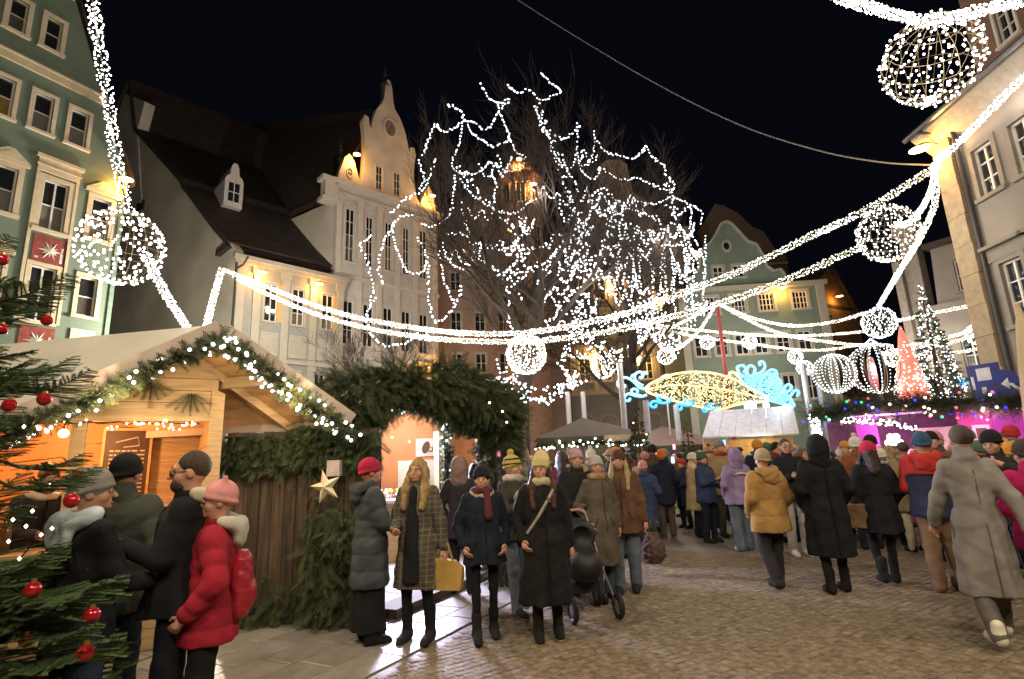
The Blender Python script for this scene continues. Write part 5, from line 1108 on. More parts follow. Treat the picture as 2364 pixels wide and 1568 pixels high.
for s in ([(1560, 330), (1500, 250), (1480, 170), (1470, 125), (1530, 110), (1560, 150), (1540, 190)], [(1600, 260), (1570, 160), (1610, 110), (1660, 140), (1650, 200)], [(1650, 280), (1640, 210), (1720, 190), (1770, 130), (1750, 70), (1710, 75), (1720, 115)], [(1720, 330), (1740, 240), (1830, 160), (1890, 170), (1880, 220), (1800, 260)], [(1800, 400), (1830, 300), (1910, 260), (1940, 290), (1900, 350)], [(1900, 470), (1960, 400), (2000, 330), (2040, 320), (2060, 360), (2010, 400)], [(1960, 520), (2050, 440), (2100, 380), (2140, 400), (2120, 450)], [(1780, 480), (1900, 510), (2020, 540), (2090, 550), (2060, 490), (2010, 430)]):
    neon(s, CYAN_L, 'tail_curl', .06)
q = MB(); nn_ = 0
tp = [(1560, 330), (1500, 200), (1640, 230), (1760, 200), (1900, 180), (1960, 330), (2080, 560), (1900, 510), (1780, 450)]
while nn_ < 620:
    x, y = random.uniform(1480, 2100), random.uniform(170, 570)
    if inside(x, y, tp): q.octa(fp(x, y)+Vector((0, random.uniform(-.15, .15), 0)), random.uniform(.03, .05)); nn_ += 1
q.build('tail_lights', CYAN_L, fish, kind='stuff')
for x in (1570, 1640, 1780, 2000): a = fp(x, 505+(x-1570)*.08); q = MB(); q.tube([a, a-Vector((0, 0, .55))], .11, 6); q.build('light_stub', BULB_C, fish)
for x in (700, 1300, 1800): q = MB(); a = fp(x, 480); q.tube([(a.x, 0, a.z), (a.x, 0, -f00.z)], .035, 5); q.build('support', simple('post_grey', (.40, .40, .44), .4, metal=.3), fish)
light('fish_light', f00+Vector((-2, -1.2, 0)), 60, (.5, .8, 1), .3); light('fish_light', f00+Vector((2.4, -1.2, 0)), 60, (.75, .9, 1), .3)
# ---------------- magenta stall with figures on its roof
SP0, SP1 = at(1905, 950, 13.4), at(2372, 950, 11.4); spd = Vector((SP1.x-SP0.x, SP1.y-SP0.y, 0)); spL = spd.length; spd.normalize(); spa = math.atan2(spd.y, spd.x); spn = Vector((spd.y, -spd.x, 0))
ms = thing('magenta_stall', 'magenta lit candy stall with dark fir clad roof edge and cream panels', 'market stall', (SP0.x, SP0.y, 0), spa)
MAG = mat('magenta_board', (.62, .06, .30), .6, .08, 2); MAG2 = mat('magenta_purple', (.45, .06, .42), .6, .08, 2)
def mbx(n, lo, hi, m, **k): q = MB(); q.box(lo, hi); return q.build(n, m, ms, **k)
zr = 2.42
mbx('roof', (-.3, -.2, zr), (spL+1, 3.0, zr+.12), simple('stall_roof', (.08, .05, .06), .8))
for i, (a, b, m) in enumerate(((.55, 1.0, MAG2), (2.5, 3.1, MAG), (3.1, 3.9, MAG2), (4.4, 5.2, MAG))): mbx('wall_panel', (a, .5, 0), (b-.01, .56, zr), m)
mbx('cream_panel', (1.75, .45, .6), (2.5, .5, 2.02), simple('cream_panel', (.55, .44, .38), .7)); mbx('pale_panel', (3.9, .47, 0), (4.38, .53, zr), simple('pale_panel', (.5, .46, .48), .6))
mbx('back_wall', (-.2, 2.4, 0), (spL+1, 2.5, zr), simple('stall_inner', (.5, .2, .4), .8)); mbx('counter', (.2, .1, 1.0), (spL+.6, .5, 1.06), simple('white_shelf', (.75, .73, .70), .5)); mbx('counter_front', (.2, .15, 0), (spL+.6, .2, 1.0), MAG)
mbx('window_frame', (2.72, .43, 1.62), (3.02, .47, 2.02), simple('white_shelf', (.75, .73, .70), .5)); mbx('window_picture', (2.78, .42, 1.68), (2.96, .43, 1.95), simple('dark_print', (.12, .05, .03), .5))
mbx('neon_strip', (.5, -.12, 2.33), (2.0, -.08, 2.37), mat('neon_pink', (1, .4, .9), emit=2.2, ecol=(.95, .45, 1)))
q = MB()
for i in range(60): q.ball((random.uniform(.6, 1.6), random.uniform(.25, .6), random.uniform(1.1, 1.5)), random.uniform(.04, .1), 7, 5, random.randrange(3))
q.build('candy', [simple('candy_pink', (.8, .25, .4), .4), simple('candy_white', (.8, .7, .75), .4), simple('candy_red', (.6, .05, .1), .4)], ms, True, kind='stuff')
for i in range(5): q = MB(); q.ball((1.15+.09*(i % 3)+.02*i, .3, 1.72+.13*(i//3)), .075, 10, 7); q.build('lamp_ball', mat('ball_lamp', (1, .9, .95), emit=4, ecol=(1, .90, .95)) if i == 0 else bpy.data.materials['ball_lamp'], ms, True)
MW = Matrix.Translation((SP0.x, SP0.y, 0)) @ Matrix.Rotation(spa, 4, 'Z')
for u, pw__, c in ((1.2, 60, (1, .45, .8)), (2.9, 36, (1, .45, .75)), (4.4, 36, (1, .5, .7))): light('stall_lamp', MW @ Vector((u, -.25, 2.15)), pw__, c, .12)
BC = [mat('bulb_blue', (.1, .1, 1), emit=1.7, ecol=(.015, .035, 1)), mat('bulb_green', (.1, 1, .5), emit=1.2, ecol=(.03, .80, .38)), mat('bulb_red', (1, .2, .3), emit=1.3, ecol=(1, .14, .25)), mat('bulb_ivory', (1, 1, .8), emit=2.5, ecol=(1, .95, .7))]
fir_garland('fir_garland', 'thick dark fir garland with blue, green and red lamps along the magenta stall roof', [MW @ Vector((u, -.28, zr+.05+.1*math.sin(u*1.3)-.0)) for u in (-.3, .5, 1.3, 2.2, 3.1, 4.0, 5.2)], .36, 420, 110, .03, None, nl=.07, colours=[BC[0], BC[0], BC[1], BC[2], BC[3]])
t = fir_garland('light_bunch', 'slanting row of white and blue lamps under the magenta stall eave', [MW @ Vector((.35, -.35, 2.28)), MW @ Vector((1.0, -.35, 2.2)), MW @ Vector((1.7, -.35, 2.02))], .07, 20, 90, .02, BULB_C, 'light bunch')
# cream and teal stall end with a fall of white lamps
t = fir_garland('light_bunch', 'dazzling fall of white lamps at the end of the magenta stall', [MW @ Vector((-.25, -.3, 2.35)), MW @ Vector((-.2, -.3, 1.75)), MW @ Vector((-.15, -.3, 1.5))], .12, 20, 120, .026, BULB_C, 'light bunch')
def roofpt(x, y, d=.9): 
    a = MW @ Vector((0, d, 0)); b = MW @ Vector((1, d, 0)); return onplane(x, y, a, b)
# two light ornaments on the roof
def ornament(label, x, y0, y1, wpx, top=False, slot=False, m=BULB_C):
    b, tpp = roofpt(x, y1), roofpt(x, y0); h = tpp.z-b.z; c = (b+tpp)/2; rr = wpx/1264*c.y/2*1.0; t = thing('light_ornament', label, 'light ornament', c)
    q = MB()
    for k in range(10):
        a = 2*PI*k/10; pr = [(rr*math.sin(w)*math.cos(a), rr*math.sin(w)*math.sin(a), h/2*math.cos(w)) for w in [PI*i/12 for i in range(13)]]
        q = MB(); q.tube(pr, .012, 4); q.build('rib', WIRE, t)
    q = MB()
    for k in range(20):
        a = 2*PI*k/20+.2
        if slot and abs(((a+PI/2+PI) % (2*PI))-PI) < .3: continue
        for i in range(19):
            w = PI*(i+.5)/19; q.octa((rr*math.sin(w)*math.cos(a), rr*math.sin(w)*math.sin(a), h/2*math.cos(w)), random.uniform(.010, .016))
    q.build('bulbs', m, t, kind='stuff')
    if top: q = MB(); q.tube([(-rr*.35, 0, h/2*.93), (0, 0, h/2*1.25), (rr*.35, 0, h/2*.93)], .02, 5); q.build('tip', m, t)
    q = MB(); q.tube([(0, 0, -h/2), (0, 0, -h/2-.3)], .04, 6); q.build('stand', WIRE, t)
    light('ornament_light', c+Vector((0, -.1, 0)), 10, (.85, .92, 1), .1)
ornament('round light ornament on the roof end of the magenta stall', 1926, 818, 908, 92)
ornament('onion shaped light ornament with open front on the magenta stall roof', 2022, 795, 908, 120, True, True)
q = MB(); c = roofpt(2016, 870, 1.0); q.lathe([(.001, -.35), (.08, -.3), (.1, 0), (.08, .4), (.001, .45)], (0, 0, 0), 12); cf = thing('candle_figure', 'pink and cream candle shape standing inside the onion ornament', 'candle', c); q.build('body', simple('candle_pink', (.55, .22, .25), .6), cf, True); q = MB(); q.lathe([(.085, .0), (.095, .2), (.07, .45), (.001, .5)], (0, 0, .02), 12); q.build('top', simple('candle_cream', (.55, .42, .33), .6), cf, True)
bt = roofpt(2175, 905, 1.2); tt = roofpt(2145, 648, 1.2); small_fir('tall dark fir strung with white lights on the magenta stall roof', (bt.x, bt.y, zr+.1), tt.z-zr-.1, .52, 21, 420, BULB_C, 1.1, br=.019)
rt = roofpt(2108, 905, .9); rtt = roofpt(2088, 752, .9); t = small_fir('glowing red tinsel cone tree beside the onion ornament', (rt.x, rt.y, zr+.1), rtt.z-zr-.1, .44, 22, 300, BULB_W, .0, 'tinsel tree', br=.019, needles=False)
q = MB(); Hh = rtt.z-zr-.1; q.lathe([(.40, 0), (.34, .16*Hh), (.30, .2*Hh), (.24, .5*Hh), (.17, .6*Hh), (.09, .86*Hh), (.02, Hh)], (0, 0, 0), 14); q.build('cone', mat('lit_red_cone', (1, .2, .14), emit=.62, ecol=(1, .26, .20)), t)
bf = thing('blue_star_light', 'small cyan and yellow light star at the foot of the lit roof fir', 'light star', roofpt(2222, 885, 1.0)); q = MB()
for k in range(6): a = PI*k/3; q.tube([(0, 0, 0), (.14*math.cos(a), 0, .14*math.sin(a))], .02, 5)
q.build('rays', CYAN_L, bf); q = MB(); q.tube([(0, .02, -.1), (0, .02, -.45)], .012, 4); q.build('stick', WIRE, bf)
# blue direction board behind
b0, b1 = at(2228, 842, 13.6), at(2352, 842, 12.6); bl = math.atan2(b1.y-b0.y, b1.x-b0.x); bw_ = (b1-b0).length; bs = thing('road_sign', 'blue road sign board with a white curved arrow above the magenta stall', 'road sign', b0-Vector((0, 0, .95)), bl)
q = MB(); q.box((0, 0, 0), (bw_*.62, .03, .9)); q.build('board', simple('sign_blue', (.010, .022, .20), .5), bs); q = MB(); q.prism([(bw_*.62, 0, -.05), (bw_, 0, -.15), (bw_*.98, 0, .35), (bw_*.85, 0, .62), (bw_*.62, 0, .72)], (0, .03, 0)); q.build('board', simple('sign_blue', (.010, .022, .20), .5), bs)
WHS = simple('sign_white', (.65, .66, .72), .5)
q = MB(); q.tube([(bw_*.93, -.006, -.05), (bw_*.90, -.006, .2), (bw_*.80, -.006, .33), (bw_*.70, -.006, .36)], .045, 4); q.build('arrow_shaft', WHS, bs); q = MB(); q.prism([(bw_*.74, -.004, .24), (bw_*.74, -.004, .50), (bw_*.60, -.004, .37)], (0, -.012, 0)); q.build('arrow_head', WHS, bs)
for lo, hi in (((.06, 0, .3), (.12, 0, .62)), ((.2, 0, .5), (.5, 0, .8)), ((.25, 0, .18), (.34, 0, .34))): q = MB(); q.box((lo[0], -.012, lo[2]), (hi[0], -.002, hi[2])); q.build('pictogram', WHS, bs)
for u in (.2, bw_*.8): q = MB(); q.tube([(u, .06, -b0.z+.95), (u, .06, .6)], .035, 6); q.build('post', simple('post_grey', (.40, .40, .44), .4, metal=.3), bs)
# folded parasol at the edge
ub = at(2424, 1000, 10.3); ut = at(2338, 706, 10.3); t = thing('folded_parasol', 'closed cream parasol standing upright before the pale corner house', 'parasol', (ub.x, ub.y, 0)); q = MB(); n = 14; Hh = ut.z
pr = []
for i in range(9):
    z = 1.2+(Hh-1.2)*i/8; r = .30*(1-i/8)**.7+.02
    pr.append([(r*(1+.22*(j % 2))*math.cos(2*PI*j/n), r*(1+.22*(j % 2))*math.sin(2*PI*j/n), z) for j in range(n)])
q.add([p for r in pr for p in r], [(i*n+j, i*n+(j+1) % n, (i+1)*n+(j+1) % n, (i+1)*n+j) for i in range(8) for j in range(n)]); q.build('canopy', mat('parasol_cloth', (.55, .45, .28), .85, .06, 4), t, True); q = MB(); q.tube([(0, 0, 0), (0, 0, Hh+.05)], .035, 8); q.build('pole', PINE, t)
# ---------------- foreground Christmas tree
XT = Vector((-3.55, 2.95, 0)); xt = thing('christmas_tree', 'large green fir with red glass baubles filling the near edge of the view', 'christmas tree', XT)
FIRN = [mat('near_needles', c, .6, .2, 5) for c in ((.085, .165, .05), (.11, .20, .06), (.065, .135, .045))]
q = MB(); q.tube([(0, 0, 0), (0, 0, 3.7)], [.09, .012], 8); q.build('trunk', TWB, xt)
def bough(seed, L):
    rnd = random.Random(seed); q = MB(); d = Vector((1, 0, 0)); n = int(L/.034)
    ax = [Vector((L*i/12, 0, -.10*L*math.sin(PI*i/12)+.10*(i/12)**2*L)) for i in range(13)]
    q.tube(ax, [.011*(1-i/13)+.002 for i in range(13)], 5, 3)
    for i in range(n):
        f = (i+.5)/n; p = ax[min(12, int(f*12))].lerp(ax[min(12, int(f*12)+1)], f*12-int(f*12))
        for s in (-1, 1):
            if f < .12: continue
            l = L*.42*(1-f)**.75+.06; dd = Vector((.75, s*rnd.uniform(.6, 1), rnd.uniform(-.12, .22))).normalized()
            sprig(q, p, dd, l, max(5, int(l/.0085)), .026, .0042, rnd.randrange(3), (0, 0, 1)); q.tube([p, p+dd*l], [.004, .002], 3, 3)
    sprig(q, ax[-3], d, .3*L, 30, .026, .0042, 1, (0, 0, 1))
    return q.mesh('bough', FIRN+[TWB])
BM = [bough(k, 1.0) for k in range(4)]
ga = 0
for k in range(230):
    f = (k/230)**.9; z = .12+3.45*f; L = 1.22*(1-f)**.75+.14; a = k*2.39996+random.uniform(-.2, .2); L *= .55 if 1.35 < z < 2.05 and math.cos(a+.15) > .2 else 1
    o = link('bough', BM[k % 4], xt, (0, 0, z)); o.scale = (L, L*1.0, L*1.0); o.rotation_euler = (random.uniform(-.3, .3), -random.uniform(-.25, .32)+.12*(1-f), a)
def bough_to(p, s=.9):
    p = Vector(p)-XT; h = Vector((p.x, p.y, 0)).normalized(); o = link('bough', BM[random.randrange(4)], xt, p-h*(s*1.0)+Vector((0, 0, .05))); o.scale = (s, s, s); o.rotation_euler = (random.uniform(-.2, .2), random.uniform(-.05, .08), math.atan2(h.y, h.x))
for x, y, Y, s in ((252, 1392, 2.5, .8), (215, 1130, 2.6, .4), (150, 690, 2.9, .7), (165, 860, 2.8, .5), (200, 905, 2.75, .5), (240, 1540, 2.4, .8), (150, 1440, 2.4, .8), (120, 1330, 2.45, .7)): bough_to(at(x, y, Y), s)
RED = mat('red_glass', (.42, .012, .02), .06, 0, spec=.8, metal=.35)
bq = MB(); bq.ball((0, 0, 0), .031, 14, 9); bme = bq.mesh('bauble', RED, True); cq = MB(); cq.lathe([(.001, .041), (.010, .041), (.011, .028), (.012, .028)], (0, 0, 0), 8); cme = cq.mesh('cap', simple('bauble_gold', (.5, .35, .12), .3, metal=.8))
wh = ('level with the fir tip twigs over the hut roof', 'beside the hut eave', 'in front of the vendor', 'beside the grey beanie', 'low by the dark blue jeans', 'near the lowest fir bough', 'close to the frame edge beside the hut roof', 'half hidden in the middle boughs')
bl_ = ((108, 740, 2.75, .9), (102, 922, 2.62, 1), (22, 936, 2.5, .95), (165, 1156, 2.45, 1), (76, 1362, 2.4, 1.05), (212, 1420, 2.42, 1), (198, 1506, 2.38, 1.05), (60, 1480, 2.45, .8), (5, 600, 2.7, 1), (4, 760, 2.7, .9), (180, 1100, 2.7, .7))
lbs = ('red bauble on the branch tip over the hut roof', 'red bauble beside the short rake garland of the hut', 'pinkish red bauble low beside the hut gable at the frame edge', 'bright red bauble touching the pale blue hood', 'dull red bauble with gold cap in the lower boughs', 'red bauble on a bough tip over the blue jeans', 'shiny red bauble lowest of all on the fir', 'small red bauble deep in the lowest boughs', 'red bauble on the frame edge beside the sage green house', 'red bauble on the frame edge beside the banner house', 'small red bauble just above the bright one by the hood')
for (x, y, Y, s), lb in zip(bl_, lbs):
    bough_to(at(x+10, y-24, Y), .5); t = thing('bauble', lb, 'bauble', at(x, y, Y), 0, 'red baubles on the foreground fir'); t.scale = (s, s, s); link('glass', bme, t); link('cap', cme, t)
t = thing('fairy_lights', 'a few warm fairy lights deep in the foreground fir', 'string lights', XT); q = MB(); q.octa((0, 0, 0), .010); me = q.mesh('bulb', BULB_A)
for x, y in ((60, 1215), (20, 1250), (95, 1235), (45, 1290), (30, 1200), (75, 1180), (120, 1220), (15, 1320), (55, 985), (115, 1120)): link('bulb', me, t, at(x, y, 2.55)-XT)
q = MB(); q.tube([at(x, y, 2.6)-XT for x, y in ((60, 1215), (20, 1250), (95, 1235), (45, 1290))], .004, 3); q.build('cable', CABLE, t)
# ================================================================ people: bodies and clothes grown as smooth distance fields
BIG = 9.0
class Field:
    def __init__(s, lo, hi, h):
        s.h = h; s.lo = np.array(lo, np.float32)-2*h; n = np.ceil((np.array(hi)-s.lo+2*h)/h).astype(int)+1
        s.n = n; s.ax = [s.lo[i]+h*np.arange(n[i], dtype=np.float32) for i in range(3)]; s.D = np.full(n, BIG, np.float32)
    def sub(s, lo, hi):
        sl = []
        for i in range(3):
            a = max(0, int((lo[i]-s.lo[i])/s.h)); b = min(s.n[i], int((hi[i]-s.lo[i])/s.h)+2)
            if b-a < 1: return None, None
            sl.append(slice(a, b))
        X = s.ax[0][sl[0]][:, None, None]; Y = s.ax[1][sl[1]][None, :, None]; Z = s.ax[2][sl[2]][None, None, :]
        return tuple(sl), (X, Y, Z)
    def join(s, sl, d, k, op='u'):
        a = s.D[sl]
        if op == 'cut': s.D[sl] = np.maximum(a, -d); return
        if k <= 0: s.D[sl] = np.minimum(a, d); return
        h = np.maximum(k-np.abs(a-d), 0)/k; s.D[sl] = np.minimum(a, d)-h*h*k*.25
    def cap(s, a, b, ra, rb=None, k=.03, op='u', quilt=None, flat=1.0):
        rb = ra if rb is None else rb; a = np.array(a, np.float32); b = np.array(b, np.float32); m = max(ra, rb)+k+.03
        sl, P = s.sub(np.minimum(a, b)-m, np.maximum(a, b)+m)
        if sl is None: return
        d = b-a; L = max(float(d@d), 1e-8)
        t = np.clip(((P[0]-a[0])*d[0]+(P[1]-a[1])*d[1]+(P[2]-a[2])*d[2])/L, 0, 1)
        q = np.sqrt((P[0]-a[0]-t*d[0])**2+((P[1]-a[1]-t*d[1])*flat)**2+(P[2]-a[2]-t*d[2])**2)
        r = ra+(rb-ra)*t
        if quilt: r = r+quilt[1]*(np.abs(np.sin(np.pi*t*math.sqrt(L)/quilt[0]))**.6-.6)
        s.join(sl, q-r, k, op)
    def ell(s, c, r, k=.03, op='u', R=None):
        c = np.array(c, np.float32); m = max(r)+k+.02
        sl, P = s.sub(c-m, c+m)
        if sl is None: return
        x, y, z = P[0]-c[0], P[1]-c[1], P[2]-c[2]
        if R is not None: x, y, z = (R[0][0]*x+R[1][0]*y+R[2][0]*z, R[0][1]*x+R[1][1]*y+R[2][1]*z, R[0][2]*x+R[1][2]*y+R[2][2]*z)
        k0 = np.sqrt((x/r[0])**2+(y/r[1])**2+(z/r[2])**2); k1 = np.sqrt((x/r[0]**2)**2+(y/r[1]**2)**2+(z/r[2]**2)**2)+1e-6
        s.join(sl, k0*(k0-1)/k1, k, op)
    def col(s, zs, rx, ry, cx=None, cyy=None, k=.03, quilt=None, fold=0., op='u', ph=0., rim=.03):
        """upright body of elliptical sections between zs[0] and zs[-1]"""
        o = np.argsort(zs); zs = np.array(zs)[o]; rx = np.array(rx)[o]; ry = np.array(ry)[o]
        cx = np.zeros(len(zs)) if cx is None else np.array(cx)[o]; cyy = np.zeros(len(zs)) if cyy is None else np.array(cyy)[o]
        m = max(rx.max(), ry.max())+k+.06
        sl, P = s.sub((cx.min()-m, cyy.min()-m, zs[0]-.1), (cx.max()+m, cyy.max()+m, zs[-1]+.1))
        if sl is None: return
        Z = P[2][0, 0]; f = lambda v: np.interp(Z, zs, v)[None, None, :].astype(np.float32)
        RX, RY, CX, CY = f(rx), f(ry), f(cx), f(cyy)
        x, y = P[0]-CX, P[1]-CY
        if quilt:
            e = (quilt[1]*(np.abs(np.sin(np.pi*(Z-zs[0])/quilt[0]))**.6-.6))[None, None, :].astype(np.float32); RX = RX+e; RY = RY+e
        if fold:
            a = np.arctan2(y, x); w = np.clip((1-(Z-zs[0])/max(zs[-1]-zs[0], .1)), .1, 1)[None, None, :].astype(np.float32)
            e = fold*w*(np.sin(a*5+ph+Z[None, None, :]*3)+.6*np.sin(a*9-ph*2+Z[None, None, :]*5)); RX = RX+e; RY = RY+e
        d = (np.sqrt((x/RX)**2+(y/RY)**2)-1)*np.minimum(RX, RY)
        zc = (np.abs(Z-(zs[0]+zs[-1])/2)-(zs[-1]-zs[0])/2)[None, None, :].astype(np.float32)
        d = np.maximum(d, zc); s.join(sl, d.astype(np.float32), k, op)
    def wrinkle(s, amp, fr, seed):
        X, Y, Z = s.ax[0][:, None, None], s.ax[1][:, None, None], s.ax[2][None, None, :]; Y = s.ax[1][None, :, None]
        s.D += (amp*(np.sin(X*fr+seed+2.1*np.sin(Z*fr*.6+seed))*np.sin(Z*fr*.8+Y*fr*.7+seed*1.7))).astype(np.float32)
    def mesh(s, name, mats, pick=None):
        D = s.D; S = D < 0
        if not S.any(): return None
        c = np.zeros(np.array(D.shape)-1, np.int8); off = [(i, j, k) for i in (0, 1) for j in (0, 1) for k in (0, 1)]; n = D.shape
        for o in off: c += S[o[0]:n[0]-1+o[0], o[1]:n[1]-1+o[1], o[2]:n[2]-1+o[2]]
        act = (c > 0) & (c < 8); I = np.argwhere(act); idx = np.full(c.shape, -1, np.int32); idx[act] = np.arange(len(I))
        V = np.stack([D[I[:, 0]+o[0], I[:, 1]+o[1], I[:, 2]+o[2]] for o in off], 1); pos = np.zeros((len(I), 3)); cnt = np.zeros(len(I)); offa = np.array(off, float)
        for a in range(8):
            for b in range(a+1, 8):
                if np.abs(offa[a]-offa[b]).sum() == 1:
                    w = (V[:, a] < 0) != (V[:, b] < 0); t = V[:, a]/(V[:, a]-V[:, b]+1e-12); q = offa[a]+(offa[b]-offa[a])*t[:, None]; pos[w] += q[w]; cnt += w
        P = s.lo+s.h*(I+pos/cnt[:, None]); F = []
        for ax in range(3):
            u, v = (ax+1) % 3, (ax+2) % 3; sa = [slice(0, None)]*3; sb = [slice(0, None)]*3; sa[ax] = slice(0, -1); sb[ax] = slice(1, None)
            E = np.argwhere(S[tuple(sa)] != S[tuple(sb)]); E = E[(E[:, u] > 0) & (E[:, v] > 0) & (E[:, u] < n[u]-1) & (E[:, v] < n[v]-1)]
            if not len(E): continue
            def g(du, dv): q = E.copy(); q[:, u] -= du; q[:, v] -= dv; return idx[q[:, 0], q[:, 1], q[:, 2]]
            f = np.stack([g(1, 1), g(0, 1), g(0, 0), g(1, 0)], 1); fl = ~S[E[:, 0], E[:, 1], E[:, 2]]; f[fl] = f[fl][:, ::-1]; F.append(f)
        F = np.concatenate(F); F = F[(F >= 0).all(1)]
        me = bpy.data.meshes.new(name); me.vertices.add(len(P)); me.vertices.foreach_set('co', P.astype(np.float32).ravel()); me.loops.add(F.size); me.loops.foreach_set('vertex_index', F.astype(np.int32).ravel())
        me.polygons.add(len(F)); me.polygons.foreach_set('loop_start', np.arange(0, F.size, 4, dtype=np.int32)); me.polygons.foreach_set('loop_total', np.full(len(F), 4, np.int32)); me.polygons.foreach_set('use_smooth', np.ones(len(F), bool))
        for m in mats: me.materials.append(m)
        if pick is not None: me.polygons.foreach_set('material_index', pick(P[F].mean(1)).astype(np.int32))
        me.update(); me.validate(); return me
def ik(a, b, l1, l2, pole):
    a, b = np.array(a, float), np.array(b, float); d = b-a; L = np.linalg.norm(d); L2 = min(L, (l1+l2)*.999); d = d/max(L, 1e-6); b = a+d*L2
    x = (l1*l1-l2*l2+L2*L2)/(2*L2); h = math.sqrt(max(l1*l1-x*x, 0)); p = np.array(pole, float); p = p-d*(p@d); p = p/max(np.linalg.norm(p), 1e-6); return a+d*x+p*h, b
ARMS = dict(down=(.27, .02, .80), pocket=(.215, -.11, .93), front=(.10, -.30, 1.06), phone=(.07, -.30, 1.20), bag=(.28, .0, .79), swingf=(.24, -.24, .88), swingb=(.26, .22, .88), chest=(.04, -.22, 1.16), reach=(.12, -.46, 1.10), up=(.16, -.24, 1.36), fold=(-.06, -.20, 1.12))
sx_ = lambda i: -1 if i == 0 else 1
def person(label, loc, yaw, H=1.70, arms=('down', 'down'), stride=0., coat=(.03, .03, .035), hem=.78, flare=.02, puff=None, bulk=1.0, legs=(.03, .035, .05), legw=1.0, skirt=None,
           shoes=(.02, .02, .022), sole=None, hat=None, hair=None, hairlong=0., scarf=None, hood=None, hoodup=None, turn=0., nod=0., lean=0., beard=None, glasses=False, fur=None, face=True, detail=2, group='people at the Christmas market', inner=None, skin=None, bun=False, boots=0., tail=False, check=None):
    """faces -y; detail 2 near, 1 middle, 0 crowd"""
    h = (.024, .013, .0095)[detail]; hc = (.026, .016, .012)[detail]; s = H/1.72
    t = thing('person', label, 'person', loc, yaw, group); seed = random.uniform(0, 9)
    sk = M.setdefault(('skin', skin), SKIN if skin is None else mat('skin', skin, .55, .08, 14, spec=.4))
    ly = lambda z: -lean*max(0, z-.9)                       # forward lean grows with height
    def P(x, y, z): return np.array((x, y+ly(z), z))
    hip = [P(sx*.095, 0, .90) for sx in (-1, 1)]; ank = [np.array((sx*(.10+.02*(stride == 0)), sx*stride*.5, .085+(.05 if sx*stride > .2 else 0))) for sx in (-1, 1)]
    knee = []
    for i in (0, 1): k_, b_ = ik(hip[i], ank[i], .415, .403, (0, -1, 0)); knee.append(k_); ank[i] = b_
    sh = [P(sx*.175*bulk**.4, 0, 1.385) for sx in (-1, 1)]; wr = []; el = []
    for i, sx in ((0, -1), (1, 1)):
        a = ARMS[arms[i]] if isinstance(arms[i], str) else arms[i]; w = np.array((sx*a[0], a[1]+ly(a[2]), a[2])); e, w = ik(sh[i], w, .285, .255, (sx*.55, .8 if arms[i] != 'up' else -.1, -.35)); el.append(e); wr.append(w)
    Rh = (Matrix.Rotation(turn, 3, 'Z') @ Matrix.Rotation(nod, 3, 'X')); nk = P(0, .0, 1.49); RA = [[Rh[i][j] for j in range(3)] for i in range(3)]
    hp = lambda x, y, z: nk+np.array(Rh @ Vector((x, y, z-1.49)))
    # body: one continuous skin
    F = Field((-.42, -.62, 0), (.42, .45, 1.78), h)
    for i in (0, 1):
        lw_ = min(1, legw); F.cap(hip[i], knee[i], .070*lw_, .050*lw_, .04); F.cap(knee[i], ank[i], .050*lw_, .034*lw_, .03); F.cap(ank[i], ank[i]+np.array((0, -.12, -.05)), .03, .024, .02)
        F.cap(sh[i]-np.array((sx_(i)*.02, 0, .01)), el[i], .040, .034, .03); F.cap(el[i], wr[i], .034, .026, .02)
    F.col((.86, 1.0, 1.15, 1.3, 1.4, 1.45), (.14, .13, .12, .135, .125, .07), (.09, .085, .08, .085, .07, .055), cyy=[ly(z) for z in (.86, 1.0, 1.15, 1.3, 1.4, 1.45)], k=.05)
    F.cap(P(0, .02, 1.42), hp(0, .012, 1.54), .054, .048, .03)
    F.ell(hp(0, .012, 1.612), (.074, .094, .104), .02, R=RA); F.ell(hp(0, -.030, 1.545), (.050, .058, .058), .035, R=RA)
    if detail:
        F.cap(hp(0, -.082, 1.612), hp(0, -.108, 1.574), .009, .014, .012); F.cap(hp(-.04, -.074, 1.628), hp(.04, -.074, 1.628), .010, .010, .02)
        for sx in (-1, 1): F.ell(hp(sx*.077, .012, 1.59), (.010, .022, .032), .01, R=RA); F.ell(hp(sx*.033, -.097, 1.603), (.014, .009, .010), op='cut', R=RA); F.ell(hp(sx*.042, -.052, 1.57), (.024, .024, .024), .02, R=RA)
        F.ell(hp(0, -.078, 1.514), (.020, .016, .016), .02, R=RA); F.ell(hp(0, -.086, 1.538), (.024, .010, .011), .008, R=RA)
    for i, sx in ((0, -1), (1, 1)):
        d = wr[i]-el[i]; d = d/np.linalg.norm(d); inn = np.array((-sx*1.0, 0, .0)) if abs(d[2]) > .6 else np.array((-sx*.6, 0, .8)); inn = inn-d*(d@inn); inn /= np.linalg.norm(inn); side = np.cross(d, inn); 
        if side[1] > 0 and abs(d[2]) > .6: side = -side
        F.cap(wr[i], wr[i]+d*.075, .024, .030, .015, flat=1.0)
        for f, (o, L) in enumerate(((-.027, .068), (-.009, .078), (.009, .074), (.027, .058))):
            b = wr[i]+d*.085-side*o; m1 = b+(d*.85+inn*.45)*L*.55; F.cap(b, m1, .0095, .009, .006); F.cap(m1, m1+(d*.45+inn*.85)*L*.5, .009, .0075, .004)
        b = wr[i]+d*.03+side*.024; m1 = b+(d*.6+side*.6+inn*.3)*.045; F.cap(b, m1, .012, .011, .01); F.cap(m1, m1+(d*.9+inn*.4)*.032, .011, .009, .004)
    parts = [('body', F.mesh('body', [sk]))]
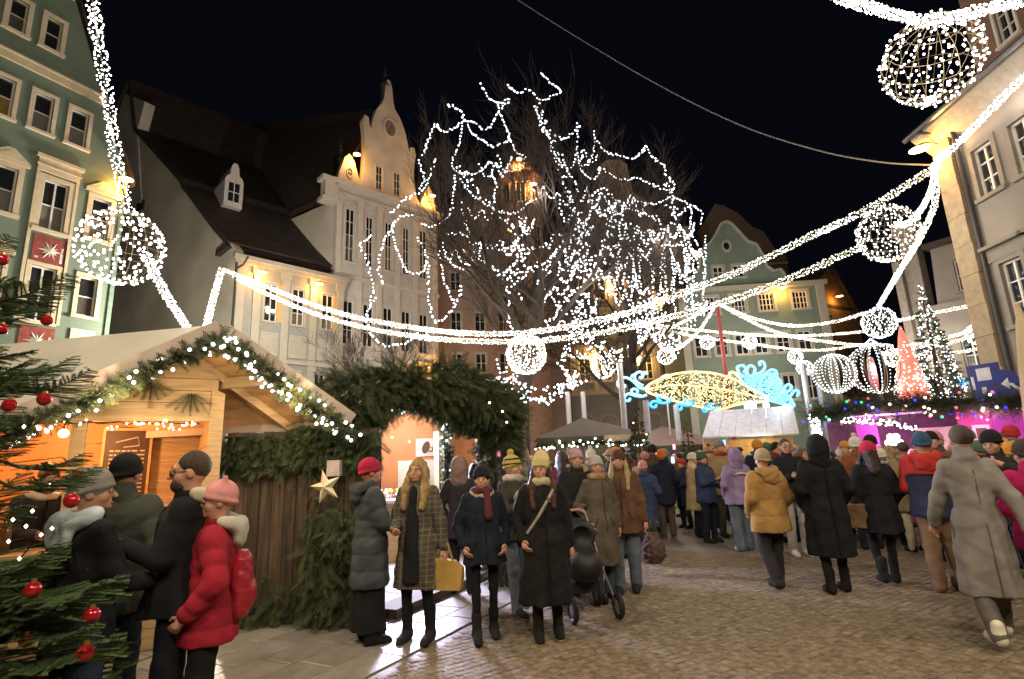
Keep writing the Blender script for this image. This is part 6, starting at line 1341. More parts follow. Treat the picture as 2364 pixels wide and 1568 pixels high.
    # trousers or skirt
    if skirt is None:
        F = Field((-.34, -.5, 0), (.34, .5, 1.02), hc)
        for i in (0, 1):
            F.cap(hip[i], knee[i], .090*legw, .074*legw, .04); F.cap(knee[i], ank[i]+np.array((0, .01, -.02 if legw > .95 else -.01)), .072*legw, (.062 if legw > .95 else .06)*legw, .02)
        F.col((.80, .9, 1.0), (.155, .155, .145), (.11, .115, .105), k=.04); F.wrinkle(.005, 30, seed); parts.append(('trousers', F.mesh('trousers', [cloth(legs)])))
    else:
        F = Field((-.45, -.45, 0), (.45, .45, 1.05), hc); F.col((skirt[1], .7, 1.0), (skirt[2], .19, .15), (skirt[2]*.8, .15, .12), fold=.018, ph=seed); parts.append(('skirt', F.mesh('skirt', [cloth(skirt[0])])))
        if skirt[1] > .2:
            F = Field((-.34, -.5, 0), (.34, .5, 1.0), hc)
            for i in (0, 1): F.cap(hip[i], knee[i], .08, .056, .03); F.cap(knee[i], ank[i], .056, .04, .02)
            parts.append(('tights', F.mesh('tights', [cloth(legs)])))
    for i in (0, 1):
        F = Field(ank[i]-np.array((.12, .26, .10)), ank[i]+np.array((.12, .14, .12+boots)), hc*.8); a = ank[i]
        F.cap(a+np.array((0, .03, -.035)), a+np.array((0, -.14, -.045)), .047, .042, .02); F.cap(a+np.array((0, .015, -.01)), a+np.array((0, -.09, -.035)), .05, .042, .02); F.cap(a+np.array((0, .01, .02)), a+np.array((0, .015, .06+boots)), .048, .055 if boots else .045, .03); F.cap(a+np.array((0, -.13, -.05)), a+np.array((0, -.17, -.055)), .04, .03, .02)
        sz = a[2]-.088
        sl, PP = F.sub((-9, -9, -9), (9, 9, sz)); F.D[sl] = np.maximum(F.D[sl], sz-PP[2]) if sl else 0
        F.D = np.maximum(F.D, (sz+.004)-F.ax[2][None, None, :])
        ms = [cloth(shoes), cloth(sole or shoes)]; parts.append(('shoe', F.mesh('shoe', ms, lambda q, z=sz: (q[:, 2] < z+.035).astype(int))))
    # coat with sleeves
    b = bulk; fz = 1.0 if flare < .08 else 1.2
    zs = (hem, max(hem+.02, .92), 1.06, 1.22, 1.34, 1.405, 1.45, 1.49); rx = (.198*b+flare, .193*b+flare*.5*fz, .175*b, .185*b, .185*b, .14*b, .085, .075); ry = (.160*b+flare, .152*b+flare*.5, .138*b, .14*b, .13*b, .105, .08, .072)
    F = Field((-.62, -.75, min(hem-.05, .7)), (.62, .6, 1.6), hc)
    q_ = puff; F.col(zs, rx, ry, cyy=[ly(z) for z in zs], k=.02, quilt=q_, fold=.012 if not puff else .004, ph=seed)
    ar = 1.15 if puff else 1.0
    for i, sx in ((0, -1), (1, 1)):
        F.cap(sh[i]-np.array((sx*.02, 0, .0)), el[i], .072*ar*b**.5, .062*ar, .05, quilt=q_); w2 = wr[i]-(wr[i]-el[i])*.06; F.cap(el[i], w2, .062*ar, .05*ar, .025, quilt=q_)
    if not hood and not hoodup: F.cap(P(0, .03, 1.455), P(0, .02, 1.50), .085, .075, .02)
    F.wrinkle(.007 if not puff else .003, 17, seed); F.wrinkle(.003, 38, seed+2)
    parts.append(('coat', F.mesh('coat', [check or cloth(coat)])))
    if detail == 2 and not check:
        dk = cloth(tuple(c*.45 for c in coat)); fy = lambda z, o: np.interp(z, sorted(zs), np.array(ry)[np.argsort(zs)])+o
        q = MB(); q.tube([(.012, -fy(z, .004)+ly(z), z) for z in np.linspace(hem+.01, 1.40, 14)], .007, 5); me_ = q.mesh('zip', dk); parts.append(('zip', me_))
        for sx in (-1, 1):
            q = MB(); zz = max(hem+.13, .93); q.tube([(sx*x_, -fy(z_, .003)*math.sqrt(max(.05, 1-(x_/.22)**2))+ly(z_), z_) for x_, z_ in ((.085, zz+.05), (.11, zz), (.13, zz-.06))], .007, 5); parts.append(('pocket', q.mesh('pocket', dk)))
        if hem < .6: q = MB(); q.tube([(0, fy(z, .004)+ly(z), z) for z in np.linspace(hem+.01, 1.36, 14)], .006, 5); parts.append(('seam', q.mesh('seam', dk)))
    def shell(nm, c, m, fn, hh=None): 
        F = Field(np.array(c)-.36, np.array(c)+.36, hh or hc*.85); fn(F); me = F.mesh(nm, [m]); 
        if me: parts.append((nm, me))
    hc_ = hp(0, 0, 1.6)
    if hood:
        def fn(F):
            for k in range(9):
                a = PI*(k/8)-.0; c = P(math.cos(a)*.115, .055+math.sin(a)*.085, 1.47-.03*math.sin(a)); c2 = P(math.cos(a+PI/8)*.115, .055+math.sin(a+PI/8)*.085, 1.47-.03*math.sin(a+PI/8)); F.cap(c, c2, .042, .042, .03)
            F.ell(P(0, .15, 1.38), (.115, .05, .10), .05); F.wrinkle(.006, 40, seed)
        shell('hood', P(0, .08, 1.45), cloth(hood), fn)
    if hoodup:
        def fn(F):
            F.ell(hp(0, .035, 1.60), (.118, .135, .155), .02, R=RA); F.cap(P(0, .03, 1.43), hp(0, .02, 1.52), .115, .11, .05); F.ell(hp(0, -.14, 1.585), (.072, .13, .105), op='cut', R=RA); F.wrinkle(.005, 40, seed)
        shell('hood', hc_, cloth(hoodup), fn)
    if fur:
        def fn(F):
            n = 12
            for k in range(n):
                a0, a1 = 2*PI*k/n, 2*PI*(k+1)/n; F.cap(hp(.085*math.sin(a0), -.085, 1.59+.12*math.cos(a0)), hp(.085*math.sin(a1), -.085, 1.59+.12*math.cos(a1)), .028, .028, .02)
        if hoodup: shell('fur_trim', hc_, cloth(fur), fn)
        else:
            def fn2(F):
                for k in range(10):
                    a0, a1 = 2*PI*k/10, 2*PI*(k+1)/10; F.cap(P(.10*math.sin(a0), .015-.085*math.cos(a0), 1.455+.03*math.cos(a0+PI)), P(.10*math.sin(a1), .015-.085*math.cos(a1), 1.455+.03*math.cos(a1+PI)), .036, .036, .02)
            shell('collar', P(0, 0, 1.45), cloth(fur), fn2)
    if scarf:
        def fn(F):
            for k in range(10):
                a0, a1 = 2*PI*k/10, 2*PI*(k+1)/10; F.cap(P(.082*math.sin(a0), .01-.082*math.cos(a0), 1.475), P(.082*math.sin(a1), .01-.082*math.cos(a1), 1.475), .038, .038, .03)
            F.wrinkle(.006, 50, seed)
            if tail: F.cap(P(.04, -.12, 1.44), P(.05, -.165, 1.22), .035, .045, .03)
        shell('scarf', P(0, -.05, 1.4), cloth(scarf), fn)
    if inner:
        def fn(F): F.ell(P(0, -.118, 1.33), (.05, .04, .14), .01)
        shell('inner_top', P(0, -.1, 1.3), cloth(inner), fn)
    if hair is not None:
        hm = M.setdefault(('hair', hair), mat('hair', hair, .5, .3, 6, .6, 40, spec=.4, stretch=(6, 6, 1)))
        def fn(F):
            if hairlong <= 0:
                F.ell(hp(0, .028, 1.635), (.083, .098, .098), .01, R=RA); F.ell(hp(0, -.115, 1.575), (.075, .085, .085), op='cut', R=RA); F.ell(hp(0, .01, 1.49), (.12, .12, .07), op='cut', R=RA)
                for sx in (-1, 1): F.ell(hp(sx*.085, .0, 1.585), (.02, .035, .04), op='cut', R=RA)
            else:
                F.ell(hp(0, .025, 1.63), (.088, .105, .105), .01, R=RA); zl = 1.49-hairlong
                F.cap(hp(0, .06, 1.56), P(0, .115, max(zl, 1.2)+.04), .085, .075, .05)
                for sx in (-1, 1): F.cap(hp(sx*.075, .0, 1.62), P(sx*.105, -.055, 1.43), .035, .045, .04); F.cap(P(sx*.105, -.055, 1.43), P(sx*.10, -.135, zl), .045, .032, .03)
                F.ell(hp(0, -.11, 1.555), (.058, .095, .105), op='cut', R=RA); F.wrinkle(.005, 60, seed)
            if hat: F.D += .007
            if bun: F.ell(hp(0, .13, 1.66), (.05, .045, .05), .02, R=RA)
        shell('hair', hc_-np.array((0, 0, .12 if hairlong else 0)), hm, fn)
    if beard:
        hm = M.setdefault(('hair', beard), mat('hair', beard, .7, .3, 6, .6, 40, stretch=(6, 6, 1)))
        def fn(F):
            F.ell(hp(0, -.045, 1.528), (.056, .058, .055), .01, R=RA); F.ell(hp(0, -.09, 1.60), (.07, .06, .052), op='cut', R=RA); F.ell(hp(0, .05, 1.56), (.1, .06, .1), op='cut', R=RA)
        shell('beard', hc_, hm, fn)
    if hat:
        kind, hcol = hat[0], hat[1]
        def fn(F):
            F.ell(hp(0, .018, 1.645), (.094, .113, .106 if kind != 'tall' else .125), .02, R=RA)
            if kind == 'tall': F.ell(hp(0, .05, 1.735), (.055, .06, .06), .06, R=RA)
            if kind == 'cat':
                for sx in (-1, 1): F.cap(hp(sx*.04, .03, 1.71), hp(sx*.075, .04, 1.765), .03, .012, .03)
            if kind == 'pom': F.ell(hp(0, .03, 1.775), (.042, .042, .042), .01, R=RA)
            # trim below the brim (tilted up at the forehead)
            F.ell(hp(0, -.0, 1.485), (.15, .17, .095), op='cut', R=RA); F.ell(hp(0, -.135, 1.555), (.13, .105, .083), op='cut', R=RA)
            for k in range(16):
                a0, a1 = 2*PI*k/16, 2*PI*(k+1)/16; g = lambda a: hp(.086*math.sin(a), .015-.102*math.cos(a), 1.642-.052*(1-math.cos(a))*.5)
                F.cap(g(a0), g(a1), .0165, .0165, .006)
            if kind == 'brim':
                for k in range(16):
                    a0, a1 = 2*PI*k/16, 2*PI*(k+1)/16; g = lambda a: hp(.115*math.sin(a), .012-.135*math.cos(a), 1.648); F.cap(g(a0), g(a1), .016, .016, .03)
        shell('hat', hc_+np.array((0, 0, .06)), cloth(hcol), fn)
        if len(hat) > 2:
            def fn2(F):
                for k in range(16):
                    a0, a1 = 2*PI*k/16, 2*PI*(k+1)/16
                    for z, r in ((1.70, .93), (1.645, 1.06)): g = lambda a: hp(.089*r*math.sin(a), .017-.106*r*math.cos(a), z-.018*(1-math.cos(a))*.5); F.cap(g(a0), g(a1), .011, .011, .004)
            shell('hat_band', hc_+np.array((0, 0, .06)), cloth(hat[2]), fn2)
    rt = Matrix.Scale(s, 4)
    for n_, me in parts:
        if me is None: continue
        o = link(n_, me, t); o.scale = (s*(1.0 if s > .97 else .98), s, s)
    if face and detail:
        ez = simple('eye', (.015, .012, .01), .25); br = simple('brow', tuple(hair) if hair else (.05, .03, .02), .8); lp = simple('lips', (.36, .11, .09), .5)
        eye_w = simple('eye_white', (.5, .47, .44), .3)
        for sx in (-1, 1):
            q = MB(); q.lathe([(.0145*math.sin(PI*i/5)+1e-5, -.0075*math.cos(PI*i/5)) for i in range(6)], (0, 0, 0), 8, 0, 1, .5)
            e = q.build('eye', [eye_w], t, True); e.location = Vector(hp(sx*.033, -.086, 1.603))*s; e.rotation_euler = (nod, 0, turn); e.scale = (s, s, s)
            q = MB(); q.ball((0, -.0055, 0), .0065, 7, 5); o = q.build('iris', ez, e, True)
            q = MB(); q.tube([(-.018, .004, -.002), (0, -.002, .004), (.018, .004, 0)], [.003, .0042, .003], 5); e = q.build('eyebrow', br, t); e.location = Vector(hp(sx*.034, -.090, 1.632))*s; e.rotation_euler = (nod, 0, turn)
        q = MB(); q.lathe([(.025*math.sin(PI*i/5)+1e-5, -.0062*math.cos(PI*i/5)) for i in range(6)], (0, 0, 0), 10, 0, 1, .35); e = q.build('lips', lp, t, True); e.location = Vector(hp(0, -.0935, 1.538))*s; e.rotation_euler = (nod, 0, turn); e.scale = (s, s, s)
        if glasses:
            q = MB()
            for sx in (-1, 1): q.tube([(sx*.034+.024*math.cos(a), -.098, 1.603+.019*math.sin(a)) for a in [2*PI*i/10 for i in range(10)]], .0028, 4, close=True); q.tube([(sx*.058, -.096, 1.606), (sx*.080, .01, 1.606)], .0025, 4)
            q.tube([(-.01, -.1, 1.606), (.01, -.1, 1.606)], .0025, 4)
            me = q.mesh('glasses', simple('black_frame', (.012, .012, .012), .3)); gm = Matrix.Translation(Vector(nk)) @ Rh.to_4x4() @ Matrix.Translation((0, 0, -1.49)); me.transform(gm); o = link('glasses', me, t); o.scale = (s, s, s)
    W = Matrix.Translation(Vector(loc)) @ Matrix.Rotation(yaw, 4, 'Z') @ Matrix.Scale(s, 4)
    return dict(t=t, W=W, wrist=wr, P=P, el=el, sh=sh)
YD = R_
def rot_to(p): return math.atan2(p.x, -p.y)              # yaw that faces away from / towards helpers
# ================================================================ the people in the photograph
BLK = (.012, .012, .014); NAVY = (.012, .016, .032); JEAN = (.045, .065, .105); JEANL = (.12, .15, .20)
def G(x, y): p = gnd(x, y); return (p.x, p.y, 0)
def A(x, Y): p = at(x, 1090, Y); return (p.x, p.y, 0)
CHECK = mat('checked_wool', (.115, .10, .072), .9, .1, 9)
_nt = CHECK.node_tree; _b = _nt.nodes['Principled BSDF']; _tc = _nt.nodes.new('ShaderNodeTexCoord'); _br = _nt.nodes.new('ShaderNodeTexBrick'); _br.offset = 0
_mp = _nt.nodes.new('ShaderNodeMapping'); _mp.inputs['Rotation'].default_value = (R_(90), 0, 0); _nt.links.new(_tc.outputs['Object'], _mp.inputs[0]); _nt.links.new(_mp.outputs[0], _br.inputs['Vector'])
_br.inputs['Scale'].default_value = 1; _br.inputs['Brick Width'].default_value = .052; _br.inputs['Row Height'].default_value = .052; _br.inputs['Mortar Size'].default_value = .007; _br.inputs['Mortar Smooth'].default_value = .5
_br.inputs['Color1'].default_value = (.055, .05, .038, 1); _br.inputs['Color2'].default_value = (.07, .06, .045, 1); _br.inputs['Mortar'].default_value = (.135, .118, .082, 1); _nt.links.new(_br.outputs['Color'], _b.inputs['Base Color'])
def thing_at(p, n, label, cat, **k): return thing(n, label, cat, p, **k)
# group at the hut
v = person('vendor leaning over the hut counter, dark jacket with pale fur collar, reddish hair tied back', (-4.86, 5.66, 0), YD(58), 1.80, ('reach', 'reach'), 0, coat=(.02, .022, .025), hem=.8, fur=(.55, .48, .38), hair=(.045, .014, .016), bun=True, nod=.55, lean=.42, detail=2)
p2 = person('man in grey beanie and black jacket with pale blue hood down, seen from behind', A(222, 3.25), YD(150), 1.69, ('front', 'pocket'), 0, coat=(.013, .013, .017), hem=.72, hat=('beanie', (.26, .25, .22)), hood=(.52, .60, .66), legs=(.03, .045, .085), hair=(.08, .06, .05), turn=YD(-28), detail=2, bulk=.98, flare=.0)
p3 = person('tall man in black beanie and dark olive quilted jacket with his back turned', A(293, 4.15), YD(186), 1.80, ('pocket', 'pocket'), 0, coat=(.052, .058, .046), hem=.70, puff=(.13, .013), bulk=1.12, hat=('beanie', (.012, .013, .016)), legs=(.02, .028, .05), detail=2, flare=.0)
p4 = person('bearded man with glasses, black jacket and cream hood, holding a drink towards the hut', A(440, 3.65), YD(-66), 1.79, ('pocket', 'phone'), 0, coat=(.010, .010, .012), hem=.80, hood=(.60, .52, .38), hair=(.055, .035, .022), beard=(.06, .038, .024), glasses=True, legs=(.010, .011, .016), bulk=1.08, nod=.06, detail=2)
p5 = person('woman in pink eared beanie and red quilted jacket smiling beside the pine hut', A(508, 3.62), YD(-68), 1.585, ('pocket', 'pocket'), 0, coat=(.34, .018, .035), hem=.72, puff=(.105, .010), bulk=1.0, hat=('cat', (.62, .27, .26)), hood=(.52, .49, .42), hair=(.03, .018, .014), legs=(.010, .010, .012), turn=YD(6), detail=2)
def bag(name, label, cat, W, build): t = thing(name, label, cat, W.to_translation(), W.to_euler().z); build(t); return t
def loc_of(P, x, y, z): return P['W'] @ Vector((x, y, z))
bp = thing('backpack', 'small glossy red backpack worn by the woman in the red jacket', 'backpack', loc_of(p5, 0, .175, 1.06), YD(-68)); F = Field((-.2, -.15, -.3), (.2, .2, .3), .013); F.col((-.24, -.2, 0, .18, .235), (.11, .13, .135, .115, .06), (.06, .08, .09, .075, .04), k=.02); F.ell((0, .07, -.08), (.09, .05, .10), .02); F.wrinkle(.004, 40, 1); bp.scale = (.82, .82, .82)
link('pack', F.mesh('pack', [mat('red_nylon', (.33, .015, .03), .38, .1, 8, .3, 30)]), bp); q = MB(); q.tube([(-.09, -.09, .2), (-.1, -.16, .26), (-.1, -.30, .15)], .014, 5); q.build('strap', cloth((.2, .01, .02)), bp); q = MB(); q.tube([(.09, -.09, .2), (.1, -.16, .26), (.1, -.30, .15)], .014, 5); q.build('strap', cloth((.2, .01, .02)), bp)
c = thing('drinking_cup', 'pale cup raised by the bearded man with glasses', 'cup', loc_of(p4, *(p4['wrist'][1]+np.array((-.0, -.09, .03))))); q = MB(); q.lathe([(.001, -.05), (.03, -.05), (.036, .055), (.03, .055), (.026, -.04)], (0, 0, 0), 12); q.build('cup', simple('cup_cream', (.5, .45, .36), .4), c, True); q = MB(); q.tube([(.03, 0, .03), (.06, 0, .02), (.06, 0, -.02), (.03, 0, -.03)], .006, 5); q.build('handle', simple('cup_cream', (.5, .45, .36), .4), c)
# group before the arch
p6 = person('woman in crimson hat and long charcoal quilted coat facing the archway', G(850, 1486), YD(118), 1.72, ('front', 'front'), 0, coat=(.058, .068, .078), hem=.52, puff=(.155, .012), bulk=1.08, flare=.02, hat=('beanie', (.36, .018, .055)), hood=(.05, .06, .068), skirt=((.012, .012, .014), .12, .20), hair=(.03, .012, .014), detail=2, legs=BLK, shoes=(.015, .012, .012))
p7 = person('woman with long blonde hair in a checked coat over a black dress', G(966, 1482), YD(-14), 1.71, ('front', 'bag'), 0, coat=(.115, .10, .072), hem=.50, flare=.04, hair=(.36, .24, .10), hairlong=.24, inner=BLK, legs=BLK, skirt=(BLK, .5, .2), boots=.16, shoes=(.02, .018, .02), detail=2, turn=YD(-8), legw=.8, check=CHECK)
q = MB()
for z in (0,):
    pass
fr = MB(); fr.box((-.09, -.20, .0), (.09, -.165, .72))
dr = thing('dress_front', 'black dress panel showing between the open checked coat fronts', 'dress', loc_of(p7, 0, 0, 0), YD(-14)) if False else None
F = Field((-.2, -.32, .5), (.2, .1, 1.45), .013); F.col((.56, .9, 1.2, 1.42), (.085, .075, .065, .04), (.05, .05, .05, .04), cyy=(-.185, -.16, -.115, -.085), k=.02); link('dress', F.mesh('dress', [cloth(BLK)]), p7['t'])
for k in range(6):                                          # woven check lines standing a hair proud of the coat
    pass
pb = thing('shopping_bag', 'mustard yellow fabric shopping bag held by the blonde woman', 'bag', loc_of(p7, .30, -.02, .48), YD(-14)); q = MB(); a, b_, hgt = .17, .055, .30
q.add([(-a*.92, -b_, 0), (a*.92, -b_, 0), (a*.92, b_, 0), (-a*.92, b_, 0), (-a, -b_*.8, hgt), (a*.55, -b_*.8, hgt*.86), (a*1.05, -b_*.5, hgt*.66), (a*1.05, b_*.5, hgt*.66), (a*.55, b_*.8, hgt*.86), (-a, b_*.8, hgt)], [(3, 2, 1, 0), (0, 1, 6, 5, 4), (2, 3, 9, 8, 7), (1, 2, 7, 6), (3, 0, 4, 9), (4, 5, 8, 9), (5, 6, 7, 8)]); q.build('pouch', mat('mustard_cloth', (.42, .27, .065), .85, .12, 6, .3, 20), pb); q = MB(); q.tube([(-.1, 0, hgt), (-.05, 0, hgt+.1), (.02, 0, hgt+.12), (.07, 0, hgt*.85)], .012, 5); q.build('handle', mat('mustard_handle', (.36, .23, .06), .85, .1, 6), pb)
cp = thing('drinking_cup', 'small cup passed between the crimson hat and the blonde woman', 'cup', loc_of(p6, 0, -.40, 1.08)); q = MB(); q.lathe([(.001, -.05), (.03, -.05), (.036, .055), (.03, .055), (.026, -.04)], (0, 0, 0), 12); q.build('cup', simple('cup_white', (.6, .58, .55), .4), cp, True); q = MB(); q.tube([(.03, 0, .03), (.06, 0, .02), (.06, 0, -.02), (.03, 0, -.03)], .006, 5); q.build('handle', simple('cup_white', (.6, .58, .55), .4), cp)
gl = thing('tissue', 'crumpled white tissue in the hand of the woman in the charcoal coat', 'tissue', loc_of(p6, .10, -.40, .93)); q = MB()
for i in range(9): q.add([(random.uniform(-.04, .04), random.uniform(-.03, .03), random.uniform(-.09, .04)) for _ in range(3)], [(0, 1, 2)])
q.build('folds', simple('tissue_white', (.62, .62, .65), .8), gl, kind='stuff')
p8 = person('woman in black beanie and short navy jacket with maroon scarf, walking in tight black leggings', G(1122, 1476), YD(10), 1.60, ('pocket', 'pocket'), .16, coat=(.012, .017, .028), hem=.74, flare=.03, hat=('beanie', (.012, .012, .016)), scarf=(.11, .022, .035), fur=(.42, .38, .30), legs=(.010, .010, .012), legw=.68, detail=2, tail=True, boots=.1, turn=YD(-12), hair=(.05, .03, .02), bulk=1.05)
p9 = person('woman in pale yellow beanie, long black coat and black boots with pale soles smiling', G(1268, 1476), YD(2), 1.68, ('pocket', 'down'), .10, coat=(.012, .0115, .012), hem=.34, flare=.06, hat=('tall', (.52, .45, .22)), hair=(.075, .03, .018), hairlong=.26, scarf=(.50, .45, .32), legw=.78, legs=(.02, .016, .014), boots=.10, shoes=(.014, .012, .012), sole=(.55, .45, .28), detail=2, turn=YD(-22), bulk=1.05)
st_ = thing('bag_strap', 'pale shoulder strap across the chest of the woman in the long black coat', 'strap', loc_of(p9, 0, 0, 0), YD(2)); q = MB(); q.tube([(.13, -.06, 1.40), (.06, -.135, 1.30), (-.06, -.165, 1.12), (-.17, -.12, .97)], .017, 5); q.build('webbing', cloth((.30, .28, .24)), st_); q = MB(); q.box((.03, -.155, 1.25), (.07, -.140, 1.29)); q.build('buckle', simple('buckle', (.3, .3, .3), .3, metal=.8), st_)
p10 = person('man in yellow and black striped beanie with light grey scarf and jeans walking', G(1198, 1420), YD(35), 1.70, ('phone', 'front'), .26, coat=(.04, .042, .032), hem=.80, hat=('pom', (.42, .34, .10), (.02, .02, .02)), scarf=(.42, .38, .33), legs=JEANL, shoes=(.02, .02, .022), sole=(.5, .5, .5), detail=2, turn=YD(28), hair=(.04, .03, .02))
gb = thing('shoulder_bag', 'pale grey padded bag carried on the chest of the man in the striped beanie', 'bag', loc_of(p10, -.02, -.24, 1.2), YD(35)); F = Field((-.2, -.15, -.2), (.2, .15, .2), .013); F.col((-.15, 0, .14), (.15, .16, .13), (.07, .08, .06), k=.02); F.wrinkle(.008, 35, 2); link('pouch', F.mesh('pouch', [cloth((.34, .31, .27))]), gb); q = MB(); q.tube([(.12, .05, .1), (.12, .14, .2), (.1, .25, .18)], .016, 5); q.build('strap', cloth((.34, .31, .27)), gb)
p11 = person('person in dusty pink beanie with a dark coat and fair beard pushing the pushchair', A(1332, 7.4), YD(4), 1.76, ('front', 'front'), 0, coat=(.015, .017, .018), hem=.72, hat=('beanie', (.42, .26, .29)), hair=(.25, .17, .09), beard=(.32, .22, .13), legs=BLK, detail=2, bulk=1.12)
p12 = person('person in light grey beanie and long taupe coat over jeans', G(1398, 1385), YD(16), 1.66, ('pocket', 'down'), .12, coat=(.105, .088, .066), hem=.42, flare=.035, hat=('beanie', (.40, .37, .36)), legs=JEAN, shoes=(.012, .012, .016), scarf=(.36, .25, .12), detail=2, turn=YD(-10), hair=(.3, .2, .1))
p13 = person('woman in brown beanie and brown jacket with long fair hair and pale jeans', G(1452, 1368), YD(-14), 1.72, ('pocket', 'bag'), .18, coat=(.115, .062, .036), hem=.72, flare=.02, hat=('beanie', (.075, .038, .022)), hair=(.42, .31, .16), hairlong=.24, legs=JEANL, legw=1.15, shoes=(.02, .022, .035), detail=2, bulk=1.12)
hb2 = thing('string_bag', 'full brown net bag with greenery held low by the woman in the brown jacket', 'bag', A(1492, 8.3)); hb2.location.z = .42; F = Field((-.25, -.22, -.32), (.25, .22, .25), .014); F.col((-.26, -.15, 0, .16), (.11, .17, .16, .07), (.09, .13, .13, .06), k=.02); F.wrinkle(.014, 45, 3); link('pouch', F.mesh('pouch', [cloth((.10, .065, .06))]), hb2); q = MB(); q.tube([(-.04, 0, .14), (-.04, 0, .36), (.04, 0, .36), (.04, 0, .14)], .012, 5); q.build('handle', cloth((.08, .05, .045)), hb2); q = MB(); [sprig(q, (0, 0, .1), (random.gauss(0, .4), random.gauss(0, .4), 1), .22, 10, .05, .008) for _ in range(10)]; q.build('greenery', FIRG[1], hb2)
# pushchair
pc = thing('pushchair', 'black pushchair with pale handle beside the long black coat', 'pushchair', G(1352, 1418), YD(14)); BK = simple('pram_black', (.012, .012, .013), .6); CH = simple('pram_metal', (.35, .33, .30), .3, metal=.8)
F = Field((-.3, -.4, .2), (.3, .35, 1.1), .014); F.ell((0, -.02, .52), (.20, .30, .20), .03); F.ell((0, .12, .80), (.21, .20, .19), .05); F.ell((0, -.20, .80), (.17, .24, .16), op='cut'); link('seat_shell', F.mesh('seat_shell', [BK]), pc)
for sx in (-1, 1):
    q = MB(); q.tube([(sx*.24, -.32, .13), (sx*.22, .0, .48), (sx*.21, .30, .92), (sx*.2, .36, 1.02)], .014, 6); q.build('frame', CH, pc); q = MB(); q.tube([(sx*.24, .26, .13), (sx*.22, .0, .48)], .014, 6); q.build('frame', CH, pc)
    for y in (-.32, .26):
        q = MB(); q.tube([(sx*.25, y+.105*math.cos(a), .13+.105*math.sin(a)) for a in [2*PI*i/16 for i in range(16)]], .026, 6, close=True); w = q.build('wheel', BK, pc); q = MB(); q.lathe([(.001, -.02), (.06, -.016), (.06, .016), (.001, .02)], (0, 0, 0), 10); q.T = None; o = q.build('hub', CH, w); o.location = (sx*.25, y, .13); o.rotation_euler = (0, PI/2, 0)
q = MB(); q.tube([(-.2, .36, 1.02), (-.15, .40, 1.05), (.15, .40, 1.05), (.2, .36, 1.02)], .018, 6); q.build('handle', simple('pram_grip', (.45, .25, .2), .6), pc); q = MB(); q.box((-.17, -.05, .22), (.17, .24, .34)); q.build('basket', BK, pc)
# people on the open paving
p14 = person('person in orange beanie and dark navy coat with brown trousers seen from behind', G(1545, 1243), YD(172), 1.75, ('pocket', 'pocket'), .1, coat=NAVY, hem=.66, hat=('beanie', (.55, .14, .03)), legs=(.09, .07, .05), detail=1, shoes=(.05, .04, .03), sole=(.4, .35, .3))
p15 = person('woman in cream beret and knee length cream coat looking at a lit phone', G(1616, 1240), YD(82), 1.66, ('phone', 'phone'), 0, coat=(.55, .42, .24), hem=.55, flare=.03, hat=('beanie', (.58, .52, .40)), legs=(.016, .02, .032), detail=1, nod=.25, bulk=1.08, legw=1.1)
ph1 = thing('phone', 'lit phone in the hand of the woman in the cream coat', 'phone', loc_of(p15, 0, -.38, 1.27), YD(82)); q = MB(); q.box((-.035, -.004, -.07), (.035, .004, .07)); q.build('case', simple('phone_black', (.02, .02, .02), .3), ph1); q = MB(); q.box((-.03, .0045, -.063), (.03, .006, .063)); q.build('screen', mat('phone_screen', (.6, .7, 1), emit=1.8, ecol=(.65, .75, 1)), ph1); ph1.rotation_euler = (-.7, 0, YD(82))
p16 = person('person in lilac hooded sweatshirt and blue jeans with back turned, hood up', G(1722, 1272), YD(186), 1.70, ('pocket', 'pocket'), .08, coat=(.27, .20, .36), hem=.78, hoodup=(.25, .185, .335), legs=(.11, .14, .19), shoes=(.55, .45, .42), detail=1, bulk=1.15, legw=1.25)
lg = MB(); lg.prism([loc_of(p16, x, .172, z) for x, z in ((-.12, 1.30), (-.05, 1.325), (.05, 1.33), (.12, 1.30), (.10, 1.275), (.04, 1.295), (-.04, 1.295), (-.10, 1.275))], (0, -.012, 0)); o = lg.build('back_print', simple('print_cream', (.55, .45, .42), .8)); o.parent = p16['t']; o.matrix_parent_inverse = (Matrix.Translation(p16['t'].location) @ Matrix.Rotation(YD(186), 4, 'Z')).inverted()
p17 = person('person in beige knit hat and ochre quilted jacket walking away in dark trousers', G(1800, 1362), YD(190), 1.66, ('pocket', 'pocket'), .30, coat=(.36, .21, .07), hem=.70, puff=(.20, .014), bulk=1.22, flare=.02, hat=('beanie', (.32, .26, .15)), hood=(.37, .22, .08), legs=(.03, .027, .03), shoes=(.02, .018, .02), detail=2, legw=1.15)
p18 = person('man with glasses in a black jacket and pale grey jeans facing the camera', G(1850, 1284), YD(-8), 1.83, ('chest', 'pocket'), .05, coat=(.012, .012, .014), hem=.82, hair=(.05, .035, .025), glasses=True, legs=(.30, .28, .28), shoes=(.6, .56, .5), detail=1, bulk=1.1)
p18b = person('person in rosy trousers behind the long black coat walker', G(1888, 1278), YD(20), 1.68, ('pocket', 'pocket'), .05, coat=(.03, .03, .035), hem=.80, hair=(.12, .08, .05), hairlong=.12, legs=(.32, .19, .16), shoes=(.6, .5, .45), detail=1)
p19 = person('figure in a long black hooded coat walking away alone', G(1938, 1370), YD(172), 1.80, ('pocket', 'pocket'), .12, coat=(.010, .010, .012), hem=.40, flare=.04, hoodup=(.010, .010, .012), legs=(.012, .012, .016), legw=.78, boots=.1, shoes=(.014, .012, .014), detail=2, bulk=1.08)
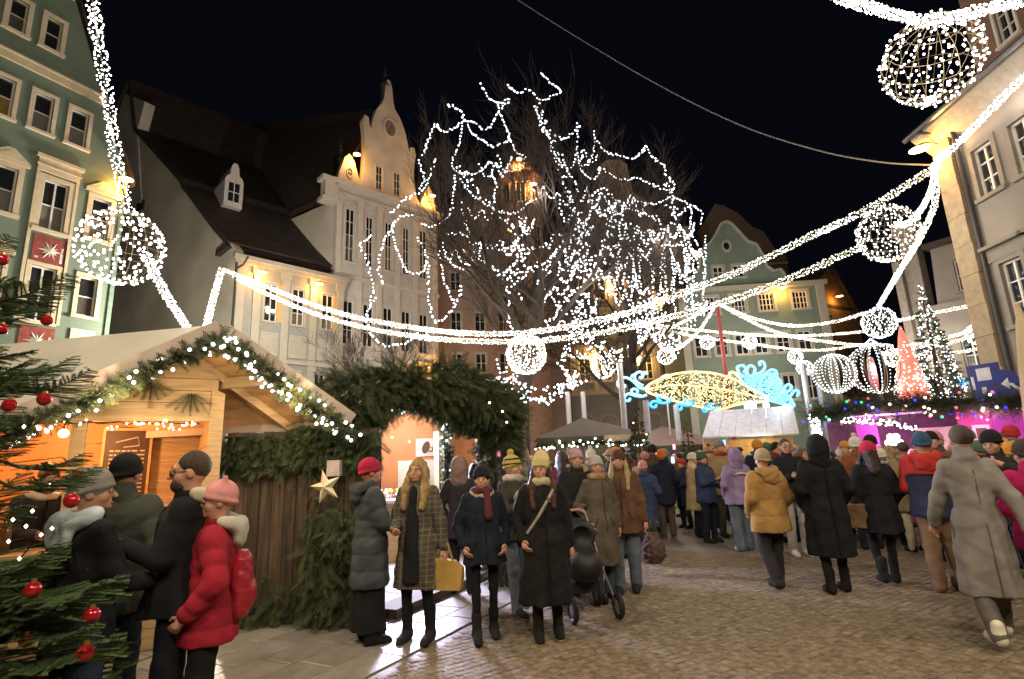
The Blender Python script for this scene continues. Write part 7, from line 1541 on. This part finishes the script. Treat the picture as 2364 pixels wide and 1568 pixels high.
p20 = person('woman in black coat with tan shoulder bag walking away, red hat', G(2058, 1352), YD(166), 1.70, ('pocket', 'down'), .24, coat=(.011, .011, .014), hem=.62, flare=.035, hat=('beanie', (.42, .02, .06)), hair=(.03, .02, .015), hairlong=.16, legs=(.012, .012, .016), legw=.74, boots=.12, detail=2, bulk=1.05)
tb2 = thing('shoulder_bag', 'tan leather shoulder bag on the woman in the black coat', 'bag', loc_of(p20, .25, .06, .84), YD(166)); F = Field((-.2, -.15, -.2), (.2, .15, .2), .014); F.col((-.16, 0, .13), (.15, .15, .12), (.055, .06, .05), k=.02); F.wrinkle(.006, 30, 2); link('pouch', F.mesh('pouch', [cloth((.16, .095, .05))]), tb2); q = MB(); q.tube([(-.10, 0, .12), (-.30, .05, .50), (-.38, -.02, .55), (-.1, -.1, .2)], .010, 5); q.build('strap', cloth((.12, .10, .075)), tb2)
p21 = person('person in khaki coat with pale trousers standing before the candy counter', A(2092, 9.2), YD(180), 1.70, ('pocket', 'pocket'), 0, coat=(.25, .20, .12), hem=.62, hood=(.24, .19, .115), hair=(.05, .04, .03), legs=(.5, .44, .36), detail=1, bulk=1.12)
p22 = person('person in blue beanie, red and navy jacket and tan trousers turning aside', G(2196, 1366), YD(150), 1.78, ('pocket', 'front'), .2, coat=(.025, .03, .06), hem=.80, puff=(.22, .008), hat=('beanie', (.030, .075, .135)), hood=(.42, .035, .03), legs=(.20, .125, .075), legw=1.15, shoes=(.08, .06, .05), sole=(.55, .5, .4), detail=2, bulk=1.12)
F = Field((-.45, -.5, 1.05), (.45, .4, 1.5), .014); F.cap(p22['sh'][1]+np.array((-.02, 0, .01)), p22['el'][1], .092, .082, .03); F.col((1.26, 1.34, 1.42), (.225, .222, .165), (.178, .165, .13), k=.03); link('jacket_yoke', F.mesh('jacket_yoke', [cloth((.42, .035, .03))]), p22['t']).scale = (1.78/1.72,)*3
p23 = person('man in long pale grey wool coat striding away with one white shoe forward', G(2318, 1490), YD(162), 1.80, ('swingb', 'swingf'), .42, coat=(.225, .21, .195), hem=.38, flare=.045, hair=(.06, .042, .035), legs=(.12, .11, .10), shoes=(.62, .60, .50), sole=(.7, .66, .55), detail=2, bulk=.86)
p24 = person('person in black jacket and dark cap eating beside the magenta stall', A(2306, 6.3), YD(-60), 1.76, ('up', 'up'), 0, coat=(.025, .02, .022), hem=.75, hat=('beanie', (.014, .013, .016)), hair=(.02, .015, .012), legs=BLK, detail=2, bulk=1.15, nod=.2)
p25 = person('person in magenta quilted jacket cut by the frame edge', A(2376, 5.1), YD(170), 1.64, ('pocket', 'front'), .1, coat=(.45, .015, .12), hem=.75, puff=(.12, .01), hat=('beanie', (.05, .03, .03)), legs=(.02, .02, .04), detail=2, bulk=1.1)
p26 = person('woman with dark hat behind the navy jacket, carrying a red bag', A(1062, 7.6), YD(170), 1.72, ('pocket', 'pocket'), 0, coat=(.03, .025, .03), hem=.7, hoodup=(.26, .17, .14), legs=BLK, detail=1)
p27 = person('person with short dark hair and grey jacket between the navy jacket and the striped beanie', A(1152, 8.4), YD(30), 1.72, ('pocket', 'pocket'), 0, coat=(.30, .28, .26), hem=.75, hair=(.04, .03, .025), legs=(.03, .03, .05), detail=1)
# smaller litter
lt = thing('paper_napkin', 'crumpled white paper napkin lying on the dark paving', 'napkin', G(588, 1484)); q = MB()
for i in range(5): q.add([(random.uniform(-.09, .09), random.uniform(-.06, .06), random.uniform(.004, .03)) for _ in range(4)], [(0, 1, 2, 3)])
q.build('folds', simple('tissue_white', (.62, .62, .65), .8), lt, kind='stuff')
# ---------------- the crowd further back: each one an individual with its own colours
coats = [('black', BLK), ('charcoal', (.05, .05, .055)), ('navy', (.015, .02, .045)), ('dark green', (.03, .045, .032)), ('burgundy', (.12, .016, .028)), ('camel', (.30, .20, .10)), ('grey', (.16, .155, .15)), ('brown', (.08, .05, .03)), ('olive', (.08, .08, .045)), ('pale beige', (.38, .31, .22)), ('dark blue', (.03, .05, .11)), ('plum', (.09, .03, .08)), ('rust', (.22, .07, .03)), ('slate', (.09, .105, .13))]
heads = [('black beanie', ('beanie', (.014, .014, .016)), None, 0), ('brown hair', None, (.075, .045, .025), 0), ('grey beanie', ('beanie', (.22, .22, .22)), None, 0), ('long fair hair', None, (.36, .25, .12), .16), ('red beanie', ('beanie', (.38, .03, .04)), None, 0), ('dark hair', None, (.025, .018, .014), 0), ('white bobble hat', ('pom', (.6, .57, .5)), None, 0), ('mustard beanie', ('beanie', (.50, .22, .03)), None, 0), ('long dark hair', None, (.03, .02, .015), .2), ('green beanie', ('beanie', (.05, .10, .06)), None, 0), ('pink beanie', ('beanie', (.5, .24, .27)), None, 0), ('tan brimmed hat', ('brim', (.32, .20, .10)), None, 0)]
combos = [(c, hd) for c in coats for hd in heads]; random.Random(3).shuffle(combos)
placed = [v['t'].location.copy()] + [o.location.copy() for o in bpy.data.objects if o.get('category') == 'person']
px_spots = [(1510, 12.5), (1485, 10.2), (1575, 13.2), (1640, 12.6), (1660, 14.2), (1570, 15.5), (1755, 11.5), (1785, 13), (1830, 11.6), (1700, 13.6), (1905, 10.2), (1960, 11.0), (1985, 9.6), (2020, 10.4), (2062, 10.8), (2140, 9.0), (2128, 10.4), (2165, 8.4), (2182, 9.6), (2250, 8.6), (2268, 7.6), (2330, 7.8), (2352, 8.8), (2215, 10.0), (2290, 9.4), (1260, 10.5), (1300, 9.6), (1345, 10.8), (1385, 9.2), (1425, 10.6), (1115, 10.2), (1180, 11.0), (1230, 12.2), (1460, 13.8), (1525, 16.8), (1610, 17.4), (1690, 16.6), (1745, 15.6), (1820, 14.6), (1868, 13.4), (1925, 12.6), (1945, 14.4), (1645, 19.5), (1560, 20.5), (1500, 18.5), (1715, 18.6), (1775, 17.6), (1845, 16.6), (1900, 16), (1440, 16.5), (1395, 13), (1340, 14), (1290, 15), (1535, 14.4), (1608, 15.4), (1668, 11.6), (2008, 11.6), (1888, 18.5), (1590, 22.5), (1650, 22), (1705, 21), (1480, 21.5), (1415, 19), (1975, 13), (1625, 11.0), (1598, 12.0), (1560, 11.4), (1690, 12.4), (1735, 14.4), (1800, 12.4), (1815, 10.6), (1845, 12.8), (1880, 11.6), (1925, 11.2), (1990, 12.2), (2040, 9.4), (2075, 12), (2105, 11.6), (2120, 8.4), (2150, 10.4), (2205, 9.0), (2235, 7.6), (2262, 10.2), (2310, 8.8), (2340, 7.0), (2322, 10), (1520, 11.4), (1490, 13), (1450, 11.8), (1415, 9.8), (1368, 11.6), (1322, 12.2), (1275, 13.2), (1210, 9.8), (1145, 12), (1098, 8.8), (1700, 15.2), (1640, 16.2), (1575, 18.6), (1760, 19.2), (1810, 18.4), (1865, 15), (1955, 15.6), (1520, 22), (1740, 22)]
i_ = 0
rr_ = random.Random(11)
for x, Y in px_spots:
    p = Vector(A(x, Y))
    if any((Vector((q.x, q.y, 0))-p).length < .50 for q in placed): 
        p += Vector((.3, .45, 0))
        if any((Vector((q.x, q.y, 0))-p).length < .45 for q in placed): continue
    placed.append(p); (cn, cc), (hn, ht, hr, hl_) = combos[i_]; i_ += 1
    back = rr_.random() < .6; yaw = YD(180+rr_.uniform(-50, 50)) if back else YD(rr_.uniform(-70, 70))
    wh_ = 'back turned' if back else 'facing the camera'
    hr = hr or (.05, .035, .025)
    person('person in %s coat, %s, %s %s' % (cn, hn, wh_, 'near the candy stall' if x > 1940 else 'before the metal roofed kiosk' if x > 1470 else 'near the brown tent'), p, yaw, rr_.uniform(1.52, 1.90), (rr_.choice(('pocket', 'down', 'front', 'phone')), rr_.choice(('pocket', 'down', 'front'))), rr_.choice((0, .1, .2)), coat=cc, hem=rr_.choice((.80, .74, .62, .5)), flare=rr_.uniform(0, .03), puff=rr_.choice((None, None, (.13, .010))), bulk=rr_.uniform(1, 1.15), hat=ht, hair=hr, hairlong=hl_, legs=rr_.choice((BLK, JEAN, NAVY, (.09, .07, .05), (.05, .05, .055))), scarf=rr_.choice((None, None, (.3, .05, .05), (.35, .32, .28))), detail=1 if Y < 10.6 else 0, face=not back, group='visitors in the crowd further back')
# glints of phones held up in the far crowd
for k, (x, y, Y, c, lb) in enumerate(((1845//1*0+1553, 1062, 15, (.5, .7, 1), 'small lit phone screen held above the far crowd by the orange beanie'), (1672, 1022, 17, (.25, .5, 1), 'blue lit panel under the metal roof edge'), (1556, 1032, 19, (1, .5, .75), 'pink and blue lit phone high in the far crowd'), (1512, 1046, 18, (.4, .6, 1), 'blue lit phone above the far crowd near the grey post'))):
    t = thing('phone', lb, 'phone', at(x, y, Y)); q = MB(); q.box((-.05, -.006, -.09), (.05, .006, .09)); q.build('case', simple('phone_black', (.02, .02, .02), .3), t); q = MB(); q.box((-.045, -.008, -.085), (.045, -.0065, .085)); q.build('screen', mat('phone_screen', c, emit=1.6, ecol=c), t)
